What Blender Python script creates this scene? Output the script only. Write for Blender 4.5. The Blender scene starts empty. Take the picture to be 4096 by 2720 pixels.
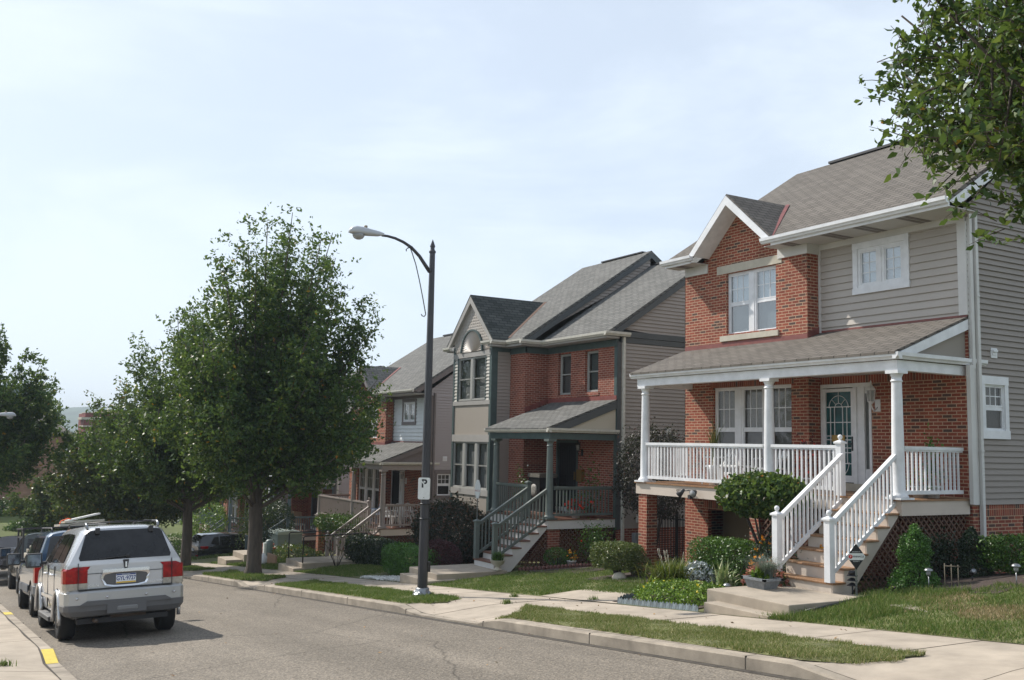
import bpy, bmesh, math, random
import numpy as np
from mathutils import Vector, Matrix
C = bpy.context
COL = C.scene.collection
sc = C.scene
rad = math.radians

# ------------------------------------------------------------ camera
YAW, PITCH, ROLL = rad(30.4234), rad(6.0813), rad(1.2059)
_f = Vector((math.sin(YAW)*math.cos(PITCH), math.cos(YAW)*math.cos(PITCH), math.sin(PITCH)))
_r = Vector((math.cos(YAW), -math.sin(YAW), 0)); _u = _r.cross(_f)
_r2 = math.cos(ROLL)*_r + math.sin(ROLL)*_u; _u2 = -math.sin(ROLL)*_r + math.cos(ROLL)*_u
cd = bpy.data.cameras.new("camera"); cam = bpy.data.objects.new("camera", cd); COL.objects.link(cam)
cam.matrix_world = Matrix(((_r2.x, _u2.x, -_f.x, 0), (_r2.y, _u2.y, -_f.y, 0), (_r2.z, _u2.z, -_f.z, 0), (0, 0, 0, 1)))
cd.sensor_width = 36; cd.lens = 34.535; cd.clip_end = 6000; cd.clip_start = 0.1
sc.camera = cam
sc.render.resolution_x = 1024; sc.render.resolution_y = 680

# ------------------------------------------------------------ sky and sun
SUN_DIR = Vector((-0.44, 1.0, 1.0)).normalized()      # towards the sun
SUN_EL = math.asin(SUN_DIR.z); SUN_AZ = math.atan2(SUN_DIR.x, SUN_DIR.y)
w = bpy.data.worlds.new("World"); sc.world = w; w.use_nodes = True
nt = w.node_tree; nt.nodes.clear()
def _n(t, **k):
    n = nt.nodes.new(t)
    for a, b in k.items(): setattr(n, a, b)
    return n
sky = _n('ShaderNodeTexSky', sky_type='NISHITA', sun_disc=False, sun_elevation=SUN_EL, sun_rotation=SUN_AZ)
sky.air_density = 1.0; sky.dust_density = 1.2; sky.ozone_density = 1.0; sky.altitude = 200
tc = _n('ShaderNodeTexCoord'); mp = _n('ShaderNodeMapping')
mp.inputs['Scale'].default_value = (1.0, 1.0, 2.8); mp.inputs['Rotation'].default_value = (0.25, 0.1, 0.5)
nz = _n('ShaderNodeTexNoise'); nz.inputs['Scale'].default_value = 2.1; nz.inputs['Detail'].default_value = 7; nz.inputs['Roughness'].default_value = 0.52
nz.inputs['Distortion'].default_value = 0.6
nz2 = _n('ShaderNodeTexNoise'); nz2.inputs['Scale'].default_value = 9; nz2.inputs['Detail'].default_value = 6; nz2.inputs['Roughness'].default_value = 0.6
add = _n('ShaderNodeMath', operation='MULTIPLY_ADD'); add.inputs[1].default_value = 0.12
sub = _n('ShaderNodeMath', operation='ADD')
rmp = _n('ShaderNodeMapRange', interpolation_type='SMOOTHSTEP'); rmp.inputs['From Min'].default_value = 0.40; rmp.inputs['From Max'].default_value = 0.64
rmp.inputs['To Min'].default_value = 0.60; rmp.inputs['To Max'].default_value = 0.86
mx = _n('ShaderNodeMixRGB'); mx.inputs['Color2'].default_value = (7.95, 8.85, 9.9, 1)
bg = _n('ShaderNodeBackground'); bg.inputs['Strength'].default_value = 0.095
out = _n('ShaderNodeOutputWorld')
L = nt.links.new
L(tc.outputs['Generated'], mp.inputs['Vector']); L(mp.outputs[0], nz.inputs['Vector']); L(mp.outputs[0], nz2.inputs['Vector'])
L(nz2.outputs['Fac'], add.inputs[0]); L(nz.outputs['Fac'], add.inputs[2]); add.inputs[1].default_value = 0.16
L(add.outputs[0], sub.inputs[0]); sub.inputs[1].default_value = -0.08
L(sub.outputs[0], rmp.inputs['Value'])
sx_ = _n('ShaderNodeSeparateXYZ'); L(tc.outputs['Generated'], sx_.inputs[0])
ze = _n('ShaderNodeMapRange', interpolation_type='SMOOTHSTEP'); ze.inputs['From Min'].default_value = 0.45; ze.inputs['From Max'].default_value = 0.92; ze.inputs['To Min'].default_value = 1.0; ze.inputs['To Max'].default_value = 0.5; L(sx_.outputs[2], ze.inputs['Value'])
fm = _n('ShaderNodeMath', operation='MULTIPLY'); L(rmp.outputs[0], fm.inputs[0]); L(ze.outputs[0], fm.inputs[1]); L(fm.outputs[0], mx.inputs['Fac']); L(sky.outputs[0], mx.inputs['Color1'])
L(mx.outputs[0], bg.inputs['Color']); L(bg.outputs[0], out.inputs['Surface'])
sl = bpy.data.lights.new("sun", 'SUN'); sl.energy = 4.2; sl.angle = rad(1.0); sl.color = (1.0, 0.94, 0.85)
so = bpy.data.objects.new("sun", sl); COL.objects.link(so)
so.rotation_euler = (-SUN_DIR).to_track_quat('-Z', 'Y').to_euler(); so.location = (0, 0, 50)
sc.view_settings.view_transform = 'Standard'; sc.view_settings.look = 'None'; sc.view_settings.gamma = 1
sc.view_settings.exposure = 0.38
sc.cycles.transparent_max_bounces = 12

# ------------------------------------------------------------ helpers
def empty(name, label=None, cat=None, loc=(0, 0, 0), rot=(0, 0, 0), group=None):
    o = bpy.data.objects.new(name, None); COL.objects.link(o)
    o.location = loc; o.rotation_euler = rot; o.empty_display_size = 0.2
    tag(o, label, cat, group); return o
def tag(o, label=None, cat=None, group=None, kind=None):
    if label: o['label'] = label
    if cat: o['category'] = cat
    if group: o['group'] = group
    if kind: o['kind'] = kind
    return o
def children(o): return [c for c in bpy.data.objects if c.parent == o]
def copy_tree(o, parent=None):
    c = o.copy(); COL.objects.link(c); c.parent = parent
    for ch in children(o): copy_tree(ch, c)
    return c
class MB:
    """collects faces; ORG is subtracted when built so meshes sit in their thing's space"""
    def __init__(s, org=(0, 0, 0)): s.v = []; s.f = []; s.org = tuple(org); s.sm = []; s.pc = []
    def add(s, vs, fs, smooth=False):
        n = len(s.v); s.pc.append((n, len(s.f))); s.v += [tuple(p) for p in vs]; s.f += [tuple(n+i for i in f) for f in fs]; s.sm += [smooth]*len(fs); return s
    def quad(s, *p): return s.add(p, [tuple(range(len(p)))])
    def box(s, x0, x1, y0, y1, z0, z1):
        x0, x1 = min(x0, x1), max(x0, x1); y0, y1 = min(y0, y1), max(y0, y1); z0, z1 = min(z0, z1), max(z0, z1)
        v = [(x0, y0, z0), (x1, y0, z0), (x1, y1, z0), (x0, y1, z0), (x0, y0, z1), (x1, y0, z1), (x1, y1, z1), (x0, y1, z1)]
        return s.add(v, [(0, 3, 2, 1), (4, 5, 6, 7), (0, 1, 5, 4), (1, 2, 6, 5), (2, 3, 7, 6), (3, 0, 4, 7)])
    def bar(s, a, b, w, h, up=(0, 0, 1)):
        a = Vector(a); b = Vector(b); d = (b-a).normalized(); u = Vector(up)
        sd = d.cross(u)
        if sd.length < 1e-4: sd = d.cross(Vector((1, 0, 0)))
        sd.normalize(); u2 = sd.cross(d).normalized(); sd *= w/2; u2 *= h/2
        v = [p+i*sd+j*u2 for p in (a, b) for i, j in ((-1, -1), (1, -1), (1, 1), (-1, 1))]
        return s.add(v, [(0, 1, 2, 3), (7, 6, 5, 4), (0, 4, 5, 1), (1, 5, 6, 2), (2, 6, 7, 3), (3, 7, 4, 0)])
    def prism(s, pts, axis, a, b):
        """polygon pts in the two other axes, extruded along axis from a to b"""
        def P(p, t):
            return {'x': (t, p[0], p[1]), 'y': (p[0], t, p[1]), 'z': (p[0], p[1], t)}[axis]
        n = len(pts); v = [P(p, a) for p in pts]+[P(p, b) for p in pts]
        f = [tuple(range(n))[::-1], tuple(range(n, 2*n))]+[(i, (i+1) % n, n+(i+1) % n, n+i) for i in range(n)]
        return s.add(v, f)
    def slab(s, pts, t):
        n = len(pts); v = [tuple(p) for p in pts]+[(p[0], p[1], p[2]-t) for p in pts]
        return s.add(v, [tuple(range(n)), tuple(range(n, 2*n))[::-1]]+[(i, (i+1) % n, n+(i+1) % n, n+i) for i in range(n)])
    def tube(s, pts, r, n=8, cap=True, smooth=True):
        pts = [Vector([float(q) for q in p]) for p in pts]; k = len(pts)
        rs = [float(q) for q in r] if isinstance(r, (list, tuple)) else [float(r)]*k
        vs = []; pu = None
        for i, p in enumerate(pts):
            d = (pts[min(i+1, k-1)]-pts[max(i-1, 0)]).normalized()
            if pu is None: pu = Vector((0, 0, 1)) if abs(d.z) < 0.9 else Vector((1, 0, 0))
            a = d.cross(pu).normalized(); b = a.cross(d).normalized(); pu = b
            for j in range(n):
                t = 2*math.pi*(j+.5)/n; vs.append(p+rs[i]*(math.cos(t)*a+math.sin(t)*b))
        fs = [(i*n+j, i*n+(j+1) % n, (i+1)*n+(j+1) % n, (i+1)*n+j) for i in range(k-1) for j in range(n)]
        if cap: fs += [tuple(range(n))[::-1], tuple(range((k-1)*n, k*n))]
        return s.add(vs, fs, smooth)
    def lathe(s, prof, c, n=16, axis='z', smooth=True, sq=None):
        """prof: list of (r, h)"""
        vs = []
        for r, h in prof:
            for j in range(n):
                t = 2*math.pi*(j+.5)/n; a, b = r*math.cos(t), r*math.sin(t)
                vs.append({'z': (c[0]+a, c[1]+b, c[2]+h), 'x': (c[0]+h, c[1]+a, c[2]+b), 'y': (c[0]+a, c[1]+h, c[2]+b)}[axis])
        k = len(prof)
        fs = [(i*n+j, i*n+(j+1) % n, (i+1)*n+(j+1) % n, (i+1)*n+j) for i in range(k-1) for j in range(n)]
        fs += [tuple(range(n))[::-1], tuple(range((k-1)*n, k*n))]
        return s.add(vs, fs, smooth)
    def split(s, name, mat, parent=None, bevel=0):
        """every add() call becomes a part of its own"""
        o = None; pc = s.pc+[(len(s.v), len(s.f))]
        for (v0, f0), (v1, f1) in zip(pc[:-1], pc[1:]):
            m = MB(s.org); m.v = s.v[v0:v1]; m.f = [tuple(i-v0 for i in f) for f in s.f[f0:f1]]; m.sm = s.sm[f0:f1]; o = m.build(name, mat, parent, bevel)
        return o
    def build(s, name, mat, parent=None, bevel=0):
        me = bpy.data.meshes.new(name)
        ox, oy, oz = s.org
        me.from_pydata([(x-ox, y-oy, z-oz) for x, y, z in s.v], [], s.f)
        boxuv(me, s.org)
        if any(s.sm): me.polygons.foreach_set('use_smooth', s.sm)
        for m in (mat if isinstance(mat, (list, tuple)) else [mat]): me.materials.append(m)
        me.update()
        o = bpy.data.objects.new(name, me); COL.objects.link(o); o.parent = parent
        if bevel:
            b = o.modifiers.new('b', 'BEVEL'); b.width = bevel; b.segments = 2; b.limit_method = 'ANGLE'
        return o
def boxuv(me, org=(0, 0, 0)):
    uv = me.uv_layers.new(name='UVMap'); n = len(me.loops)
    if n == 0: return
    nv = len(me.vertices); co = np.empty(nv*3, np.float32); me.vertices.foreach_get('co', co); co = co.reshape(-1, 3)+np.array(org, np.float32)
    npoly = len(me.polygons); nor = np.empty(npoly*3, np.float32); me.polygons.foreach_get('normal', nor); nor = nor.reshape(-1, 3)
    lt = np.empty(npoly, np.int32); me.polygons.foreach_get('loop_total', lt); li = np.empty(n, np.int32); me.loops.foreach_get('vertex_index', li)
    N = np.repeat(nor, lt, 0); P = co[li]
    hz = np.abs(N[:, 2]) > 0.97
    U = np.stack([-N[:, 1], N[:, 0], np.zeros(n)], 1); ln = np.linalg.norm(U, axis=1); ln[ln < 1e-6] = 1; U /= ln[:, None]
    flip = (np.abs(U[:, 0]) > np.abs(U[:, 1])) & (U[:, 0] < 0) | (np.abs(U[:, 0]) <= np.abs(U[:, 1])) & (U[:, 1] < 0)
    U[flip] *= -1
    V = np.cross(N, U); V[V[:, 2] < 0] *= -1
    U[hz] = (1, 0, 0); V[hz] = (0, 1, 0)
    r = np.stack([(P*U).sum(1), (P*V).sum(1)], 1).astype(np.float32)
    uv.data.foreach_set('uv', r.ravel())
def fastmesh(name, V, k, mat, parent=None, tri=None):
    """V: (n,k,3) array of n separate k-gons"""
    n = V.shape[0]; me = bpy.data.meshes.new(name)
    me.vertices.add(n*k); me.vertices.foreach_set('co', V.astype(np.float32).ravel())
    me.loops.add(n*k); me.loops.foreach_set('vertex_index', np.arange(n*k, dtype=np.int32))
    me.polygons.add(n); me.polygons.foreach_set('loop_start', np.arange(0, n*k, k, dtype=np.int32)); me.polygons.foreach_set('loop_total', np.full(n, k, np.int32))
    me.update(calc_edges=True); me.materials.append(mat)
    o = bpy.data.objects.new(name, me); COL.objects.link(o); o.parent = parent
    return o
def text(s, size, mat, parent, name, mtx, extrude=0.0015, sx=1, bold=0, shear=0, align='CENTER'):
    cu = bpy.data.curves.new('t', 'FONT'); cu.body = s; cu.size = size; cu.extrude = extrude; cu.offset = bold; cu.shear = shear
    cu.align_x = align; cu.align_y = 'CENTER'; cu.resolution_u = 3
    o = bpy.data.objects.new('t', cu); COL.objects.link(o)
    me = bpy.data.meshes.new_from_object(o.evaluated_get(C.evaluated_depsgraph_get()))
    bpy.data.objects.remove(o); bpy.data.curves.remove(cu)
    me.transform(Matrix.Diagonal((sx, 1, 1, 1))); me.transform(mtx); me.materials.clear(); me.materials.append(mat)
    o = bpy.data.objects.new(name, me); COL.objects.link(o); o.parent = parent
    return o
def frame_mtx(loc, right, up):
    r = Vector(right).normalized(); u = Vector(up).normalized(); n = r.cross(u)
    return Matrix(((r.x, u.x, n.x, loc[0]), (r.y, u.y, n.y, loc[1]), (r.z, u.z, n.z, loc[2]), (0, 0, 0, 1)))

# ------------------------------------------------------------ materials
def newmat(name):
    m = bpy.data.materials.new(name); m.use_nodes = True; t = m.node_tree; p = t.nodes['Principled BSDF']; return m, t, p
def node(t, ty, **k):
    n = t.nodes.new(ty)
    for a, b in k.items():
        if a.startswith('i_'): n.inputs[a[2:].replace('_', ' ')].default_value = b
        else: setattr(n, a, b)
    return n
def ramp(t, stops):
    r = t.nodes.new('ShaderNodeValToRGB'); e = r.color_ramp.elements
    while len(e) < len(stops): e.new(0.5)
    for i, (p, c) in enumerate(stops): e[i].position = p; e[i].color = (*c, 1)
    return r
def M(name, col, rough=0.6, metal=0.0, spec=0.5, noise=0.0, nscale=3.0, bump=0.0, bscale=60.0, coat=0.0, stretch=None, dirt=None):
    m, t, p = newmat(name); p.inputs['Roughness'].default_value = rough; p.inputs['Metallic'].default_value = metal
    p.inputs['Specular IOR Level'].default_value = spec; p.inputs['Coat Weight'].default_value = coat; p.inputs['Coat Roughness'].default_value = 0.05
    p.inputs['Base Color'].default_value = (*col, 1)
    tc = node(t, 'ShaderNodeTexCoord'); vec = tc.outputs['Object']
    if stretch:
        mp = node(t, 'ShaderNodeMapping'); mp.inputs['Scale'].default_value = stretch; t.links.new(vec, mp.inputs[0]); vec = mp.outputs[0]
    if noise:
        a = node(t, 'ShaderNodeTexNoise', i_Scale=nscale, i_Detail=6.0, i_Roughness=0.6); t.links.new(vec, a.inputs['Vector'])
        lo = tuple(c*(1-noise) for c in col); hi = tuple(min(1, c*(1+noise)) for c in col)
        if dirt: lo = dirt
        r = ramp(t, [(0.3, lo), (0.7, hi)]); t.links.new(a.outputs['Fac'], r.inputs[0]); t.links.new(r.outputs[0], p.inputs['Base Color'])
    if bump:
        b = node(t, 'ShaderNodeTexNoise', i_Scale=bscale, i_Detail=3.0); t.links.new(vec, b.inputs['Vector'])
        bn = node(t, 'ShaderNodeBump', i_Strength=bump, i_Distance=0.01); t.links.new(b.outputs['Fac'], bn.inputs['Height']); t.links.new(bn.outputs[0], p.inputs['Normal'])
    return m
def brickmat(name, cols, mortar, bw=0.2032, bh=0.0677, ms=0.006, bump=0.5, rough=0.85, rot=False, patch=0.25, mort_smooth=0.1, offset=0.5, squash=None):
    m, t, p = newmat(name); Lk = t.links.new
    uv = node(t, 'ShaderNodeUVMap', uv_map='UVMap'); vec = uv.outputs[0]
    if rot:
        mp = node(t, 'ShaderNodeMapping'); mp.inputs['Rotation'].default_value = (0, 0, math.pi/2); Lk(vec, mp.inputs[0]); vec = mp.outputs[0]
    b = node(t, 'ShaderNodeTexBrick', i_Scale=1.0, offset=offset); b.inputs['Color1'].default_value = (0, 0, 0, 1); b.inputs['Color2'].default_value = (1, 1, 1, 1); b.inputs['Mortar'].default_value = (.5, .5, .5, 1)
    b.inputs['Mortar Size'].default_value = ms; b.inputs['Mortar Smooth'].default_value = mort_smooth; b.inputs['Brick Width'].default_value = bw; b.inputs['Row Height'].default_value = bh
    Lk(vec, b.inputs['Vector'])
    r = ramp(t, cols); Lk(b.outputs['Color'], r.inputs[0])
    nz = node(t, 'ShaderNodeTexNoise', i_Scale=0.9, i_Detail=8.0, i_Roughness=0.65); Lk(uv.outputs[0], nz.inputs['Vector'])
    mr = node(t, 'ShaderNodeMapRange'); mr.inputs['From Min'].default_value = 0.3; mr.inputs['From Max'].default_value = 0.7; mr.inputs['To Min'].default_value = 1-patch; mr.inputs['To Max'].default_value = 1+patch; Lk(nz.outputs['Fac'], mr.inputs[0])
    nf = node(t, 'ShaderNodeTexNoise', i_Scale=45.0, i_Detail=4.0); Lk(uv.outputs[0], nf.inputs['Vector'])
    mf = node(t, 'ShaderNodeMapRange'); mf.inputs['From Min'].default_value = 0.3; mf.inputs['From Max'].default_value = 0.7; mf.inputs['To Min'].default_value = 0.85; mf.inputs['To Max'].default_value = 1.15; Lk(nf.outputs['Fac'], mf.inputs[0])
    mm = node(t, 'ShaderNodeMath', operation='MULTIPLY'); Lk(mr.outputs[0], mm.inputs[0]); Lk(mf.outputs[0], mm.inputs[1])
    mx = node(t, 'ShaderNodeMixRGB'); mx.inputs['Color2'].default_value = (*mortar, 1); Lk(b.outputs['Fac'], mx.inputs['Fac']); Lk(r.outputs[0], mx.inputs['Color1'])
    vs = node(t, 'ShaderNodeVectorMath', operation='SCALE'); Lk(mx.outputs[0], vs.inputs[0]); Lk(mm.outputs[0], vs.inputs['Scale'])
    Lk(vs.outputs[0], p.inputs['Base Color']); p.inputs['Roughness'].default_value = rough; p.inputs['Specular IOR Level'].default_value = 0.3
    inv = node(t, 'ShaderNodeMath', operation='MULTIPLY_ADD'); Lk(b.outputs['Fac'], inv.inputs[0]); inv.inputs[1].default_value = -1.0; Lk(nf.outputs['Fac'], inv.inputs[2])
    bn = node(t, 'ShaderNodeBump', i_Strength=bump, i_Distance=0.006); Lk(inv.outputs[0], bn.inputs['Height']); Lk(bn.outputs[0], p.inputs['Normal'])
    return m
def leafmat(name, stops, trans=0.35, gloss=0.4, tcol=(0.10, 0.16, 0.02), rough=0.42):
    m, t, p = newmat(name); Lk = t.links.new
    g = node(t, 'ShaderNodeNewGeometry'); r = ramp(t, stops); Lk(g.outputs['Random Per Island'], r.inputs[0])
    Lk(r.outputs[0], p.inputs['Base Color']); p.inputs['Roughness'].default_value = rough; p.inputs['Specular IOR Level'].default_value = gloss
    tr = node(t, 'ShaderNodeBsdfTranslucent'); mc = node(t, 'ShaderNodeMixRGB'); mc.inputs['Fac'].default_value = 0.6; mc.inputs['Color2'].default_value = (*tcol, 1); Lk(r.outputs[0], mc.inputs['Color1']); Lk(mc.outputs[0], tr.inputs['Color'])
    ms = node(t, 'ShaderNodeMixShader'); ms.inputs[0].default_value = trans; Lk(p.outputs[0], ms.inputs[1]); Lk(tr.outputs[0], ms.inputs[2])
    Lk(ms.outputs[0], t.nodes['Material Output'].inputs['Surface'])
    return m
def glassmat(name, ior=1.6, tint=(1, 1, 1)):
    m, t, p = newmat(name); Lk = t.links.new; t.nodes.remove(p)
    lw = node(t, 'ShaderNodeLayerWeight'); lw.inputs['Blend'].default_value = 0.5; f0 = ((ior-1)/(ior+1))**2*1.6
    pw_ = node(t, 'ShaderNodeMath', operation='POWER'); Lk(lw.outputs['Facing'], pw_.inputs[0]); pw_.inputs[1].default_value = 4.5
    f = node(t, 'ShaderNodeMath', operation='MULTIPLY_ADD'); Lk(pw_.outputs[0], f.inputs[0]); f.inputs[1].default_value = 1-f0; f.inputs[2].default_value = f0
    tr = node(t, 'ShaderNodeBsdfTransparent'); tr.inputs['Color'].default_value = (*tint, 1)
    gl = node(t, 'ShaderNodeBsdfGlossy'); gl.inputs['Roughness'].default_value = 0.02
    nz = node(t, 'ShaderNodeTexNoise', i_Scale=1.2); tcn = node(t, 'ShaderNodeTexCoord'); Lk(tcn.outputs['Object'], nz.inputs['Vector'])
    bn = node(t, 'ShaderNodeBump', i_Strength=0.12, i_Distance=0.02); Lk(nz.outputs['Fac'], bn.inputs['Height']); Lk(bn.outputs[0], gl.inputs['Normal'])
    ms = node(t, 'ShaderNodeMixShader'); Lk(f.outputs[0], ms.inputs[0]); Lk(tr.outputs[0], ms.inputs[1]); Lk(gl.outputs[0], ms.inputs[2])
    Lk(ms.outputs[0], t.nodes['Material Output'].inputs['Surface']); return m
def stripes(name, c1, c2, period, rough=0.5, axis=1):
    m, t, p = newmat(name); Lk = t.links.new
    uv = node(t, 'ShaderNodeUVMap', uv_map='UVMap'); sp = node(t, 'ShaderNodeSeparateXYZ'); Lk(uv.outputs[0], sp.inputs[0])
    md = node(t, 'ShaderNodeMath', operation='MODULO'); Lk(sp.outputs[axis], md.inputs[0]); md.inputs[1].default_value = period
    ab = node(t, 'ShaderNodeMath', operation='ABSOLUTE'); Lk(md.outputs[0], ab.inputs[0])
    gt = node(t, 'ShaderNodeMapRange'); gt.inputs['From Min'].default_value = period*0.15; gt.inputs['From Max'].default_value = period*0.9; Lk(ab.outputs[0], gt.inputs[0])
    r = ramp(t, [(0.0, c2), (0.5, c1), (1.0, c1)]); Lk(gt.outputs[0], r.inputs[0]); Lk(r.outputs[0], p.inputs['Base Color']); p.inputs['Roughness'].default_value = rough
    return m
RED = [(0.0, (0.085, 0.055, 0.048)), (0.10, (0.12, 0.065, 0.05)), (0.16, (0.20, 0.052, 0.034)), (0.5, (0.25, 0.062, 0.038)), (0.85, (0.30, 0.082, 0.048)), (1.0, (0.22, 0.075, 0.05))]
RED2 = [(0.0, (0.17, 0.045, 0.03)), (0.5, (0.235, 0.060, 0.038)), (1.0, (0.28, 0.078, 0.048))]
m_brick = brickmat('red_brick', RED, (0.46, 0.31, 0.21), ms=0.0085)
m_brick_sold = brickmat('brick_soldier', RED, (0.42, 0.27, 0.18), bw=0.2032, bh=0.0677, ms=0.0062, rot=True, offset=0.0)
m_brick2 = brickmat('deep_red_brick', RED2, (0.38, 0.25, 0.19), ms=0.009)
m_brick_far = brickmat('tan_brick', [(0, (0.26, 0.15, 0.10)), (1, (0.36, 0.22, 0.15))], (0.32, 0.22, 0.16), bw=0.4, bh=0.13, ms=0.01)
m_brick_dark = brickmat('dark_red_brick', [(0, (0.16, 0.035, 0.03)), (1, (0.22, 0.05, 0.04))], (0.22, 0.08, 0.06), bw=0.6, bh=0.2, ms=0.01)
def shingle(name, a, b, c):
    return brickmat(name, [(0, a), (0.5, b), (1, c)], tuple(x*0.35 for x in a), bw=0.31, bh=0.14, ms=0.012, bump=1.0, rough=0.9, patch=0.10, mort_smooth=0.35)  # dark gap colour paints the shadow lines between shingle rows
m_sh1 = shingle('brown_grey_shingles', (0.125, 0.112, 0.098), (0.145, 0.130, 0.114), (0.165, 0.148, 0.130))
m_sh2 = shingle('grey_green_shingles', (0.120, 0.120, 0.113), (0.142, 0.141, 0.133), (0.168, 0.166, 0.157))
m_sh2d = shingle('dark_slate_shingles', (0.042, 0.048, 0.045), (0.062, 0.068, 0.063), (0.082, 0.088, 0.082))
m_white = M('white_trim', (0.74, 0.75, 0.77), 0.45, noise=0.10, nscale=4)
m_offwhite = M('offwhite_trim', (0.62, 0.61, 0.59), 0.55, noise=0.08, nscale=1.5)
m_soffit = M('soffit_panel', (0.50, 0.485, 0.465), 0.6, noise=0.05)
m_vent = stripes('soffit_vent', (0.12, 0.10, 0.09), (0.25, 0.22, 0.2), 0.02)
m_stone = M('limestone', (0.50, 0.46, 0.38), 0.8, noise=0.12, nscale=4, bump=0.2)
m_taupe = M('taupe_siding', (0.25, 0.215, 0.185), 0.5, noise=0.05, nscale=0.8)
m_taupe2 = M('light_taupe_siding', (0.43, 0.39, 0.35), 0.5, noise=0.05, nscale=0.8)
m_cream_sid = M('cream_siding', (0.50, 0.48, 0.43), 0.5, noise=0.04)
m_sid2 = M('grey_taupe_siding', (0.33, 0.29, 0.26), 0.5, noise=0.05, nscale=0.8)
m_mauve = M('mauve_grey_siding', (0.37, 0.335, 0.335), 0.5, noise=0.05, nscale=0.8)
m_ltgrey_sid = M('pale_grey_siding', (0.68, 0.72, 0.74), 0.5, noise=0.04)
m_mauvetrim = M('mauve_trim', (0.16, 0.135, 0.13), 0.5, noise=0.06)
m_mauverail = M('mauve_rail', (0.30, 0.26, 0.24), 0.5, noise=0.08)
m_char = M('charcoal_trim', (0.075, 0.082, 0.085), 0.5, noise=0.08)
m_green = M('teal_green_trim', (0.062, 0.092, 0.090), 0.5, noise=0.15, nscale=5)
m_greenrail = M('grey_green_rail', (0.115, 0.14, 0.13), 0.5, noise=0.12, nscale=6)
m_bluerail = M('blue_grey_rail', (0.11, 0.15, 0.17), 0.5, noise=0.1)
m_band = M('taupe_band', (0.36, 0.345, 0.325), 0.55, noise=0.06)
m_bead = stripes('beadboard', (0.42, 0.375, 0.325), (0.25, 0.22, 0.19), 0.05, axis=0)
m_gutter = M('ivory_gutter', (0.58, 0.56, 0.50), 0.4, noise=0.12, nscale=8)
m_copper = M('red_flashing', (0.21, 0.065, 0.055), 0.5, noise=0.2, nscale=6)
m_stucco = M('stucco_panel', (0.30, 0.27, 0.235), 0.9, bump=0.3, bscale=120)
m_stucco2 = M('cream_stucco', (0.50, 0.45, 0.36), 0.9, bump=0.3, bscale=120)
m_fascia = M('beige_fascia', (0.58, 0.50, 0.43), 0.6, noise=0.06, nscale=2)
m_deck = M('deck_board', (0.27, 0.145, 0.07), 0.5, noise=0.35, nscale=6, stretch=(1, 6, 1), bump=0.1)
m_deck2 = M('dark_deck_board', (0.15, 0.065, 0.04), 0.5, noise=0.35, nscale=6, stretch=(1, 6, 1))
m_riser = M('beige_riser', (0.56, 0.49, 0.42), 0.55, noise=0.05, nscale=3)
m_lat = M('brown_lattice', (0.115, 0.058, 0.036), 0.7)
m_dark = M('dark_interior', (0.015, 0.014, 0.013), 0.9)
m_black = M('black_metal', (0.012, 0.012, 0.014), 0.4)
m_glass = glassmat('window_glass', 1.5)
m_glass_s = glassmat('bright_glass', 2.5, (.85, .95, 1.0))
m_screen = M('window_screen', (0.055, 0.065, 0.065), 0.45, spec=0.6)
m_wframe = M('grey_window_frame', (0.36, 0.36, 0.34), 0.5, noise=0.05)
m_blindw = stripes('white_blind', (0.60, 0.63, 0.64), (0.40, 0.43, 0.44), 0.03)
m_blindg = stripes('grey_blind', (0.20, 0.20, 0.19), (0.11, 0.11, 0.105), 0.03)
m_blindd = stripes('dim_blind', (0.075, 0.075, 0.07), (0.03, 0.03, 0.03), 0.03)
m_curtain = M('grey_curtain', (0.13, 0.14, 0.14), 0.9, noise=0.35, nscale=6, stretch=(1, 6, 1))
m_teal = M('teal_glass_door', (0.012, 0.07, 0.075), 0.15, noise=0.6, nscale=3)
m_brass = M('brass', (0.35, 0.22, 0.07), 0.35, metal=0.8)
m_lampmet = M('lamp_post_paint', (0.055, 0.055, 0.062), 0.4, metal=0.3, noise=0.15)
m_conc = M('concrete', (0.38, 0.325, 0.262), 0.9, noise=0.26, nscale=1.3, bump=0.15, bscale=90)
m_conc2 = M('pale_concrete', (0.37, 0.315, 0.25), 0.9, noise=0.16, nscale=2.5, bump=0.2, bscale=90)
m_curb = M('kerb_concrete', (0.32, 0.275, 0.22), 0.9, noise=0.34, nscale=2.2, bump=0.3, bscale=70)
m_joint = M('dark_joint', (0.06, 0.05, 0.04), 0.95)  # even dark colour for slab and kerb joints
m_mulch = M('mulch', (0.055, 0.038, 0.03), 0.95, noise=0.5, nscale=25, bump=0.8, bscale=40)
m_soil = M('lawn_soil', (0.13, 0.135, 0.05), 0.95, noise=0.35, nscale=2.5, bump=0.6, bscale=50)
m_bark = M('bark', (0.085, 0.068, 0.055), 0.9, noise=0.35, nscale=9, stretch=(1, 1, 0.25), bump=0.9, bscale=25)
m_twig = M('twig_bark', (0.05, 0.04, 0.035), 0.9)
m_silver = M('silver_paint', (0.54, 0.54, 0.55), 0.26, metal=0.62, coat=0.7)
m_silver2 = M('silver_bumper', (0.43, 0.43, 0.42), 0.4, metal=0.45, coat=0.3)
m_chrome = M('chrome', (0.85, 0.86, 0.88), 0.16, metal=0.85)
m_tire = M('tyre_rubber', (0.018, 0.018, 0.019), 0.75, bump=0.3, bscale=60)
m_tint = M('tinted_glass', (0.016, 0.016, 0.017), 0.06, spec=0.5, noise=0.7, nscale=2.2)
m_plastic = M('dark_plastic', (0.035, 0.035, 0.038), 0.55)
m_greyplast = M('grey_plastic', (0.115, 0.115, 0.118), 0.55)
m_red = M('red_lens', (0.30, 0.004, 0.004), 0.15, spec=0.35, noise=0.45, nscale=12)
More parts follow.
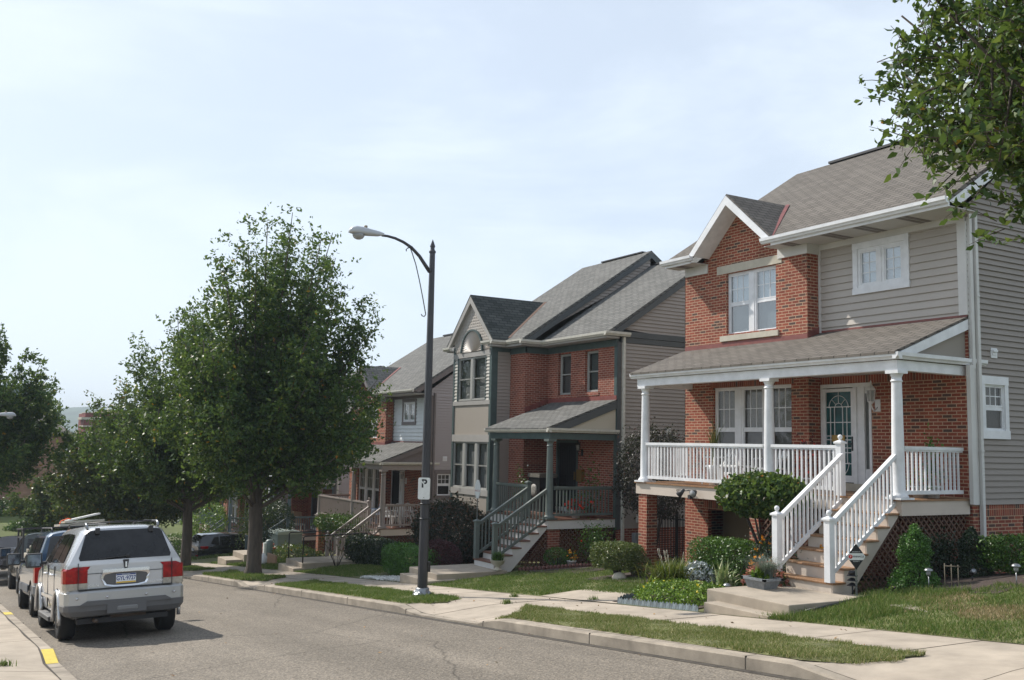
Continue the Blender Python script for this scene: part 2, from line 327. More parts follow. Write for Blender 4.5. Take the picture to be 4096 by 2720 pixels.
m_clear = M('clear_lens', (0.40, 0.36, 0.30), 0.15, spec=0.8, noise=0.25, nscale=15)
m_bluep = M('blue_paint', (0.018, 0.055, 0.115), 0.25, metal=0.3, coat=0.8)
m_greenp = M('dark_green_paint', (0.012, 0.022, 0.02), 0.2, metal=0.2, coat=0.8)
m_greyp = M('grey_car_paint', (0.07, 0.075, 0.10), 0.25, metal=0.5, coat=0.8)
m_blackp = M('black_paint', (0.008, 0.008, 0.010), 0.12, coat=1.0)
m_rim = M('alloy_rim', (0.55, 0.56, 0.58), 0.25, metal=0.9)
m_yellow = M('yellow_kerb_paint', (0.60, 0.46, 0.07), 0.8, noise=0.12, nscale=12, bump=0.2)
m_platew = M('plate_white', (0.75, 0.77, 0.80), 0.4)
m_plateb = M('plate_blue', (0.03, 0.06, 0.22), 0.4)
m_platey = M('plate_yellow', (0.75, 0.48, 0.04), 0.4)
m_signw = M('sign_white', (0.72, 0.75, 0.74), 0.4, noise=0.08, nscale=9)
m_ink = M('black_ink', (0.015, 0.015, 0.018), 0.5)
m_terra = M('terracotta', (0.38, 0.10, 0.05), 0.7, noise=0.12)
m_planter = M('grey_planter', (0.20, 0.215, 0.23), 0.6, noise=0.25, nscale=20, bump=0.2)
m_util = M('utility_green', (0.20, 0.25, 0.24), 0.5, noise=0.12, nscale=3)
m_grey = M('grey_metal_box', (0.24, 0.26, 0.27), 0.5)
m_bulb = M('lamp_bowl', (0.32, 0.33, 0.34), 0.15, noise=0.3, nscale=10)
m_alu = M('aluminium', (0.30, 0.31, 0.32), 0.35, metal=0.8)
m_chairw = M('white_plastic', (0.75, 0.76, 0.76), 0.4)
m_gravel = M('white_gravel', (0.70, 0.70, 0.68), 0.8)
m_rope = M('orange_bundle', (0.85, 0.12, 0.02), 0.6)
m_tarp = M('pale_boards', (0.50, 0.46, 0.38), 0.7, noise=0.2)
# ------------------------------------------------------------ building kit
m_tan = M('tan_door', (0.20, 0.15, 0.09), 0.6)

class Fr:
    """vertical wall plane. axis 'X': faces -X (u=Y); 'Y': faces -Y (u=X); 'N': faces +Y (u=X). d = distance in front of the plane"""
    def __init__(s, axis, pos): s.a = axis; s.p = pos
    def P(s, u, z, d=0.0):
        return (s.p-d, u, z) if s.a == 'X' else ((u, s.p-d, z) if s.a == 'Y' else (u, s.p+d, z))
    def box(s, mb, u0, u1, z0, z1, d0, d1):
        a = s.P(u0, z0, d0); b = s.P(u1, z1, d1); mb.box(a[0], b[0], a[1], b[1], a[2], b[2])
    def quad(s, mb, u0, u1, z0, z1, d=0.0):
        mb.quad(s.P(u0, z0, d), s.P(u1, z0, d), s.P(u1, z1, d), s.P(u0, z1, d))
    def mtx(s, u, z, d):
        r = {'X': (0, -1, 0), 'Y': (1, 0, 0), 'N': (-1, 0, 0)}[s.a]
        return frame_mtx(s.P(u, z, d), r, (0, 0, 1))
def wall(mb, fr, u0, u1, z0, z1, holes=(), rev=0.11, d=0.0):
    us = sorted({u0, u1, *[h[0] for h in holes], *[h[1] for h in holes]}); zs = sorted({z0, z1, *[h[2] for h in holes], *[h[3] for h in holes]})
    us = [u for u in us if u0 <= u <= u1]; zs = [z for z in zs if z0 <= z <= z1]
    for i in range(len(us)-1):
        for j in range(len(zs)-1):
            cu, cz = (us[i]+us[i+1])/2, (zs[j]+zs[j+1])/2
            if any(h[0] < cu < h[1] and h[2] < cz < h[3] for h in holes): continue
            fr.quad(mb, us[i], us[i+1], zs[j], zs[j+1], d)
    for a, b, c, e in holes:
        P = fr.P
        mb.quad(P(a, c, d), P(a, e, d), P(a, e, d-rev), P(a, c, d-rev)); mb.quad(P(b, c, d), P(b, e, d), P(b, e, d-rev), P(b, c, d-rev))
        mb.quad(P(a, e, d), P(b, e, d), P(b, e, d-rev), P(a, e, d-rev)); mb.quad(P(a, c, d), P(b, c, d), P(b, c, d-rev), P(a, c, d-rev))
def siding(mb, fr, poly, holes=(), h=0.112, lip=0.030, d=0.0):
    """poly: convex polygon of (u,z); real lapped courses"""
    zmin = min(p[1] for p in poly); zmax = max(p[1] for p in poly)
    def span(z):
        xs = []; n = len(poly)
        for i in range(n):
            (ua, za), (ub, zb) = poly[i], poly[(i+1) % n]
            if abs(za-zb) < 1e-9:
                if abs(z-za) < 1e-6: xs += [ua, ub]
            elif min(za, zb)-1e-7 <= z <= max(za, zb)+1e-7: xs.append(ua+(ub-ua)*(z-za)/(zb-za))
        return (min(xs), max(xs)) if xs else None
    z = zmin
    while z < zmax-1e-4:
        zt = min(z+h, zmax)
        cuts = sorted({z, zt, *[c for hh in holes for c in (hh[2], hh[3]) if z < c < zt]})
        for a, b in zip(cuts[:-1], cuts[1:]):
            sa, sb = span(a+1e-5), span(b-1e-5)
            if not sa or not sb: continue
            da = d+lip*(1-(a-z)/h); db = d+lip*(1-(b-z)/h)
            segs = [(0.0, 1.0, None, None)]
            lo, hi = min(sa[0], sb[0]), max(sa[1], sb[1])
            hs = sorted([hh for hh in holes if hh[2] < (a+b)/2 < hh[3] and hh[1] > lo and hh[0] < hi])
            cur = None; pieces = []
            for hh in hs:
                pieces.append((cur, hh[0])); cur = hh[1]
            pieces.append((cur, None))
            for l, r in pieces:
                la = sa[0] if l is None else l; lb = sb[0] if l is None else l
                ra = sa[1] if r is None else r; rb = sb[1] if r is None else r
                if ra-la < 1e-4 and rb-lb < 1e-4: continue
                mb.quad(fr.P(la, a, da), fr.P(max(ra, la), a, da), fr.P(max(rb, lb), b, db), fr.P(lb, b, db))
                if a == z: mb.quad(fr.P(la, a, d), fr.P(ra, a, d), fr.P(ra, a, da), fr.P(la, a, da))
        z = zt
def casing(mb, fr, u0, u1, z0, z1, w=0.11, wt=None, wb=None, d0=0.0, d1=0.04):
    wt = wt or w; wb = wb or w
    fr.box(mb, u0-w, u0, z0, z1, d0, d1); fr.box(mb, u1, u1+w, z0, z1, d0, d1)
    fr.box(mb, u0-w-.005, u1+w+.005, z1, z1+wt, d0, d1+.006); fr.box(mb, u0-w-.01, u1+w+.01, z0-wb, z0, d0, d1+.01)
def window(parent, fr, u0, u1, z0, z1, mf, units=1, kind='dh', grid=(3, 2), lowgrid=False, rec=0.05, mull=0.09, fw=0.045, blind=None, glass=None, low=None, split=0.5, sill=None):
    """window part > pane, blind sub-parts. rec: how deep the frame sits behind the wall plane"""
    mb = MB(parent['_org']); g = MB(parent['_org']); bl = MB(parent['_org']); lo = MB(parent['_org'])
    D0, D1 = -rec-0.06, -rec
    uw = (u1-u0-(units-1)*mull)/units
    fr.box(mb, u0, u1, z1-fw, z1, D0, D1); fr.box(mb, u0, u1, z0, z0+fw, D0, D1+.004)
    for k in range(units):
        a = u0+k*(uw+mull); b = a+uw
        fr.box(mb, a, a+fw, z0+fw, z1-fw, D0, D1); fr.box(mb, b-fw, b, z0+fw, z1-fw, D0, D1)
        if k < units-1: fr.box(mb, b, b+mull, z0+fw, z1-fw, D0, D1+.012)
        ia, ib, ic, ie = a+fw, b-fw, z0+fw, z1-fw
        zm = ic+(ie-ic)*split
        if kind == 'dh':
            hr = .022 if grid else .006
            fr.box(mb, ia, ib, zm-hr, zm+hr, D0, D1-.02)
            secs = [(zm+hr, ie, True), (ic, zm-hr, lowgrid)]
        else: secs = [(ic, ie, True)]
        s = 0.028 if grid else 0.013
        for (c, e, gr) in secs:
            fr.box(mb, ia, ia+s, c, e, D0+.005, D1-.014); fr.box(mb, ib-s, ib, c, e, D0+.005, D1-.014)
            fr.box(mb, ia+s, ib-s, c, c+s, D0+.005, D1-.014); fr.box(mb, ia+s, ib-s, e-s, e, D0+.005, D1-.014)
            if gr and grid:
                nx, nz_ = grid
                for i in range(1, nx):
                    x = ia+s+(ib-ia-2*s)*i/nx; fr.box(mb, x-.009, x+.009, c+s, e-s, D0+.022, D1-.026)
                for j in range(1, nz_):
                    x = c+s+(e-c-2*s)*j/nz_; fr.box(mb, ia+s, ib-s, x-.009, x+.009, D0+.022, D1-.027)
            fr.quad(g, ia+s, ib-s, c+s, e-s, D0+.026)
        if blind: fr.quad(bl, ia, ib, (zm if low else ic), ie, D0-.05)
        if low: fr.quad(lo, ia, ib, ic, zm, D0-.06)
        fr.quad(lo, ia-.02, ib+.02, ic-.02, ie+.02, D0-.30) if not blind else None
    o = mb.build('window', mf, parent)
    g.build('pane', glass or m_glass, o)
    if blind: bl.build('blind', blind, o)
    if lo.f: lo.build('backing', low or m_dark, o)
    return o
def rail(parent, a, b, top, bot, mat, sp=0.115, bw=0.032, tw=0.085, th=0.06, name='railing', bal=None, bh=0.07):
    """a,b floor points (x,y,z); top/bot heights above"""
    mb = MB(parent['_org']); a = Vector(a); b = Vector(b); T = Vector((0, 0, top)); B = Vector((0, 0, bot))
    mb.bar(a+T, b+T, tw, th); mb.bar(a+B, b+B, 0.045, bh)
    mb.bar(a+T-Vector((0, 0, th*.75)), b+T-Vector((0, 0, th*.75)), 0.045, th*.6)
    h = Vector((b.x-a.x, b.y-a.y, 0)).length; n = max(2, int(round(h/sp)))
    for i in range(1, n):
        p = a.lerp(b, i/n); q = bw/2
        mb.box(p.x-q, p.x+q, p.y-q, p.y+q, p.z+bot, p.z+top-.02)
    return mb.build(name, mat, parent)
def lattice(mb, P, poly, sp=0.10, w=0.032, t=0.008):
    """P(u,z,d)->xyz, convex poly of (u,z)"""
    cx = [p[0] for p in poly]; cz = [p[1] for p in poly]
    for sgn, d in ((1, 0.0), (-1, 0.010)):
        dx, dz = (math.sqrt(.5), sgn*math.sqrt(.5)); nx, nz_ = -dz, dx
        cs = [nx*x+nz_*z for x, z in poly]; c = min(cs)+sp/2
        while c < max(cs):
            ts = []; n = len(poly)
            for i in range(n):
                x0, z0 = poly[i]; x1, z1 = poly[(i+1) % n]
                s0 = nx*x0+nz_*z0-c; s1 = nx*x1+nz_*z1-c
                if s0*s1 < 0:
                    k = s0/(s0-s1); x = x0+(x1-x0)*k; z = z0+(z1-z0)*k; ts.append(dx*x+dz*z)
            if len(ts) == 2 and abs(ts[0]-ts[1]) > .03:
                t0, t1 = sorted(ts); q = w/2
                pts = [(nx*(c+s)+dx*tt, nz_*(c+s)+dz*tt) for s, tt in ((-q, t0), (-q, t1), (q, t1), (q, t0))]
                v = [P(u, z, d) for u, z in pts]+[P(u, z, d+t) for u, z in pts]
                mb.add(v, [(0, 1, 2, 3), (7, 6, 5, 4), (0, 1, 5, 4), (1, 2, 6, 5), (2, 3, 7, 6), (3, 0, 4, 7)])
            c += sp
def gutter(mb, axis, a, b, x, z, sgn=-1, w=0.12, h=0.12):
    """K-style gutter along axis; back face at x, projecting sgn"""
    pr = [(0, 0), (.07, 0), (.085, .03), (.115, .055), (.12, h), (.095, h), (.095, h-.02), (.02, h-.02), (.02, h), (0, h)]
    pts = [(x+sgn*p[0]*w/.12, z+p[1]) for p in pr]
    mb.prism(pts, axis, a, b)
def column(parent, x, y, z0, z1, r, mat):
    mb = MB(parent['_org'])
    mb.box(x-r*1.75, x+r*1.75, y-r*1.75, y+r*1.75, z0, z0+.035)
    H = z1-z0
    mb.lathe([(r*1.6, .035), (r*1.6, .06), (r*1.25, .10), (r*1.1, .13), (r*1.06, H*.3), (r*.86, H-.22), (r*.86, H-.21), (r*1.0, H-.205), (r*1.0, H-.18), (r*.86, H-.175), (r*.86, H-.12), (r*.98, H-.10), (r*1.1, H-.07), (r*1.1, H-.06)], (x, y, z0), 20)
    mb.box(x-r*1.3, x+r*1.3, y-r*1.3, y+r*1.3, z1-.06, z1)
    return mb.build('column', mat, parent)
def newel(parent, x, y, z0, z1, mat, r=0.062, ball=True):
    mb = MB(parent['_org']); mb.box(x-r, x+r, y-r, y+r, z0, z1-.05)
    mb.box(x-r*1.4, x+r*1.4, y-r*1.4, y+r*1.4, z1-.05, z1-.02)
    q = r*1.4; mb.add([(x-q, y-q, z1-.02), (x+q, y-q, z1-.02), (x+q, y+q, z1-.02), (x-q, y+q, z1-.02), (x, y, z1+.03)], [(0, 1, 4), (1, 2, 4), (2, 3, 4), (3, 0, 4)])
    if ball: mb.lathe([(.03, 0), (.03, .015), (.018, .025), (.03, .035), (.042, .055), (.046, .075), (.042, .095), (.028, .113), (.005, .121)], (x, y, z1+.0), 14)
    return mb.build('newel_post', mat, parent)
def stairs(parent, x0, y0, y1, z0, rise, tread, n, mt, mr, botz, stringer, name='stairs'):
    o = MB(parent['_org'])
    for i in range(n):
        x = x0+i*tread; z = z0+i*rise
        o.box(x+.03, x+.05, y0+.02, y1-.02, z-rise+ (0 if i else -.12), z-.03)
    st = o.build('stair_riser', mr, parent)
    t = MB(parent['_org'])
    for i in range(n):
        x = x0+i*tread; z = z0+i*rise; t.box(x, x+tread+.05, y0-.03, y1+.03, z-.035, z)
    t.build('stair_tread', mt, parent, bevel=.008)
    s = MB(parent['_org'])
    top = []
    for i in range(n):
        x = x0+i*tread+.035; z = z0+i*rise-.036; top += [(x, z-rise+.036+ (0 if i == 0 else 0)), (x, z)]
    xe = x0+n*tread+.02; top.append((xe, z0+(n-1)*rise-.036))
    poly = [(x0+.035, botz)]+top[1:]+[(xe, stringer[1]), (stringer[0], botz)]
    for ya in (y0, y1-.04): s.prism(poly, 'y', ya, ya+.04)
    s.split('stringer', mr, parent)
def lantern(parent, fr, u, z, s=1.0, mat=None):
    mb = MB(parent['_org']); mat = mat or m_white
    c = fr.P(u, z, .0); fr.box(mb, u-.05*s, u+.05*s, z-.12*s, z+.08*s, 0, .02)
    p = [fr.P(u, z-.05*s, .02), fr.P(u, z-.12*s, .10*s), fr.P(u, z-.02*s, .17*s), fr.P(u, z+.02*s, .17*s)]
    mb.tube(p, .012*s, 6)
    b = fr.P(u, z, .17*s)
    mb.lathe([(.02*s, 0), (.05*s, .03*s), (.06*s, .04*s)], (b[0], b[1], b[2]), 6, smooth=False)
    mb.lathe([(.085*s, .22*s), (.07*s, .26*s), (.03*s, .30*s), (.012*s, .34*s), (.016*s, .36*s), (.004*s, .39*s)], b, 6, smooth=False)
    for k in range(6):
        t = math.pi/3*(k+.5); mb.bar((b[0]+.055*s*math.cos(t), b[1]+.055*s*math.sin(t), b[2]+.04*s), (b[0]+.075*s*math.cos(t), b[1]+.075*s*math.sin(t), b[2]+.22*s), .008, .008)
    o = mb.build('wall_lantern', mat, parent)
    g = MB(parent['_org']); g.lathe([(.045*s, .045*s), (.066*s, .215*s)], b, 6, smooth=False); g.build('lamp_glass', m_bulb, o)
def vent(parent, fr, u, z, mat, w=.19, h=.19):
    mb = MB(parent['_org']); fr.box(mb, u-w/2, u+w/2, z-h/2, z+h/2, 0, .03); fr.box(mb, u-w*.35, u+w*.35, z+h*.1, z+h*.32, .03, .07); fr.box(mb, u-w*.35, u+w*.35, z-h*.2, z-h*.02, .03, .045)
    return mb.build('wall_vent', mat, parent)
def roofplane(mb, pts, t=.09): mb.slab(pts, t)
def downspout(parent, x, y, z0, z1, mat, s=.075, kick=0):
    mb = MB(parent['_org']); mb.box(x-s/2, x+s/2, y-s/2, y+s/2, z0, z1)
    if kick: mb.bar((x, y, z0+.05), (x-kick*.3, y-.02, z0-.15), s, s)
    for z in (z0+(z1-z0)*.3, z0+(z1-z0)*.75): mb.box(x-s/2-.008, x+s/2+.008, y-s/2-.008, y+s/2, z, z+.03)
    return mb.build('downspout', mat, parent)

# ------------------------------------------------------------ house with the wide porch and brick gabled bay
def house_a(loc_off, label, T):
    ORG = (16.7, 15.3, -2.6)
    root = empty('house', label, 'house', (ORG[0]+loc_off[0], ORG[1]+loc_off[1], ORG[2]+loc_off[2]))
    root['_org'] = ORG
    B = lambda: MB(ORG)
    YR, YL, YB = 11.50, 19.15, 15.10; XB, XW = 16.35, 16.72
    bay, dw = Fr('X', XB), Fr('X', XW); side = Fr('Y', YR); ls = Fr('N', YL)
    trim = T['trim']; det = T.get('detail', True)
    # walls
    mb = B()
    wall(mb, bay, YB, YL, -4.2, 4.62, [(16.03, 17.65, 2.75, 4.22), (15.59, 18.12, -.62, 1.47), (16.66, 18.31, -4.2, -1.45)])
    mb.quad((XB, 15.72, 4.62), (XB, 18.5, 4.62), (XB, 17.1, 5.84))
    mb.quad((XB, YB, -4.2), (XW+.3, YB, -4.2), (XW+.3, YB, 4.62), (XB, YB, 4.62))
    wall(mb, dw, YR, YB, -4.2, 2.50, [(13.74, 15.08, -.82, 1.44)])
    side.quad(mb, XW-.01, 25, -4.2, -.93, 0.0); ls.quad(mb, XB, 25, -4.2, -.93, 0.0)
    mb.build('brick_wall', m_brick, root)
    if det:
        mb = B()
        bay.box(mb, 15.85, 17.9, 2.49, 2.57, 0, .004); bay.box(mb, 15.5, 18.2, 1.47, 1.68, -.002, .012); bay.box(mb, 16.5, 18.45, -1.45, -1.25, -.002, .012); dw.box(mb, 11.6, 15.08, 1.44, 1.66, -.002, .01)
        side.box(mb, 17.0, 24.9, -1.14, -.935, 0, .006)
        mb.split('soldier_course', m_brick_sold, root)
        mb = B(); bay.box(mb, 15.84, 17.97, 4.23, 4.43, -.02, .012); bay.box(mb, 15.94, 17.84, 2.58, 2.71, -.08, .045); mb.split('stone_lintel', m_stone, root)
    # siding
    mb = B(); siding(mb, dw, [(YR, 2.53), (YB-.06, 2.53), (YB-.06, 4.44), (YR, 4.44)], [(12.86, 14.02, 3.44, 4.28)], h=.155); mb.build('front_siding', T['fsid'], root)
    mb = B()
    siding(mb, side, [(XW, -.93), (25, -.93), (25, 4.5), (XW, 4.5)], [(17.1, 17.77, .42, 1.36)])
    siding(mb, side, [(XW-.3, 4.5), (24.9, 4.5), (20.6, 7.5), (20.55, 7.5)])
    mb.build('side_siding', T['ssid'], root); mb = B()
    siding(mb, ls, [(XB, -.93), (25, -.93), (25, 4.5), (XB, 4.5)]); siding(mb, ls, [(XB, 4.5), (24.9, 4.5), (20.6, 7.5), (20.55, 7.5)])
    mb.quad((25, YR, -4.2), (25, YL, -4.2), (25, YL, 4.6), (25, YR, 4.6))
    mb.build('side_siding', T['ssid'], root)
    # main roof
    s = .645; ex = 15.86; ez = 4.72; rx = 20.6; rz = ez+s*(rx-ex); bx = 25.5; y0, y1 = YR-.28, YL+.22
    ap, az, f0, f1 = 17.1, 6.00, 15.66, 18.46; dz = az-4.73; rxx = ex+dz/s
    mb = B(); roofplane(mb, [(ex, y0, ez), (ex, f0, ez), (rxx, ap, ez+s*(rxx-ex))][::1]+[(rx, ap, rz), (rx, y0, rz)]); roofplane(mb, [(ex, f1, ez), (ex, y1, ez), (rx, y1, rz), (rx, ap, rz), (rxx, ap, ez+s*(rxx-ex))]); roofplane(mb, [(rx, y0, rz), (rx, y1, rz), (bx, y1, ez-.1), (bx, y0, ez-.1)])
    rf = mb.build('roof', T['roof'], root)
    mb = B(); mb.box(ex-.004, ex+.03, y0+.01, 15.7, 4.54, 4.645); mb.box(ex-.004, ex+.03, 18.4, y1-.01, 4.54, 4.645); mb.split('fascia_board', T['trimw'], root)
    mb = B(); mb.box(rx-.09, rx+.09, YR+2.0 if T.get('rv') is None else T['rv'][0], YL-1.0, rz-.005, rz+.055); mb.build('ridge_vent', m_plastic, rf)
    mb = B()
    for y, q in ((y0+.006, -.02), (y1-.006, .02)):
        a, b = sorted((y, y+q))
        mb.prism([(ex, ez-.09), (rx, rz-.09), (rx, rz-.30), (ex+.25, ez-.14)], 'y', a, b); mb.prism([(bx, ez-.19), (rx, rz-.09), (rx, rz-.30), (bx-.2, ez-.27)], 'y', a, b)
        mb.prism([(ex+.1, ez-.12), (rx, rz-.22), (bx-.1, ez-.24), (rx, rz-.28)], 'y', y, YR if y < YR else YL)
    mb.split('rake_board', T['rake'], root)
    # dormer gable
    ap, az, f0, f1 = 17.1, 6.00, 15.66, 18.46; dz = az-4.73; rxx = ex+dz/s
    mb = B(); e = .012
    for fy in (f0, f1):
        mb.add([(ex-.02, fy, 4.73+e), (ex-.02, ap, az+e), (rxx+.03, ap, az+e), (ex-.02, fy, 4.65), (ex-.02, ap, az-.09)], [(0, 1, 2), (0, 3, 4, 1)])
    mb.build('dormer_roof', T['roof'], root)
    mb = B()
    for fy in (f0, f1):
        k = 1 if fy > ap else -1
        mb.prism([(fy, 4.69), (ap, az-.035), (ap, az-.26), (fy-k*.22, 4.69)], 'x', ex-.045, ex-.022)
        mb.add([(ex-.02, fy-k*.2, 4.68), (ex-.02, ap, az-.24), (XB, ap, az-.24), (XB, fy-k*.2, 4.68)], [(0, 1, 2, 3)])
    mb.split('gable_fascia', T['trimw'], root)
    mb = B()
    for fy in (f0,):
        a = Vector((ex+.03, fy+.05, 4.76)); b = Vector((rxx, ap-.04, az+.03)); mb.bar(a, b, .09, .012)
    mb.split('valley_flashing', m_copper, root)
    # eave gutters, soffit, frieze
    mb = B(); gutter(mb, 'y', y0, 15.93, ex, 4.60); gutter(mb, 'y', 18.30, y1+.08, ex, 4.60); mb.split('eave_gutter', T['gut'], root)
    mb = B(); mb.box(ex+.02, XW, y0+.02, 15.93, 4.545, 4.56); mb.box(ex+.02, XB, 18.30, y1, 4.545, 4.56); mb.split('soffit', m_soffit, root)
    if det:
        mb = B()
        for yy in (15.35, 14.2, 13.35, 12.3, 18.9):
            mb.box(ex+.06, XW-.06 if yy < 15 else XB-.04, yy-.13, yy-.02, 4.538, 4.543); mb.box(ex+.06, XW-.06 if yy < 15 else XB-.04, yy+.02, yy+.13, 4.538, 4.543)
        mb.split('soffit_vent', m_vent, root)
    mb = B(); bay.box(mb, YB-.03, 15.95, 4.33, 4.545, -.37, .03); bay.box(mb, 18.30, YL-.02, 4.33, 4.545, -.3, .03); dw.box(mb, YR, YB-.03, 4.42, 4.545, -.05, .03)
    dw.box(mb, YB-.07, YB-.005, 2.5, 4.42, -.02, .03); dw.box(mb, YR-.02, YR+.16, 2.62, 4.42, -.02, .035)
    mb.box(XW+.01, XW+.15, YR-.04, YR-.001, -.93, 4.5)
    mb.split('trim_board', trim, root)
    downspout(root, XW+.20, YR-.06, -1.9, 4.6, trim)
    if det:
        mb = B(); mb.box(XW-.12, XW+.0, YR-.1, YR-.02, -.92, 1.66); mb.box(XW+.02, XW+.10, YR-.075, YR-.042, 1.6, 4.6); mb.split('corner_post', trim, root)
    # windows
    gl = T.get('glass')
    window(root, bay, 16.03, 17.65, 2.71, 4.22, m_white, 2, grid=(3, 2), rec=.07, blind=m_blindw, low=m_curtain, glass=m_glass_s, mull=.12, fw=.05)
    window(root, bay, 15.59, 18.12, -.62, 1.47, m_white, 3, grid=(3, 2), rec=.07, blind=m_blindg, low=m_blindd, mull=.16, fw=.05, split=.52)
    window(root, dw, 12.86, 14.02, 3.44, 4.28, T['wtrim'], 2, 'case', grid=(2, 3), rec=-.02, blind=m_blindw, glass=m_glass_s, mull=.05, fw=.07)
    mb = B(); casing(mb, dw, 12.86, 14.02, 3.44, 4.28, .12, .13, .13, d1=.04); mb.build('window_casing', T['casing'], root)
    window(root, side, 17.1, 17.77, .42, 1.36, m_white, 1, grid=(3, 2), rec=-.015, blind=m_blindd, low=m_dark, fw=.055)
    mb = B(); casing(mb, side, 17.13, 17.74, .46, 1.33, .11, .16, .16, d1=.045); mb.build('window_casing', T['casing'], root)
    vent(root, side, 17.46, 1.94, T['wtrim'])
    # door
    mb = B(); dw.box(mb, 13.74, 15.08, 1.36, 1.44, -.1, .02); dw.box(mb, 15.02, 15.08, -.66, 1.36, -.1, .02); dw.box(mb, 14.12, 14.2, -.66, 1.36, -.1, .03); dw.box(mb, 13.94, 14.12, -.66, 1.36, -.1, -.01)
    dw.box(mb, 13.74, 13.80, -.66, 1.36, -.1, .02); dw.box(mb, 13.8, 13.94, -.66, -.35, -.1, -.03); dw.box(mb, 13.8, 13.94, 1.22, 1.36, -.1, -.03)
    mb.split('door_frame', T['wtrim'], root)
    mb = B(); dw.box(mb, 13.75, 15.07, -.815, -.66, -.1, .03); mb.build('threshold', m_stone, root)
    mb = B(); a, b, c, e = 14.2, 15.02, -.64, 1.34
    dw.box(mb, a, a+.07, c, e, -.03, .01); dw.box(mb, b-.07, b, c, e, -.03, .01); dw.box(mb, a+.07, b-.07, e-.07, e, -.03, .01); dw.box(mb, a+.07, b-.07, c, c+.14, -.03, .01)
    A0, A1 = a+.07, b-.07; cu = (A0+A1)/2
    if det:
        for z in (.95, .62, .33, .25, .08, -.02, -.25):
            dw.box(mb, A0, A1, z-.009, z+.009, -.015, -.002)
        for u in (A0+.12, A1-.12, cu-.11, cu+.11): dw.box(mb, u-.008, u+.008, -.25, .95, -.014, -.001)
        def arc(rx_, rz_, z, s0, s1, n=14):
            pts = [dw.P(cu+rx_*math.cos(t), z+rz_*math.sin(t), -.008) for t in [s0+(s1-s0)*i/n for i in range(n+1)]]
            mb.tube(pts, .008, 4)
        arc(.26, .26, .93, 0, math.pi); arc(.10, .10, .93, 0, math.pi); arc(.26, .30, -.22, math.pi, 2*math.pi); arc(.12, .12, -.22, math.pi, 2*math.pi)
        for t in (math.pi/4, math.pi/2, 3*math.pi/4):
            mb.tube([dw.P(cu+.10*math.cos(t), .93+.10*math.sin(t), -.008), dw.P(cu+.26*math.cos(t), .93+(.26 if t != math.pi/2 else .34)*math.sin(t), -.008)], .008, 4)
    dr = mb.build('storm_door', T['door'], root)
    mb = B(); dw.quad(mb, A0-.01, A1+.01, c+.12, e-.06, -.02); mb.build('door_glass', m_teal if det else m_dark, dr)
    mb = B(); dw.box(mb, a+.02, a+.05, .02, .32, .01, .03); dw.box(mb, a+.03, a+.12, .15, .18, .01, .05); mb.build('handle', m_black, dr)
    if det:
        mb = B(); dw.box(mb, cu-.17, cu+.17, .27-.06, .27+.08, -.0, .02); mb.build('mail_slot', m_brass, dr)
    mb = B(); dw.quad(mb, 13.8, 13.94, -.35, 1.22, -.06); mb.build('sidelight_glass', m_curtain, root)
    mb = B(); mb.box(XW+.8, XW+.82, 13.7, 15.1, -.8, 1.4); mb.build('backing', m_dark, root)
    lantern(root, dw, 13.58, .98, 1.25, T['wtrim'])
    # porch: roof, beams, ceiling
    pe = 14.62; ps = .376; pz = 1.80; wz = pz+ps*(XW-pe)
    mb = B(); roofplane(mb, [(pe, YR, pz), (pe, YB, pz), (XW, YB, wz), (XW, YR, wz)], .05)
    roofplane(mb, [(pe, YB, pz), (pe, YL+.02, pz), (XB, YL+.02, pz+ps*(XB-pe)), (XB, YB, pz+ps*(XB-pe))], .05); mb.build('porch_roof', T['roof'], root)
    mb = B(); mb.box(14.75, 14.95, YR+.06, YL-.1, 1.47, 1.65); mb.box(14.95, XW, YR+.06, YR+.24, 1.47, 1.65); mb.box(14.95, XB, YL-.28, YL-.1, 1.47, 1.65); mb.split('porch_beam', T['beam'], root)
    mb = B(); mb.box(14.95, XW, YR+.24, YL-.28, 1.60, 1.615); mb.build('porch_ceiling', m_soffit, root)
    mb = B(); gutter(mb, 'y', YR-.06, YL+.06, 14.75, 1.66); gutter(mb, 'x', 14.63, 17.22, YR+.06, 1.665); mb.split('porch_gutter', T['gut'], root)
    mb = B(); mb.prism([(14.95, 1.66), (XW, 1.66), (XW, wz-.08)], 'y', YR+.07, YR+.09); mb.prism([(14.95, 1.66), (XB, 1.66), (XB, wz-.2)], 'y', YL-.12, YL-.1); mb.split('porch_gable_panel', T['panel'], root)
    mb = B(); mb.prism([(pe+.08, pz-.03), (XW, wz-.055), (XW, wz-.25), (pe+.55, pz-.02)], 'y', YR-.012, YR+.065); mb.build('porch_rake_board', T['rake2'], root)
    mb = B(); bay.box(mb, YB, YL, pz+ps*(XB-pe)-.01, pz+ps*(XB-pe)+.10, 0, .012); dw.box(mb, YR, YB, wz-.03, wz+.035, 0, .02)
    mb.bar((XW, YB-.012, wz+.05), (XB, YB-.012, pz+ps*(XB-pe)+.05), .02, .16); mb.split('flashing', m_copper, root)
    for y in (YR+.16, 14.78, 18.86): column(root, 14.86, y, -.82, 1.47, .105, T['col'])
    # deck
    mb = B(); mb.box(14.72, XW, YR, YL-.05, -.85, -.82); mb.build('deck', T['deck'], root)
    mb = B(); mb.box(14.75, 14.78, YR+.02, YL-.08, -1.10, -.851); mb.box(14.78, XW-.06, YR+.02, YR+.05, -1.10, -.851); mb.box(14.78, XW-.06, YL-.11, YL-.08, -1.10, -.851); mb.split('deck_fascia', T['fascia'], root)
    for (a, b, c, e) in ((14.78, 15.09, 18.69, 19.0), (14.80, 15.1, 15.0, 15.3)):
        mb = B(); mb.box(a, b, c, e, -4.2, -1.10); mb.build('brick_pier', m_brick, root)
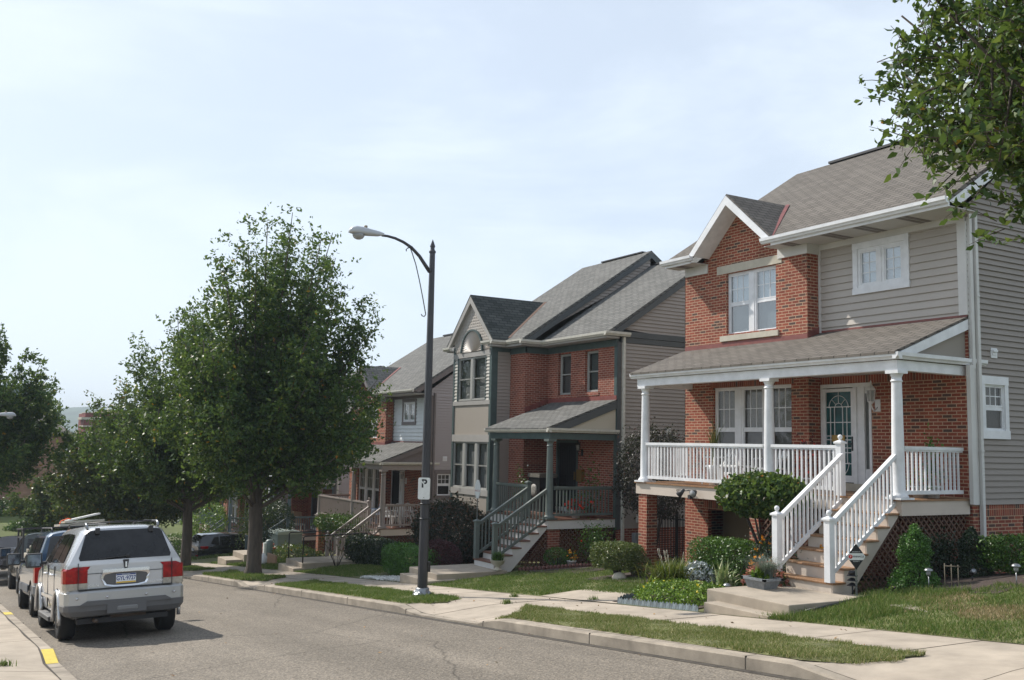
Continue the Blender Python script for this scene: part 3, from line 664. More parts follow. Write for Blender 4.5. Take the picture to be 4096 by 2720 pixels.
    # garage recess
    mb = B(); mb.box(17.1, 17.14, 16.2, 18.6, -4.2, -1.4); mb.build('garage_door', m_tan, root)
    # stairs
    stairs(root, 13.04, 11.60, 12.90, -2.17, .223, .283, 6, T['deck'], T['riser'], -2.55, (13.35, -1.12))
    mb = B(); P1 = Fr('Y', 11.62).P; lattice(mb, P1, [(13.45, -2.5), (14.78, -2.5), (14.78, -1.14)]); mb.build('lattice', m_lat, root); mb = B(); lattice(mb, P1, [(14.82, -2.6), (16.65, -2.6), (16.65, -1.1), (14.82, -1.1)])
    mb.build('lattice', m_lat, root); mb = B(); lattice(mb, Fr('X', 14.86).P, [(12.95, -3), (14.98, -3), (14.98, -1.1), (12.95, -1.1)]); mb.build('lattice', m_lat, root)
    newel(root, 13.08, 11.66, -2.17, -1.10, T['rail']); newel(root, 13.08, 12.84, -2.17, -1.10, T['rail']); newel(root, 14.80, 12.90, -.82, .20, T['rail'])
    dzr = 1.115/1.63
    for y in (11.66, 12.84): rail(root, (13.14, y, -2.12), (14.77, y, -.98), .93, .10, T['rail'], sp=.105)
    rail(root, (14.83, 12.97, -.82), (14.83, 14.68, -.82), .91, .12, T['rail']); rail(root, (14.83, 14.9, -.82), (14.83, 18.78, -.82), .91, .12, T['rail'])
    rail(root, (14.95, 11.62, -.82), (16.6, 11.62, -.82), .91, .12, T['rail']); rail(root, (14.95, 18.92, -.82), (16.3, 18.92, -.82), .91, .12, T['rail'])
    del root['_org']
    return root
# ------------------------------------------------------------ house with the stepped roof and tall siding bay
def house_b(loc_off, label, T):
    ORG = (17.3, 27.2, -3.3)
    root = empty('house', label, 'house', (ORG[0]+loc_off[0], ORG[1]+loc_off[1], ORG[2]+loc_off[2])); root['_org'] = ORG
    B = lambda: MB(ORG)
    YR, YI, YC, YL = 23.40, 27.21, 28.17, 30.9; XW, XI, XF = 17.37, 16.50, 15.80
    W, I, F = Fr('X', XW), Fr('X', XI), Fr('X', XF); S = Fr('Y', YR); SC = Fr('Y', YC); SI = Fr('Y', YI); N = Fr('N', YL)
    g, ch = T['green'], T['char']; det = T.get('detail', True)
    mb = B(); wall(mb, W, YR+.12, YI, -5.2, 2.98, [(24.36, 25.08, 1.66, 2.93), (25.85, 26.59, 1.62, 2.93), (25.38, 26.6, -2.05, .18)], rev=.13)
    I.quad(mb, YI, YC, -5.2, 3.0); SI.quad(mb, XI, XW+.05, -5.2, 3.0); S.quad(mb, XW, 26, -5.2, -2.36); N.quad(mb, XF, 26, -5.2, -2.36)
    W.box(mb, 24.30, 25.14, 1.55, 1.655, -.1, .02); W.box(mb, 25.79, 26.65, 1.51, 1.615, -.1, .02)
    mb.build('brick_wall', m_brick2, root)
    mb = B(); siding(mb, S, [(XW+.1, -2.36), (26, -2.36), (26, 3.08), (XW+.1, 3.08)]); siding(mb, S, [(XW-.3, 3.44), (25.9, 3.3), (21.4, 6.2), (21.35, 6.2)])
    siding(mb, SC, [(XF+.2, -3), (XI, -3), (XI, 3.05), (XF+.2, 3.05)]); mb.build('side_siding', T['ssid'], root); mb = B(); siding(mb, N, [(XF, -2.36), (26, -2.36), (26, 3.3), (XF, 3.3)]); siding(mb, N, [(XF, 3.3), (26, 3.3), (21.4, 6.7), (21.35, 6.7)])
    siding(mb, Fr('Y', 26.96), [(16.3, 3.30), (21.4, 6.15), (21.4, 6.75), (16.45, 3.50)]); mb.quad((26, YR, -5), (26, YL, -5), (26, YL, 3.4), (26, YR, 3.4))
    mb.build('side_siding', T['ssid'], root)
    mb = B(); siding(mb, F, [(28.28, 1.45), (28.53, 1.45), (28.53, 2.95), (28.28, 2.95)]); mb.build('front_siding', T['fsid'], root); mb = B(); siding(mb, F, [(30.57, 1.45), (30.8, 1.45), (30.8, 2.95), (30.57, 2.95)]); mb.build('front_siding', T['fsid'], root)
    mb = B(); F.quad(mb, 28.2, 30.85, .3, 1.31); F.quad(mb, 28.2, 30.85, -4.6, -1.69); mb.split('beadboard', T.get('bead', m_bead), root)
    mb = B()
    for z0, z1 in ((.07, .31), (1.31, 1.45), (2.95, 3.11), (-1.70, -1.50)): F.box(mb, 28.22, 30.86, z0, z1, -.02, .035)
    mb.split('trim_band', T['band'], root)
    mb = B(); F.box(mb, YC, YC+.12, -4.5, 3.35, -.04, .03); F.box(mb, 30.79, YL, -4.5, 3.35, -.04, .03); SC.box(mb, XF-.029, XF+.2, -4.5, 3.3, .0, .03)
    for u0, u1 in ((28.52, 28.57), (30.53, 30.58)): F.box(mb, u0, u1, 1.45, 2.95, -.02, .03)
    W.box(mb, YR, YR+.13, -2.4, 3.0, -.02, .012); W.box(mb, YR, YI-.02, 2.98, 3.18, -.05, .03); SI.box(mb, XI+.0, XW, 2.98, 3.18, 0, .03); I.box(mb, YI-.03, YC, 2.98, 3.18, -.05, .03); SC.box(mb, XF+.2, XI, 3.05, 3.3, 0, .02)
    mb.split('trim_board', g, root)
    mb = B(); S.box(mb, XW+.13, 26, 3.09, 3.25, 0, .035); S.box(mb, XW+.1, 26, 3.26, 3.43, 0, .05); S.box(mb, XW, XW+.13, -2.4, 3.1, -.005, .03); mb.split('band_board', ch, root)
    # lower (right) roof and upper (left) roof
    s = .665
    ap, az, f0, f1, X0, fz = 29.56, 5.10, 27.9, 31.25, 15.66, 3.42; rxx = 16.18+(az-3.42)/s
    def roof(y0, y1, ex, ez, rx=21.4, bx=26.5, notch=False):
        mb = B(); rz = ez+s*(rx-ex)
        if notch: roofplane(mb, [(ex, y0, ez), (ex, f0, ez), (rxx, ap, ez+s*(rxx-ex)), (rx, ap, rz), (rx, y0, rz)]); roofplane(mb, [(ex+.01, y1, ez), (rx, y1, rz), (rx, ap, rz), (rxx, ap, ez+s*(rxx-ex))])
        else: roofplane(mb, [(ex, y0, ez), (ex, y1, ez), (rx, y1, rz), (rx, y0, rz)])
        roofplane(mb, [(rx, y0, rz), (rx, y1, rz), (bx, y1, ez-.0), (bx, y0, ez-.0)])
        return mb.build('roof', T['roof'], root), rz
    r1, rz1 = roof(YR-.12, 26.94, 16.92, 3.37); r2, rz2 = roof(26.88, YL+.25, 16.18, 3.42, notch=True)
    mb = B(); mb.box(21.31, 21.49, 23.9, 26.6, rz1-.005, rz1+.035); mb.build('ridge_vent', m_plastic, r1); mb = B(); mb.box(21.31, 21.49, 27.3, 29.8, rz2-.005, rz2+.035); mb.build('ridge_vent', m_plastic, r2)
    mb = B()
    for y, ex, ez, rz in ((YR-.115, 16.95, 3.37, rz1), (26.885, 16.22, 3.42, rz2), (YL+.25, 16.22, 3.42, rz2)):
        mb.prism([(ex, ez-.09), (21.4, rz-.09), (21.4, rz-.27), (ex+.28, ez-.10)], 'y', y-.03, y); mb.prism([(26.3, ez), (21.4, rz-.09), (21.4, rz-.27), (26.0, ez-.1)], 'y', y-.03, y)
    mb.split('rake_board', ch, root)
    # dormer gable
    ap, az, f0, f1, X0, fz = 29.56, 5.10, 27.9, 31.25, 15.66, 3.42; rxx = 16.18+(az-3.42)/s
    mb = B()
    mb.add([(X0, f0, fz), (X0, ap, az), (rxx, ap, az), (16.2, f0, fz+.02)], [(0, 1, 2, 3)]); mb.add([(X0, f1, fz), (X0, ap, az), (rxx, ap, az), (16.2, f1, fz+.02)], [(0, 1, 2, 3)])
    mb.add([(X0, f0, fz-.05), (X0, ap, az-.05), (X0, ap, az), (X0, f0, fz)], [(0, 1, 2, 3)]); mb.add([(X0, f1, fz-.05), (X0, ap, az-.05), (X0, ap, az), (X0, f1, fz)], [(0, 1, 2, 3)])
    mb.build('dormer_roof', T['roofd'], root)
    mb = B()
    for fy in (f0, f1):
        k = 1 if fy > ap else -1
        mb.prism([(fy, fz-.04), (ap, az-.045), (ap, az-.30), (fy-k*.20, fz-.04)], 'x', X0+.004, XF-.01)
    mb.split('gable_fascia', T['rakeb'], root)
    mb = B(); F.quad(mb, 28.2, 30.9, 3.1, 3.46); mb.add([F.P(28.1, 3.46), F.P(31.0, 3.46), F.P(ap, 4.98)], [(0, 1, 2)])
    z = 3.22
    while z < 4.8:                                                      # fish-scale shingles
        hw = 1.32 if z < 3.46 else (4.95-z)/1.5*1.42; off = .065 if int((z-3.22)/.1+.5) % 2 else 0
        u = -hw+off
        while u < hw-.06:
            if ((u+.06)/.85)**2+((z-3.05)/.9)**2 > .9 or z > 3.9:
                c = F.P(ap+u+.06, z, .006)
                pts = [(c[0], c[1]+.058*math.cos(t), c[2]+.058*math.sin(t)) for t in [math.pi+math.pi*i/6 for i in range(7)]]
                pts2 = [(p[0]-.016, p[1], p[2]) for p in pts]
                n = len(pts); mb.add(pts+pts2+[(c[0]+.004, c[1]-.058, c[2]+.10), (c[0]+.004, c[1]+.058, c[2]+.10)], [tuple(range(n, 2*n)), (n, 2*n, 2*n+1, 2*n-1)]+[(i, i+1, n+i+1, n+i) for i in range(n-1)])
            u += .13
        z += .1
    mb.build('scalloped_gable', T.get('scal', m_taupe2), root)
    mb = B(); R = .72; cy = 29.52; cz = 3.12
    n = 26
    for i in range(n):
        t0, t1 = math.pi*i/n, math.pi*(i+1)/n; tm = (t0+t1)/2
        q = lambda t, r, d: F.P(cy+r*math.cos(t), cz+r*math.sin(t), d)
        mb.add([q(t0, .03, .03), q(t0, R, .03), q(tm, R, .065), q(tm, .03, .045)], [(0, 1, 2, 3)]); mb.add([q(tm, .03, .045), q(tm, R, .065), q(t1, R, .03), q(t1, .03, .03)], [(0, 1, 2, 3)])
    mb.build('sunburst', T['fan'], root)
    mb = B()
    for i in range(20):
        t0, t1 = math.pi*i/20, math.pi*(i+1)/20
        P = lambda t, r, d: F.P(cy+r*math.cos(t), cz+r*math.sin(t), d)
        mb.add([P(t0, R, .09), P(t1, R, .09), P(t1, R+.06, .09), P(t0, R+.06, .09), P(t0, R, .0), P(t1, R, .0), P(t1, R+.06, .0), P(t0, R+.06, .0)], [(0, 1, 2, 3), (0, 4, 5, 1), (3, 2, 6, 7)])
    mb.build('arch_moulding', g, root)
    mb = B(); mb.bar((16.3, f0+.05, 3.52), (rxx, ap-.03, az+.02), .10, .012); mb.split('valley_flashing', m_lat, root)
    # gutters and soffits
    mb = B(); gutter(mb, 'y', YR-.12, 26.88, 16.92, 3.25); gutter(mb, 'x', 16.80, 17.72, YR-.10, 3.26); gutter(mb, 'x', 16.06, 16.92, 26.88, 3.25); gutter(mb, 'y', 26.88, 27.9, 16.18, 3.28); gutter(mb, 'x', 15.55, 16.18, 27.9, 3.28); gutter(mb, 'y', 27.9, 28.55, 15.66, 3.28); gutter(mb, 'y', 30.85, 31.35, 15.66, 3.24)
    mb.split('eave_gutter', T['gut'], root)
    mb = B(); mb.box(16.9, XW, YR-.1, 26.9, 3.19, 3.25); mb.box(16.16, XW, 26.9, 28.2, 3.19, 3.27); mb.box(15.64, 16.2, 27.9, 28.2, 3.2, 3.29); mb.box(15.64, 16.2, 30.88, 31.2, 3.2, 3.26); mb.split('soffit', T['band'], root)
    downspout(root, XW+.20, YR-.06, -3.7, 3.25, T['gut'])
    # windows
    window(root, W, 24.36, 25.08, 1.66, 2.93, T['wf'], 1, grid=None, rec=.1, blind=m_screen, glass=m_glass, fw=.055); window(root, W, 25.85, 26.59, 1.62, 2.93, T['wf'], 1, grid=None, rec=.1, blind=m_screen, fw=.055)
    window(root, F, 28.58, 30.52, 1.47, 2.94, T['wf'], 2, grid=None, rec=0, blind=m_screen, mull=.13, fw=.05, low=m_curtain)
    window(root, F, 28.32, 30.78, -1.5, .07, T['wf'], 3, grid=None, rec=0, blind=m_curtain, mull=.14, fw=.05, low=m_curtain)
    # door
    mb = B(); W.box(mb, 25.38, 25.46, -2.05, .18, -.12, .02); W.box(mb, 26.52, 26.6, -2.05, .18, -.12, .02); W.box(mb, 25.46, 26.52, .1, .18, -.12, .02); mb.split('door_frame', g, root)
    mb = B(); W.box(mb, 25.50, 26.48, -1.92, .1, -.08, -.03)
    if det:
        for u in [25.6+.1*i for i in range(9)]: W.box(mb, u-.006, u+.006, -1.8, 0, -.03, -.015)
        for z in (-1.8, -1.2, -.9, 0): W.box(mb, 25.56, 26.42, z-.01, z+.01, -.03, -.013)
    dr = mb.build('security_door', m_black, root); mb = B(); W.box(mb, 25.55, 25.58, -1.05, -.8, -.03, .02); mb.build('handle', m_brass, dr)
    mb = B(); W.box(mb, 25.40, 26.58, -2.04, -1.92, -.1, .05); mb.build('threshold', m_white, root)
    lantern(root, W, 25.15, -.18, 1.0, m_black)
    mb = B(); W.box(mb, 25.02, 25.30, -1.08, -.72, 0, .12); W.box(mb, 25.08, 25.24, -1.02, -.86, .12, .13); mb.build('mailbox', m_brass, root)
    # porch
    PX, PR, PL_ = 15.05, 23.40, 26.95; pe, pz, ps = 14.93, .50, .365; wz = pz+ps*(XW-pe)
    mb = B(); roofplane(mb, [(pe, PR, pz), (pe, PL_, pz), (XW, PL_, wz), (XW, PR, wz)], .05); mb.build('porch_roof', T['roof'], root)
    mb = B(); mb.box(PX, PX+.2, PR+.02, PL_-.1, .18, .36); mb.box(PX+.2, XW-.02, PR+.02, PR+.2, .18, .36); mb.box(PX+.2, XI, PL_-.3, PL_-.1, .18, .36); mb.split('porch_beam', T['beam'], root)
    mb = B(); mb.box(PX+.1, XW, PR+.1, PL_-.2, .31, .33); mb.build('porch_ceiling', m_soffit, root)
    mb = B(); gutter(mb, 'y', PR-.1, PL_+.1, PX, .37); gutter(mb, 'x', PX-.12, XW+.05, PR+.02, .375); mb.split('porch_gutter', T['gut'], root)
    mb = B(); mb.prism([(PX+.2, .42), (XW-.02, .42), (XW-.02, wz-.1)], 'y', PR+.03, PR+.05); mb.split('porch_gable_panel', T['panel'], root)
    mb = B(); mb.prism([(pe+.12, pz-.02), (XW, wz-.055), (XW, wz-.27), (pe+.7, pz-.03)], 'y', PR-.015, PR+.03); mb.build('porch_rake_board', ch, root)
    mb = B(); W.box(mb, PR, PL_+.2, wz-.03, wz+.12, 0, .02); mb.bar((XI, YI-.012, pz+ps*(XI-pe)+.06), (XW, YI-.012, wz+.06), .02, .14); mb.split('flashing', m_copper, root)
    for y in (PR+.14, PL_-.35): column(root, PX+.1, y, -2.06, .18, .1, T['rail'])
    mb = B(); mb.box(PX-.04, XW, PR, PL_-.1, -2.09, -2.06); mb.build('deck', T['deck'], root)
    mb = B(); mb.box(PX, PX+.03, PR+.02, PL_-.12, -2.33, -2.091); mb.box(PX+.03, XW, PR+.02, PR+.05, -2.33, -2.091); mb.split('deck_fascia', T['fascia'], root)
    for a, b in ((PR+.1, PR+.45), (PL_-.5, PL_-.15)):
        mb = B(); mb.box(PX+.04, PX+.44, a, b, -5.2, -2.33); mb.build('brick_pier', m_brick2, root)
    stairs(root, 13.35, 23.50, 24.62, -3.18, .188, .278, 6, T['deck'], T['riser'], -3.5, (13.85, -2.35))
    mb = B(); P1 = Fr('Y', 23.52).P; lattice(mb, P1, [(14.0, -3.7), (15.05, -3.7), (15.05, -2.38)]); mb.build('lattice', m_lat, root); mb = B(); lattice(mb, P1, [(15.5, -4.2), (XW, -4.2), (XW, -2.33), (15.5, -2.33)]); mb.build('lattice', m_lat, root); mb = B(); lattice(mb, Fr('X', PX+.08).P, [(24.6, -4.2), (26.4, -4.2), (26.4, -2.33), (24.6, -2.33)]); mb.build('lattice', m_lat, root)
    newel(root, 13.42, 23.55, -3.18, -2.12, T['rail'], ball=False); newel(root, 13.42, 24.58, -3.18, -2.12, T['rail'], ball=False); newel(root, 15.10, 24.6, -2.06, -1.05, T['rail'], ball=False)
    for y in (23.55, 24.58): rail(root, (13.48, y, -3.14), (15.08, y, -2.16), .93, .10, T['rail'])
    rail(root, (PX+.08, 24.68, -2.06), (PX+.08, PL_-.45, -2.06), .88, .12, T['rail']); rail(root, (PX+.2, PR+.08, -2.06), (XW-.1, PR+.08, -2.06), .88, .12, T['rail'])
    del root['_org']
    return root
# ------------------------------------------------------------ ground
SLP, H0 = 0.088, 1.72
def base(Y):
    Y = np.asarray(Y, float); a = -H0-SLP*Y
    t = np.clip(Y-50, 0, 14); z = -H0-SLP*50-SLP*(t-t*t/28)
    return np.where(Y > 50, z, np.maximum(a, -99))
def base2(Y):
    Y = np.asarray(Y, float); t = np.clip(Y-62, 0, 14); return np.where(Y > 62, -H0-SLP*62-SLP*(t-t*t/28), -H0-SLP*Y)
def roadz(X, Y):
    X = np.asarray(X, float); return base(Y)-.085*np.clip((4.9-X)/3.15, 0, 1)**2
DIPR = [(-30, 7.0), (14.9, 17.2), (27.9, 28.8), (35.6, 37.6), (50.5, 200)]
DIPL = [(-30, 15.0), (50.5, 200)]
def kerbh(Y, dips, ramp_=.75):
    h = .15
    for a, b in dips:
        d = max(a-Y, Y-b, 0); h = min(h, .03+.12*min(1, d/ramp_))
    return h
kerbR = np.vectorize(lambda y: kerbh(y, DIPR)); kerbL = np.vectorize(lambda y: kerbh(y, DIPL))
def pavez(X, Y):
    """paved/verge level right of the road"""
    X = np.asarray(X, float); k = kerbR(Y); t = np.clip((X-8.28)/1.3, 0, 1)
    return base2(Y)+k+(.15-k)*t
def lawnz(X, Y):
    X = np.asarray(X, float); Y = np.asarray(Y, float)
    r = .07*np.clip(X-11.15, 0, 4)+.05*np.clip(X-11.15, 0, 5)*np.clip((12.5-Y)/3, 0, 1)
    return base2(Y)+.155+r
def grid(name, x0, x1, y0, y1, fz, mat, nx=2, ny=50, kind='structure', off=0.0, skip=None):
    xs = np.linspace(x0, x1, nx); ys = np.linspace(y0, y1, ny); XX, YY = np.meshgrid(xs, ys); ZZ = fz(XX, YY)+off
    mb = MB(); mb.v = [tuple(p) for p in np.stack([XX, YY, ZZ], -1).reshape(-1, 3)]
    for j in range(ny-1):
        for i in range(nx-1):
            if skip and skip((xs[i]+xs[i+1])/2, (ys[j]+ys[j+1])/2): continue
            a = j*nx+i; mb.f.append((a, a+1, a+nx+1, a+nx)); mb.sm.append(True)
    o = mb.build(name, mat); tag(o, kind=kind); return o
# asphalt
def asphalt():
    m, t, p = newmat('asphalt'); Lk = t.links.new; tc = node(t, 'ShaderNodeTexCoord'); v = tc.outputs['Object']
    a = node(t, 'ShaderNodeTexNoise', i_Scale=0.35, i_Detail=5.0); b = node(t, 'ShaderNodeTexVoronoi', i_Scale=48.0); c = node(t, 'ShaderNodeTexNoise', i_Scale=30.0, i_Detail=6.0, i_Roughness=0.75)
    for n_ in (a, b, c): Lk(v, n_.inputs['Vector'])
    r1 = ramp(t, [(0.3, (0.165, 0.145, 0.12)), (0.7, (0.215, 0.19, 0.158))]); Lk(a.outputs['Fac'], r1.inputs[0])
    r2 = ramp(t, [(0.0, (0.5, 0.48, 0.46)), (0.55, (1, 1, 1)), (1.0, (1.6, 1.55, 1.48))]); Lk(b.outputs['Color'], r2.inputs[0])
    mu = node(t, 'ShaderNodeMixRGB', blend_type='MULTIPLY'); mu.inputs[0].default_value = 1; Lk(r1.outputs[0], mu.inputs[1]); Lk(r2.outputs[0], mu.inputs[2])
    r3 = ramp(t, [(0.3, (0.78, 0.78, 0.78)), (0.7, (1.18, 1.17, 1.15))]); Lk(c.outputs['Fac'], r3.inputs[0])
    m2 = node(t, 'ShaderNodeMixRGB', blend_type='MULTIPLY'); m2.inputs[0].default_value = 1; Lk(mu.outputs[0], m2.inputs[1]); Lk(r3.outputs[0], m2.inputs[2])
    # thin cracks and old oil drips
    vc = node(t, 'ShaderNodeTexVoronoi', feature='DISTANCE_TO_EDGE', i_Scale=0.28); wv = node(t, 'ShaderNodeTexNoise', i_Scale=1.6, i_Detail=5.0)
    mv = node(t, 'ShaderNodeMixRGB'); mv.inputs[0].default_value = .22; Lk(v, wv.inputs['Vector']); Lk(v, mv.inputs[1]); Lk(wv.outputs['Color'], mv.inputs[2]); Lk(mv.outputs[0], vc.inputs['Vector'])
    cr = node(t, 'ShaderNodeMapRange'); cr.inputs['From Max'].default_value = 0.006; cr.inputs['To Min'].default_value = 0.55; Lk(vc.outputs['Distance'], cr.inputs[0])
    mpl = node(t, 'ShaderNodeMapping'); mpl.inputs['Scale'].default_value = (1.1, .06, 1); Lk(v, mpl.inputs[0]); ln = node(t, 'ShaderNodeTexNoise', i_Scale=1.0, i_Detail=4.0); Lk(mpl.outputs[0], ln.inputs['Vector'])
    lr = node(t, 'ShaderNodeMapRange'); lr.inputs['From Min'].default_value = .35; lr.inputs['From Max'].default_value = .65; lr.inputs['To Min'].default_value = .86; lr.inputs['To Max'].default_value = 1.10; Lk(ln.outputs['Fac'], lr.inputs[0])
    sp = node(t, 'ShaderNodeTexNoise', i_Scale=1.9, i_Detail=5.0, i_Roughness=.7); Lk(v, sp.inputs['Vector']); sr = node(t, 'ShaderNodeMapRange'); sr.inputs['From Min'].default_value = .66; sr.inputs['From Max'].default_value = .78; sr.inputs['To Min'].default_value = 1.0; sr.inputs['To Max'].default_value = .62; Lk(sp.outputs['Fac'], sr.inputs[0])
    k1 = node(t, 'ShaderNodeMath', operation='MULTIPLY'); Lk(cr.outputs[0], k1.inputs[0]); Lk(lr.outputs[0], k1.inputs[1]); k2 = node(t, 'ShaderNodeMath', operation='MULTIPLY'); Lk(k1.outputs[0], k2.inputs[0]); Lk(sr.outputs[0], k2.inputs[1])
    sc_ = node(t, 'ShaderNodeVectorMath', operation='SCALE'); Lk(m2.outputs[0], sc_.inputs[0]); Lk(k2.outputs[0], sc_.inputs['Scale']); Lk(sc_.outputs[0], p.inputs['Base Color'])
    p.inputs['Roughness'].default_value = 0.85; p.inputs['Specular IOR Level'].default_value = 0.3
    bn = node(t, 'ShaderNodeBump', i_Strength=0.7, i_Distance=0.006); Lk(b.outputs['Distance'], bn.inputs['Height']); Lk(bn.outputs[0], p.inputs['Normal'])
    return m
m_asph = asphalt()
m_far = M('distant_ground', (0.07, 0.10, 0.04), 0.95, noise=0.4, nscale=0.05)
grid('ground', -400, 900, -60, 1800, lambda X, Y: np.where(Y > 120, base(Y)-(Y-120)*.03, base(Y))-.45, m_far, 30, 120)
grid('road', 1.75, 8.1, -8, 52, roadz, m_asph, 14, 61)
grid('cross_road', -80, 8.1, 52, 66.5, lambda X, Y: base(Y)-.085*np.clip((4.9-np.maximum(X, 1.75))/3.15, 0, 1)**2*np.clip((56-Y)/4, 0, 1), m_asph, 50, 15)
def kerb(name, X0, sgn, fk, fz, y0, y1, mat, yellow=None):
    ys = np.arange(y0, y1, .25); mb = MB(); jb = MB(); w = .17
    seg = 3.05; prev = None
    for i, y in enumerate(ys):
        k = float(fk(y)); z = float(fz(y)); b = z-.1; tz = z+k
        p = [(X0, y, b), (X0, y, tz-.02 if k > .05 else tz), (X0+sgn*.02, y, tz), (X0+sgn*w, y, tz), (X0+sgn*w, y, b)]
        mb.v += p; n = len(mb.v)
        if i:
            for q in range(4): mb.f.append((n-10+q, n-9+q, n-4+q, n-5+q)); mb.sm.append(False)
    o = mb.build(name, mat); tag(o, kind='structure')
    y = y0+1.2
    while y < y1:
        k = float(fk(y)); z = float(fz(y)); jb.box(X0-.003*sgn, X0+sgn*(w+.0), y-.006, y+.006, z-.05, z+k+.002); y += seg
    j = jb.build('kerb_joint', m_joint); j.parent = o
    return o
kerb('kerb', 8.1, 1, kerbR, lambda y: base(y), -8, 52, m_curb)
kerb('kerb', 1.75, -1, kerbL, lambda y: float(roadz(1.75, y)), -8, 52, m_curb)
# dirt line in the gutter
grid('gutter_grit', 7.96, 8.098, -8, 51.9, lambda X, Y: base(Y), M('gutter_grit', (0.06, 0.052, 0.042), 0.95, noise=0.5, nscale=8), 2, 61, off=.004)
# verges, pavement
def inpoly(x, y, P):
    c = False; n = len(P)
    for i in range(n):
        x0, y0 = P[i]; x1, y1 = P[(i+1) % n]
        if (y0 > y) != (y1 > y) and x < (x1-x0)*(y-y0)/(y1-y0)+x0: c = not c
    return c
VERGE = [[(8.30, 7.75), (8.9, 7.25), (9.55, 7.2), (9.72, 8.6), (9.74, 15.85), (9.3, 15.3), (8.36, 14.5)], [(8.31, 18.0), (9.05, 17.75), (9.72, 18.35), (9.74, 27.5), (8.9, 26.7), (8.31, 26.6)],
         [(8.31, 29.6), (8.9, 29.2), (9.74, 30.0), (9.74, 36.3), (9.2, 35.4), (8.31, 34.7)], [(8.31, 38.6), (9.0, 38.2), (9.74, 38.6), (9.74, 51), (8.31, 51)]]
mb = MB(); jb = MB()
grid('pavement_base', 8.26, 11.18, -8, 66, pavez, m_joint, 6, 149, off=-.012)
y = -7.6; rnd = random.Random(4)
rows = []
while y < 62:
    L_ = 1.52; cols = [(8.275, 9.75), (9.762, 11.15)]
    for (xa, xb) in cols:
        n = 5; dz = rnd.uniform(-.004, .004); g_ = .007
        for i in range(4):
            for j in range(n):
                x0 = xa+(xb-xa)*i/4; x1 = xa+(xb-xa)*(i+1)/4; ya = y+g_+(L_-2*g_)*j/n; yb = y+g_+(L_-2*g_)*(j+1)/n
                if any(inpoly((x0+x1)/2, (ya+yb)/2, [(px*.97+.25, py*.98+.2) for px, py in V_]) for V_ in []): continue
                mb.quad((x0, ya, float(pavez(x0, ya))+dz), (x1, ya, float(pavez(x1, ya))+dz), (x1, yb, float(pavez(x1, yb))+dz), (x0, yb, float(pavez(x0, yb))+dz))
    y += L_
tag(mb.build('pavement', m_conc), kind='structure')
mb = MB()
for V_ in VERGE:                                                        # soil of each verge as a low raised sheet
    ys = sorted({p[1] for p in V_}); lo, hi = min(ys), max(ys); n = max(8, int((hi-lo)/.3))
    prev = None
    for i in range(n+1):
        y = lo+(hi-lo)*i/n; yy = min(max(y, lo+1e-3), hi-1e-3); xs = []
        for k in range(len(V_)):
            (xa, ya), (xb, yb) = V_[k], V_[(k+1) % len(V_)]
            if (ya > yy) != (yb > yy): xs.append(xa+(xb-xa)*(yy-ya)/(yb-ya))
        if len(xs) < 2: continue
        a, b = min(xs), max(xs); row = [(a+(b-a)*t, y, float(pavez(a+(b-a)*t, y))+(.022 if 0 < t < 1 else .006)) for t in (0, .08, .5, .92, 1)]
        if prev:
            for q in range(4): mb.quad(prev[q], prev[q+1], row[q+1], row[q])
        prev = row
tag(mb.build('verge_soil', m_soil), kind='structure')
grid('lawn_ground', 11.15, 17.0, -6, 62, lawnz, m_soil, 14, 137, skip=lambda x, y: 11.4 < x and 51.2 < y < 53.8)
grid('lawn_ground', 17.0, 60.0, -6, 62, lawnz, m_soil, 10, 69)
grid('left_pavement', -3.5, 1.58, -6, 52, lambda X, Y: roadz(1.75, Y)+kerbL(Y)+(.15-kerbL(Y))*np.clip((1.58-X)/1.2, 0, 1), m_conc2, 8, 117, off=.003)
mb = MB(); LPZ = lambda x, y: float(roadz(1.75, y)+kerbL(y)+(.15-kerbL(y))*np.clip((1.58-x)/1.2, 0, 1))+.009
for y in np.arange(-4.2, 50, 3.05):
    xs = np.linspace(-3.4, 1.57, 8)
    for xa, xb in zip(xs[:-1], xs[1:]): mb.quad((xa, y-.006, LPZ(xa, y)), (xb, y-.006, LPZ(xb, y)), (xb, y+.006, LPZ(xb, y)), (xa, y+.006, LPZ(xa, y)))
ys = np.linspace(-4, 50, 109)
for ya, yb in zip(ys[:-1], ys[1:]): mb.quad((1.556+.012*math.sin(ya*2), ya, LPZ(1.56, ya)), (1.582, ya, LPZ(1.58, ya)), (1.582, yb, LPZ(1.58, yb)), (1.556+.012*math.sin(yb*2), yb, LPZ(1.56, yb)))
tag(mb.build('pavement_joint', m_joint), kind='structure')
grid('left_lawn', -60, -3.5, -6, 52, lambda X, Y: roadz(1.75, Y)+.16, m_soil, 10, 40)
mb = MB()
for y0, y1 in ((15.0, 15.75), (22.9, 23.6)):
    ys = np.linspace(y0, y1, 6)
    for a, b in zip(ys[:-1], ys[1:]):
        za, zb = [float(roadz(1.75, q)+kerbL(q)) for q in (a, b)]
        mb.quad((1.752, a, za-.10), (1.752, b, zb-.10), (1.752, b, zb-.012), (1.752, a, za-.012)); mb.quad((1.74, a, za+.004), (1.74, b, zb+.004), (1.582, b, zb+.004), (1.582, a, za+.004))
tag(mb.build('yellow_kerb_paint', m_yellow), kind='structure')
# far side of the cross road
BK = lambda X, Y: base(np.minimum(Y, 64))+.15+np.where(Y > 68.5, (np.minimum(Y, 76)-68.5)*.13, 0)
grid('far_pavement', -80, 16, 66.5, 68.5, lambda X, Y: base(64)+.15+0*X, m_conc2, 12, 3)
grid('grass_bank', -80, 60, 68.5, 130, BK, M('bank_grass', (0.10, 0.125, 0.035), 0.95, noise=0.35, nscale=0.6, bump=0.5, bscale=12), 40, 60)
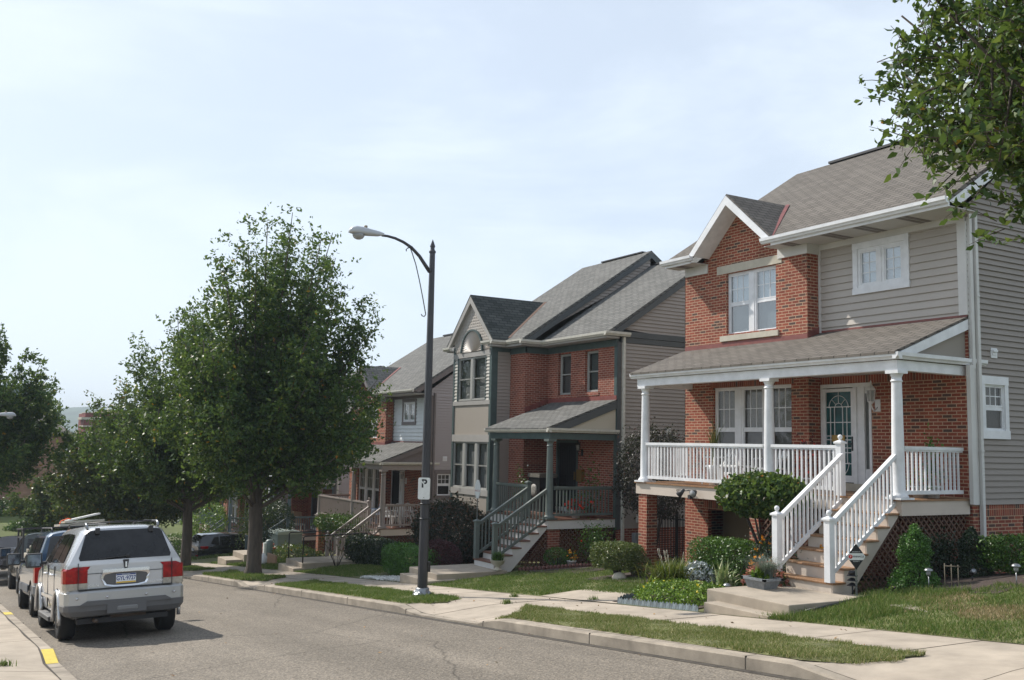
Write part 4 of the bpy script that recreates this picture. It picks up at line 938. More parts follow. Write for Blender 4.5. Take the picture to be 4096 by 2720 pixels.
# paths, landings
mb = MB(); mb.box(11.16, 12.25, 11.15, 12.6, -2.9, -2.505); l1 = mb.build('path_step', m_conc2, None, .012)
tag(l1, 'low concrete path step in front of the white stairs', 'step')
mb = MB(); mb.box(11.45, 13.35, 11.0, 12.85, -2.9, -2.34); l2 = mb.build('path_landing', m_conc2, None, .015)
tag(l2, 'wide concrete landing at the foot of the white stairs', 'landing')
mb = MB(); mb.box(11.16, 12.0, 23.0, 24.7, -4, -3.50); tag(mb.build('path_step', m_conc2, None, .012), 'low concrete step below the grey-green stairs', 'step')
mb = MB(); mb.box(11.5, 13.6, 23.15, 24.85, -4, -3.36); tag(mb.build('path_landing', m_conc2, None, .015), 'concrete landing at the foot of the grey-green stairs', 'landing')
mb = MB(); mb.box(11.16, 11.6, 33.6, 35.3, -5, -4.42); tag(mb.build('path_step', m_conc2, None, .012), 'low concrete step below the black handrails', 'step')
mb = MB(); mb.box(11.5, 14.3, 33.7, 35.5, -5.2, -4.27); tag(mb.build('path_landing', m_conc2, None, .015), 'concrete landing between the black handrails', 'landing')
mb = MB(); mb.box(11.2, 11.9, 42.6, 44.0, -6, -5.12); mb.box(11.9, 13.5, 42.4, 44.2, -6, -4.90); tag(mb.build('path_landing', m_conc2, None, .015), 'concrete steps and landing beside the two terracotta troughs', 'landing')
grid('side_drive', 11.15, 16.6, 15.0, 17.6, lambda X, Y: lawnz(X, Y)-.0, m_conc, 6, 8, off=.008, skip=lambda x, y: x > 12.0)
grid('flower_bed_soil', 11.25, 16.3, 12.95, 19.3, lawnz, m_mulch, 8, 12, off=.018, skip=lambda x, y: (y > 15.0 and x < 12.3) or y > 15.6 and x < 13.2)
grid('flower_bed_soil', 13.75, 16.6, 6, 11.45, lawnz, m_mulch, 6, 8, off=.018, skip=lambda x, y: x < 14.2 and y < 9.5)
grid('flower_bed_soil', 14.0, 17.0, 20.6, 23.3, lawnz, m_mulch, 6, 8, off=.018)
grid('garden_drive', 11.0, 17.2, 50.9, 54.1, lambda X, Y: base2(Y)+.10-.27*np.clip((X-11.0)/1.2, 0, 1), m_conc, 8, 8, off=.0)
m_hill = M('wooded_hill', (0.055, 0.085, 0.045), 0.95, noise=0.5, nscale=0.03)
def hz(X, Y):
    t = np.exp(-((Y-1500)/420)**2); return -20+52*t+6*np.sin(X*.011)+4*np.sin(X*.033+1)
grid('far_hill', -300, 900, 600, 2300, hz, m_hill, 60, 40)

# ------------------------------------------------------------ foliage
G_ = [(0.0, (0.026, 0.062, 0.022)), (0.35, (0.045, 0.100, 0.028)), (0.6, (0.072, 0.135, 0.032)), (0.85, (0.12, 0.18, 0.040)), (0.992, (0.17, 0.20, 0.048)), (0.996, (0.42, 0.24, 0.02)), (1.0, (0.45, 0.17, 0.02))]
m_leaf = leafmat('pear_leaf', G_, tcol=(.14, .20, .03), trans=.4, gloss=.3)
m_leaf_y = leafmat('yellowing_leaf', [(0.0, (0.035, 0.07, 0.02)), (0.5, (0.075, 0.11, 0.025)), (0.96, (0.14, 0.16, 0.035)), (0.985, (0.40, 0.25, 0.03)), (1, (0.40, 0.15, 0.02))])
m_leaf_h = leafmat('hedge_leaf', [(0.0, (0.025, 0.07, 0.012)), (0.6, (0.065, 0.15, 0.02)), (1.0, (0.12, 0.22, 0.035))], trans=.28)
m_leaf_b = leafmat('bright_leaf', [(0.0, (0.08, 0.17, 0.018)), (0.6, (0.17, 0.28, 0.028)), (1.0, (0.30, 0.42, 0.045))], trans=.25)
m_leaf_br = leafmat('boxwood_tip', [(0.0, (0.05, 0.08, 0.02)), (0.5, (0.10, 0.14, 0.03)), (1.0, (0.19, 0.19, 0.06))], trans=.2)
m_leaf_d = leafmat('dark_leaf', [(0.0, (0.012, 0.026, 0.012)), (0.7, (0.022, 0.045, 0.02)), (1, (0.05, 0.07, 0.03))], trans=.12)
m_leaf_plum = leafmat('plum_leaf', [(0.0, (0.018, 0.015, 0.013)), (0.6, (0.036, 0.032, 0.026)), (0.93, (0.06, 0.055, 0.045)), (1, (0.12, 0.03, 0.03))], trans=.1, gloss=.3, rough=.5)
m_leaf_red = leafmat('barberry_leaf', [(0.0, (0.025, 0.010, 0.012)), (0.7, (0.05, 0.015, 0.018)), (1, (0.13, 0.03, 0.03))], trans=.15, tcol=(.2, .02, .03))
m_leaf_s = leafmat('smoke_leaf', [(0.0, (0.022, 0.03, 0.022)), (0.7, (0.045, 0.045, 0.032)), (1, (0.16, 0.075, 0.05))], trans=.15, gloss=.25, rough=.55)
m_leaf_si = leafmat('silver_leaf', [(0.0, (0.32, 0.36, 0.37)), (1, (0.52, 0.56, 0.57))], trans=.1)
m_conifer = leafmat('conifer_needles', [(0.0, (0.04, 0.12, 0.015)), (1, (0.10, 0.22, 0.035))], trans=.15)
m_blade = leafmat('grass_blade', [(0.0, (0.10, 0.15, 0.03)), (0.35, (0.17, 0.22, 0.055)), (0.65, (0.30, 0.29, 0.12)), (1, (0.52, 0.43, 0.24))], trans=.3, gloss=.2, rough=.6)
m_blade3 = leafmat('lawn_blade', [(0.0, (0.07, 0.13, 0.025)), (0.5, (0.125, 0.205, 0.042)), (0.8, (0.21, 0.25, 0.08)), (1, (0.42, 0.36, 0.18))], trans=.3, gloss=.2, rough=.6)
m_straw = leafmat('straw_blade', [(0.0, (0.30, 0.22, 0.12)), (1, (0.55, 0.42, 0.26))], trans=.3, gloss=.2, rough=.6)
m_blade2 = leafmat('lush_grass_blade', [(0.0, (0.07, 0.13, 0.025)), (0.5, (0.125, 0.20, 0.04)), (0.8, (0.21, 0.25, 0.07)), (1, (0.40, 0.35, 0.17))], trans=.3, gloss=.2, rough=.6)
m_strap = leafmat('strap_leaf', [(0.0, (0.06, 0.11, 0.015)), (0.6, (0.14, 0.19, 0.03)), (1, (0.32, 0.28, 0.05))], trans=.3)
m_varieg = leafmat('variegated_leaf', [(0.0, (0.12, 0.22, 0.07)), (0.5, (0.35, 0.40, 0.20)), (1, (0.55, 0.55, 0.32))], trans=.25)
m_fescue = leafmat('blue_grass_leaf', [(0.0, (0.12, 0.16, 0.14)), (1, (0.28, 0.31, 0.27))], trans=.2)
m_pink = leafmat('sedum_flower', [(0.0, (0.30, 0.10, 0.07)), (1, (0.50, 0.22, 0.16))], trans=.15, tcol=(.5, .2, .1))
m_orange = leafmat('orange_flower', [(0.0, (0.65, 0.22, 0.01)), (1, (0.85, 0.42, 0.02))], trans=.2, tcol=(.8, .3, .02))
m_redfl = leafmat('red_flower', [(0.0, (0.60, 0.02, 0.01)), (1, (0.80, 0.05, 0.02))], trans=.2, tcol=(.8, .05, .02))
m_yelfl = leafmat('yellow_flower', [(0.0, (0.75, 0.60, 0.02)), (1, (0.85, 0.70, 0.05))], trans=.2, tcol=(.8, .6, .02))
def leaves(name, P, size, mat, parent, rng, up=0.3, var=.35, wide=.5, fold=False, out=None, outw=0.0):
    n = len(P); N = rng.normal(size=(n, 3)); N[:, 2] += up
    if out is not None: N += out*outw
    N /= np.linalg.norm(N, axis=1)[:, None]; T = np.cross(N, rng.normal(size=(n, 3))); T /= np.linalg.norm(T, axis=1)[:, None]; B_ = np.cross(N, T)
    s = (size*(1+var*rng.uniform(-1, 1, n)))[:, None]
    a = P-T*s*.5; c = P+T*s*.5; b = P+B_*s*.5*wide-T*s*.08; d = P-B_*s*.5*wide-T*s*.08
    if fold:
        b = b+N*s*.12; d = d+N*s*.12; m_ = P+T*s*.25
        b2 = m_+B_*s*.33*wide+N*s*.06; d2 = m_-B_*s*.33*wide+N*s*.06; c = c-N*s*.1
        return fastmesh(name, np.stack([a, d, d2, c, b2, b], 1), 6, mat, parent)
    return fastmesh(name, np.stack([a, d, c, b], 1), 4, mat, parent)
def bez(p0, p1, p2, t): return (1-t)**2*p0+2*t*(1-t)*p1+t*t*p2
def tree(name, label, loc, H, R, zlow, plumes, perclump, leaf, seed, trunk_r=.25, fork=2.2, mat=None, group=None, lobes=None, gap=.0, fold=False, pw=1.5, clump=(.55, .26), nclump=9, cat='tree', K=None, dens=None, spread=.16, arch=.62, hmin=.2):
    """ascending limbs of a pear tree. H total height, R crown radius, zlow lowest foliage (above base)"""
    rng = np.random.default_rng(seed); root = empty(name, label, cat, loc, group=group)
    tb = MB(); tb.tube([(0, 0, -.3), (0, 0, .0), (0.02, 0, .25), (.03, .02, fork*.6), (.0, .05, fork), (0, .05, fork+(H-fork)*.45), (.05, .0, H*.74)], [trunk_r*1.5, trunk_r*1.3, trunk_r, trunk_r*.92, trunk_r*.85, trunk_r*.4, .03], 10)
    pts = []; outs = []
    K = K or max(9, plumes//7)
    heads = []
    for i in range(K):
        th = 2.39996*i+rng.uniform(-.35, .35); u = (i+.35)/K; r = R*u**.55*rng.uniform(.80, 1.04)
        zt = zlow+(H-zlow)*(1-(r/(R*1.04))**pw)*rng.uniform(.90, 1.02)+.3; heads.append((r*math.cos(th), r*math.sin(th), min(H, max(zt, zlow+hmin*H))))
    heads[0] = (.1, 0, H*.97)
    for i in range(plumes):
        hx, hy, hz_ = heads[i % K]; lvl = (i//K)/(plumes/K)                  # 0 = lobe tip, 1 = low on the lobe's flank
        th = rng.uniform(0, 2*math.pi); sp = R*spread*(.25+1.6*lvl)
        tip = np.array([hx+sp*math.cos(th), hy+sp*math.sin(th), hz_-(hz_-zlow)*(.62*lvl)*rng.uniform(.7, 1.1)-.25*sp])
        q_ = math.hypot(tip[0], tip[1])
        if q_ > R*1.05: tip[:2] *= R*1.05/q_; q_ = R*1.05
        tip[2] = max(tip[2], fork+arch*q_, zlow+.25*q_*min(1, arch*2))
        u = q_/R; zt = tip[2]
        if lobes is not None: tip = lobes(tip)
        z0 = fork+(zt-fork)*rng.uniform(.05, .30) if zt > fork+1 else fork*rng.uniform(.85, 1.0)
        z0 = max(fork*.92, min(z0, zt-.9*q_)) if arch > .4 else max(fork, min(z0, zt-.3*q_))
        p0 = np.array([0, .04, min(z0, H*.75)]); p1 = np.array([tip[0]*.55, tip[1]*.55, p0[2]+(tip[2]-p0[2])*.38])
        ts = np.linspace(0, 1, 7); cur = np.array([bez(p0, p1, tip, t) for t in ts])
        rr = max(.015, trunk_r*.30*(1-.35*u)); tb.tube([tuple(q) for q in cur], [rr*(1-.9*t)+.005 for t in ts], 5) if (i % 5 < 3) else None
        for k in range(nclump):
            t = .28+.72*(k+rng.uniform(.2, .8))/nclump; c = bez(p0, p1, tip, t)
            if rng.uniform() < gap: continue
            cr = (clump[0]*(1-t)+clump[1]*t)*rng.uniform(.75, 1.25)
            side = rng.normal(size=3); side[2] = abs(side[2])*.5; side /= np.linalg.norm(side); cc = c+side*cr*rng.uniform(.2, 1.4)*(1.25-t); cc[2] -= (rng.uniform(0, 1)**2*.34*max(0, cc[2]-zlow) if (lvl > .35 or k < 4) else 0)
            if rng.uniform() < .4: tb.tube([tuple(c), tuple((c+cc)/2+(0, 0, -.03)), tuple(cc)], [.014, .01, .005], 3)
            n = int(perclump*rng.uniform(.7, 1.3)*(dens(c) if dens else 1)); n = max(n, 2); m_ = max(1, n//9); Dr = rng.normal(size=(m_, 3))+(0, 0, .35)+np.array([c[0], c[1], 0])/max(.5, math.hypot(c[0], c[1]))*.6; Dr /= np.linalg.norm(Dr, axis=1)[:, None]; S0 = cc+np.clip(rng.normal(size=(m_, 3)), -1.6, 1.6)*cr*.34; ln_ = cr*rng.uniform(.45, 1.0, m_)[:, None]
            if fold and (dens is None or dens(c) > .5):
                for a0, b0 in zip(S0, S0+Dr*ln_): tb.tube([tuple(a0), tuple((a0+b0)/2+(0, 0, .01)), tuple(b0)], [.006, .004, .002], 3, cap=False)
            q = (S0[:, None, :]+Dr[:, None, :]*ln_[:, None, :]*rng.uniform(.05, 1.05, (m_, 9, 1))+rng.normal(size=(m_, 9, 3))*(leaf*.38)).reshape(-1, 3); pts.append(q); outs.append(np.tile(c*(1, 1, .3), (len(q), 1)))
    P = np.concatenate(pts); P = P[P[:, 2] > zlow-.4]
    tb.build('trunk', m_bark, root)
    leaves('crown', P, leaf, mat or m_leaf, root, rng, up=.4, fold=fold)
    return root
def shrub(name, label, c, r, n, leaf, mat, seed=1, shape='ball', cat='shrub', stem=None, tw=1.0, flowers=None, group=None, rough=.08, up=.3, jag=.0, fold=False, wide=.5, inner=True):
    """c = centre of the base; r = (rx, ry, height/2 for ball | height for box)"""
    rng = np.random.default_rng(seed); root = empty(name, label, cat, c, group=group)
    rx, ry, rz = r
    d = rng.normal(size=(n, 3)); d /= np.linalg.norm(d, axis=1)[:, None]
    if shape == 'ball': rad_ = rng.uniform(.72, 1.0, n)**.6; P = d*rad_[:, None]*(rx, ry, rz); P[:, 2] += rz
    elif shape == 'dome': rad_ = rng.uniform(.7, 1.0, n)**.6; d[:, 2] = abs(d[:, 2]); P = d*rad_[:, None]*(rx, ry, rz)
    elif shape == 'box':
        e = 5; q = (np.abs(d)**e).sum(1)**(1/e); P = d/q[:, None]*rng.uniform(.62, 1.0, n)[:, None]**.7*(rx, ry, rz/2); P[:, 2] += rz/2
    elif shape == 'cone':
        h = rng.uniform(0, 1, n)**1.2; a = rng.uniform(0, 2*np.pi, n); q = (1-h**2.3)*rng.uniform(.78, 1, n)*(.8+.2*np.sin(h*9+1))+.02; P = np.stack([rx*q*np.cos(a), ry*q*np.sin(a), h*rz*2], 1); d = np.stack([np.cos(a), np.sin(a), .3+0*a], 1)
    elif shape == 'loose':
        P = rng.normal(size=(n, 3))*(rx*.45, ry*.45, rz*.42); P[:, 2] += rz
    f = np.sin(P[:, 0]*9/rx+seed)*np.sin(P[:, 1]*7/ry)*np.sin(P[:, 2]*8/rz+seed*2); P += d*(f*rough*min(rx, ry))[:, None]+rng.normal(size=(n, 3))*rough*.25*min(rx, ry)
    if jag:
        m_ = rng.uniform(size=n) < .12; P[m_] += d[m_]*rng.uniform(0, jag, m_.sum())[:, None]
    P[:, 2] = np.maximum(P[:, 2], .01)
    base_z = stem or 0; P[:, 2] += base_z
    leaves('foliage', P, leaf, mat, root, rng, up=up, out=d, outw=.5, fold=fold, wide=wide)
    tb = MB(); k = 7 if stem else 9
    for i in range(k):
        a = 2.4*i; q = .55 if stem else .6
        x, y_, z = rx*q*math.cos(a), ry*q*math.sin(a), base_z+(rz if shape == 'ball' else rz*.6)
        b0 = (.03*math.cos(a), .03*math.sin(a), -.05); tb.tube([b0, (x*.25, y_*.25, base_z*.6+.05), (x*.7, y_*.7, z*.75+.05), (x, y_, z)], [.02*tw, .017*tw, .012*tw, .005*tw] if not stem else [.035*tw, .026*tw, .016*tw, .006*tw], 5)
    tb.build('stem', m_twig, root)
    if flowers:
        fm, fn, fs, zr = flowers; idx = rng.choice(n, fn, replace=False); Q = P[idx]+d[idx]*.03; Q = Q[Q[:, 2] > base_z+rz*zr]
        Q = np.repeat(Q, 5, 0)+rng.normal(size=(len(Q)*5, 3))*fs*.3
        leaves('flower', Q, fs, fm, root, rng, up=.8, wide=.9)
    return root
def blades(pts, h, w, lean, rng, seg=3):
    """arching strap leaves as ribbons: returns (n*seg, 4, 3)"""
    n = len(pts); a = rng.uniform(0, 2*np.pi, n); D = np.stack([np.cos(a), np.sin(a), 0*a], 1); S = np.stack([-np.sin(a), np.cos(a), 0*a], 1)
    hh = h*rng.uniform(.6, 1.1, n)[:, None]; ll = lean*rng.uniform(.3, 1.2, n)[:, None]; up = np.array([0, 0, 1.])
    Q = []
    def pt(t): return pts+up*hh*(t*1.5-t*t*.75*np.minimum(1, ll*1.3))+D*ll*hh*t*t
    for i in range(seg):
        t0, t1 = i/seg, (i+1)/seg; w0, w1 = w*(1-t0**2)*.5, w*(1-t1**2)*.5
        Q.append(np.stack([pt(t0)-S*w0, pt(t0)+S*w0, pt(t1)+S*w1+1e-5, pt(t1)-S*w1], 1))
    return np.concatenate(Q)
def tuft(name, label, c, r, n, h, w, lean, mat, seed=1, cat='plant', heads=None, group=None):
    rng = np.random.default_rng(seed); root = empty(name, label, cat, c, group=group)
    p = np.stack([rng.normal(size=n)*r*.4, rng.normal(size=n)*r*.4, np.zeros(n)], 1)
    fastmesh('leaves', blades(p, h, w, lean, rng), 4, mat, root)
    if heads:
        tb = MB()
        for i in range(heads[1]):
            x, y_ = rng.normal(size=2)*r*.35; z = h*rng.uniform(1.0, 1.35); tb.tube([(x, y_, 0), (x*1.3, y_*1.3, z*.7), (x*1.8, y_*1.8, z)], .003, 4); tb.tube([(x*1.8, y_*1.8, z), (x*1.9, y_*1.9, z+.09)], [.010, .004], 5)
        tb.build('seed_head', heads[0], root)
    return root
def grass(name, inside, x0, x1, y0, y1, fz, dens, h, w, mat, seed, off=.0, patch=None):
    rng = np.random.default_rng(seed); n = int((x1-x0)*(y1-y0)*dens); X = rng.uniform(x0, x1, n); Y = rng.uniform(y0, y1, n)
    k = np.array([inside(a, b) for a, b in zip(X, Y)])
    cl = np.sin(X*3.1+seed)*np.sin(Y*2.3+1)+np.sin(X*7.7+2)*np.sin(Y*6.1)*.6; k &= (rng.uniform(size=n) < .80+.25*cl)
    if patch is not None: k &= rng.uniform(size=n) > patch(X, Y)
    X, Y, cl = X[k], Y[k], cl[k]; n = len(X)
    a = rng.uniform(0, 2*np.pi, n); hh = h*rng.uniform(.5, 1.25, n)*(1+.35*cl); ww = w*rng.uniform(.7, 1.2, n)
    P = np.stack([X, Y, fz(X, Y)+off], 1); S = np.stack([np.cos(a), np.sin(a), 0*a], 1)*ww[:, None]*.5; b = rng.normal(size=(n, 2))*.45
    T = P+np.stack([b[:, 0]*hh, b[:, 1]*hh, hh], 1)
    return tag(fastmesh(name, np.stack([P-S, P+S, T], 1), 3, mat), kind='stuff')
# ------------------------------------------------------------ vehicles (local: +y forward, x lateral, z up from the ground, y=0 at the tail)
def ring(hw, zb, zs, zr, rw):
    h = [(0, zb), (hw*.80, zb), (hw*.955, zb+.07), (hw*.995, zb+(zs-zb)*.35), (hw, zb+(zs-zb)*.7), (hw*.985, zs-.05), (hw*.955, zs), (rw+.035, zr-.10), (rw*.93, zr-.035), (rw*.6, zr-.005), (0, zr)]
    return h
def carbody(st, wheels, r, hw, paint, slant=None):
    """st: list of (y, hw, zb, zs, zr, rw, slant)"""
    bm = bmesh.new(); rows = []
    for y, w_, zb, zs, zr, rw, sl_ in st:
        h = ring(w_, zb, zs, zr, rw); full = [(x, z) for x, z in h]+[(-x, z) for x, z in h[-2:0:-1]]
        rows.append([bm.verts.new((x, y+sl_*max(0, z-zs), z)) for x, z in full])
    n = len(rows[0]); k = len(ring(1, 0, 1, 1, 1))
    for a, b in zip(rows[:-1], rows[1:]):
        for i in range(n): bm.faces.new((a[i], a[(i+1) % n], b[(i+1) % n], b[i]))
    for row, fl in ((rows[0], 0), (rows[-1], 1)):
        for i in range(k-1):
            q = [row[i], row[i+1]]; m1 = row[(n-i-1) % n]; m0 = row[(n-i) % n]
            fs = q+([m1, m0] if i > 0 and i+1 < k-1 else ([m1] if i == 0 else [m0]))
            if i == 0: fs = [row[0], row[1], row[n-1]]
            elif i+1 == k-1: fs = [row[i], row[i+1], row[n-i]]
            else: fs = [row[i], row[i+1], row[n-i-1], row[n-i]]
            bm.faces.new(fs if not fl else fs[::-1])
    bmesh.ops.recalc_face_normals(bm, faces=bm.faces)
    me = bpy.data.meshes.new('b'); bm.to_mesh(me); bm.free(); me.materials.append(paint); me.materials.append(m_plastic)
    o = bpy.data.objects.new('b', me); COL.objects.link(o); cuts = []
    for wy in wheels:
        for sx in (-1, 1):
            c = MB(); c.lathe([(r, -.3), (r, .3)], (sx*(hw+.02), wy, r-.04), 28, axis='x'); co = c.build('c', m_plastic); co.data.polygons.foreach_set('use_smooth', [False]*len(co.data.polygons))
            b = bmesh.new(); b.from_mesh(co.data); bmesh.ops.recalc_face_normals(b, faces=b.faces); b.to_mesh(co.data); b.free()
            m = o.modifiers.new('x', 'BOOLEAN'); m.object = co; m.operation = 'DIFFERENCE'; m.solver = 'EXACT'; m.material_mode = 'TRANSFER'; cuts.append(co)
    C.view_layer.update()
    me2 = bpy.data.meshes.new_from_object(o.evaluated_get(C.evaluated_depsgraph_get())); bpy.data.objects.remove(o)
    for c in cuts: bpy.data.objects.remove(c)
    me2.name = 'body'; me2.polygons.foreach_set('use_smooth', [True]*len(me2.polygons)); me2.set_sharp_from_angle(angle=rad(28))
    return me2
def sweep(mb, plan, levels, close=False):
    """plan: list of (x,y); levels: list of (z, inset) where inset pulls every point towards the plan's middle"""
    cx = 0; cy = max(p[1] for p in plan); n = len(plan); vs = []
    for z, ins in levels:
        for x, y in plan:
            d = math.hypot(x-cx, y-cy) or 1; vs.append((x-(x-cx)/d*ins, y-(y-cy)/d*ins, z))
    f = [(j*n+i, j*n+i+1, (j+1)*n+i+1, (j+1)*n+i) for j in range(len(levels)-1) for i in range(n-1)]
    mb.add(vs, f, False); return mb
def wheels(root, ys, r, hw, w=.23, rim=m_rim, spokes=6):
    for wy in ys:
        for sx in (-1, 1):
            x = sx*(hw-w/2-.01); mb = MB(); q = w/2
            mb.lathe([(r*.62, -q), (r*.70, -q-.008), (r*.93, -q), (r, -q+.03), (r, q-.03), (r*.93, q), (r*.70, q+.008), (r*.62, q)], (x, wy, r), 32, axis='x')
            t = mb.build('wheel', m_tire, root); rb = MB(); e = sx*(q-.02)
            rb.lathe([(r*.63, -.005), (r*.66, .015), (r*.60, .022), (r*.57, -.02)], (x+e, wy, r), 28, axis='x')
            for i in range(spokes):
                a = 2*math.pi*i/spokes+.3; rb.bar((x+e-.0*sx, wy+.03*math.cos(a), r+.03*math.sin(a)), (x+e-.01*sx, wy+r*.6*math.cos(a), r+r*.6*math.sin(a)), .07, .02, up=(1, 0, 0))
            rb.lathe([(.055, 0), (.05, sx*.025), (.01, sx*.03)], (x+e, wy, r), 14, axis='x'); rb.build('rim', rim, t)
            db = MB(); db.lathe([(r*.60, 0), (r*.2, .0)], (x+e-.05*sx, wy, r), 20, axis='x'); db.build('brake_disc', m_plastic, t)
def sidewin(root, st_pts, poly, mat=m_tint, off=.012, name='side_window'):
    """poly in (y,t) t=0 belt..1 roof edge; st_pts(y) -> ((x,z) belt, (x,z) top)"""
    for sx in (-1, 1):
        mb = MB(); v = []
        for y, t in poly:
            (x0, z0), (x1, z1) = st_pts(y); v.append((sx*(x0+(x1-x0)*t+off), y, z0+(z1-z0)*t))
        mb.quad(*v); o = mb.build(name, mat, root)
def mirror(root, y, z, hw, s=1.0, mat=m_plastic):
    for sx in (-1, 1):
        mb = MB(); x = sx*(hw+.17); mb.box(x-.12*s, x+.12*s, y, y+.09, z-.11*s, z+.12*s); mb.box(sx*(hw-.06), x-sx*.1, y+.02, y+.07, z-.08, z-.02); o = mb.build('wing_mirror', mat, root, bevel=.025)
        g = MB(); g.quad((x-.10*s, y-.004, z-.085*s), (x+.10*s, y-.004, z-.085*s), (x+.10*s, y-.004, z+.095*s), (x-.10*s, y-.004, z+.095*s)); g.build('mirror_glass', m_chrome2, o)
m_chrome2 = M('mirror_glass', (0.16, 0.18, 0.20), 0.08, metal=1.0)
def placecar(root, x, y, yaw=0.0, z=None, roll=0.0, pitch=None):
    z = float(roadz(x, y+2.2))+SLP*2.2 if z is None else z
    p = math.atan(-SLP) if pitch is None else pitch
    root.rotation_euler = Matrix.Rotation(yaw, 4, 'Z').to_3x3().to_4x4().to_euler()
    root.matrix_world = Matrix.Translation((x, y, z)) @ Matrix.Rotation(yaw, 4, 'Z') @ Matrix.Rotation(p, 4, 'X') @ Matrix.Rotation(roll, 4, 'Y')
def obj(name, me, parent):
    o = bpy.data.objects.new(name, me); COL.objects.link(o); o.parent = parent; return o

# --- silver SUV, the nearest car
suv = empty('parked_car', 'silver SUV with tinted rear window, nearest the camera', 'car', group='cars parked along the left kerb')
HW = .925
ST = [(.10, .885, .50, 1.25, 1.79, .58, .44), (.16, .915, .42, 1.25, 1.81, .60, .44), (.32, .925, .36, 1.25, 1.825, .615, .40), (.9, .93, .33, 1.24, 1.84, .625, .15), (1.9, .93, .33, 1.22, 1.84, .625, 0), (2.9, .93, .33, 1.20, 1.82, .615, 0), (3.2, .93, .33, 1.19, 1.76, .60, 0), (3.75, .93, .34, 1.15, 1.24, .70, 0), (4.3, .92, .36, 1.06, 1.15, .70, 0), (4.72, .88, .42, .98, 1.06, .68, 0), (4.86, .80, .5, .90, .96, .6, 0)]
WY = (.98, 3.84)
obj('body', carbody(ST, WY, .44, HW, m_silver), suv)
wheels(suv, WY, .375, HW, .245)
def stp(y):
    for a, b in zip(ST[:-1], ST[1:]):
        if a[0] <= y <= b[0] or b is ST[-1]:
            t = min(1, max(0, (y-a[0])/(b[0]-a[0]))); g = [a[i]+(b[i]-a[i])*t for i in range(7)]; return ((g[1]*.955, g[3]), (g[5]+.035, g[4]-.10))
for poly in ([(.62, .04), (1.42, .04), (1.38, .95), (.86, .93)], [(1.50, .04), (2.40, .04), (2.34, .95), (1.46, .96)], [(2.47, .04), (3.42, .04), (3.10, .75), (2.95, .93), (2.41, .96)]):
    sidewin(suv, stp, poly)
mb = MB()                                                        # rear window on the sloping hatch
q = lambda x, z, d=.012: (x, .10+.44*(z-1.25)-d, z)
mb.quad(*[q(x, z) for x, z in ((-.70, 1.285), (.70, 1.285), (.715, 1.33), (.60, 1.70), (.56, 1.745), (.50, 1.755), (-.50, 1.755), (-.56, 1.745), (-.60, 1.70), (-.715, 1.33))]); rw_ = mb.build('rear_window', m_tint, suv)
mb = MB(); mb.bar(q(.02, 1.33, .035), q(-.42, 1.30, .03), .025, .012); mb.lathe([(.03, 0), (.03, -.03)], q(.03, 1.33, .02), 10, axis='y'); mb.build('wiper', m_plastic, rw_)
mb = MB()
for x in (-.42, .42): mb.box(x-.035, x+.035, .25, .33, 1.70, 1.80)
mb.split('hatch_hinge', m_plastic, suv, bevel=.01)
mb = MB()
plan = [(-.945, .62), (-.945, .30), (-.925, .12), (-.86, .02), (-.6, -.035), (0, -.06), (.6, -.035), (.86, .02), (.925, .12), (.945, .30), (.945, .62)]
sweep(mb, plan, [(.83, .10), (.805, .03), (.78, .0), (.60, .0), (.57, .02)]); mb.build('rear_bumper', m_silver2, suv)
mb = MB(); sweep(mb, plan, [(.60, .012), (.585, -.006), (.50, .0), (.42, .06), (.40, .2)]); mb.prism([(-.72, .585), (.72, .585), (.60, .655), (-.60, .655)], 'y', -.066, .0); mb.box(-.30, .30, -.075, 0, .44, .585); mb.build('bumper_valance', m_greyplast, suv)
mb = MB(); mb.box(-.16, .18, -.082, -.02, .465, .56); mb.build('hitch_cover', M('grey_hitch_cover', (.2, .2, .2), .5), suv, bevel=.03)
mb = MB()
for x in (-.75, -.3, .3, .75): mb.lathe([(.022, 0), (.02, -.006)], (x, -.035 if abs(x) > .5 else -.055, .70), 12, axis='y')
mb.split('parking_sensor', m_silver, suv)
for sx in (-1, 1):
    pl = [(sx*.945, .36), (sx*.94, .20), (sx*.905, .098), (sx*.80, .075), (sx*.585, .070)]
    mb = MB(); sweep(mb, pl, [(.93, .03), (.935, 0), (1.14, 0), (1.19, .05)]); sweep(mb, pl, [(1.05, -.006), (1.052, -.006)]); t = mb.build('tail_light', m_red, suv)
    mb = MB(); sweep(mb, pl, [(.81, .05), (.835, 0), (.932, 0)]); mb.build('reversing_lens', m_clear, t)
    mb = MB(); mb.box(sx*.725-.004, sx*.725+.004, .055, .09, .80, 1.20); mb.box(sx*.725-.004, sx*.725+.004, .06, .1, 1.19, 1.25); mb.split('panel_gap', m_black, suv)
mb = MB(); mb.box(-.58, .58, .083, .1, 1.068, 1.078); mb.box(-.72, .72, .0, .1, .826, .838); mb.split('panel_gap', m_black, suv)
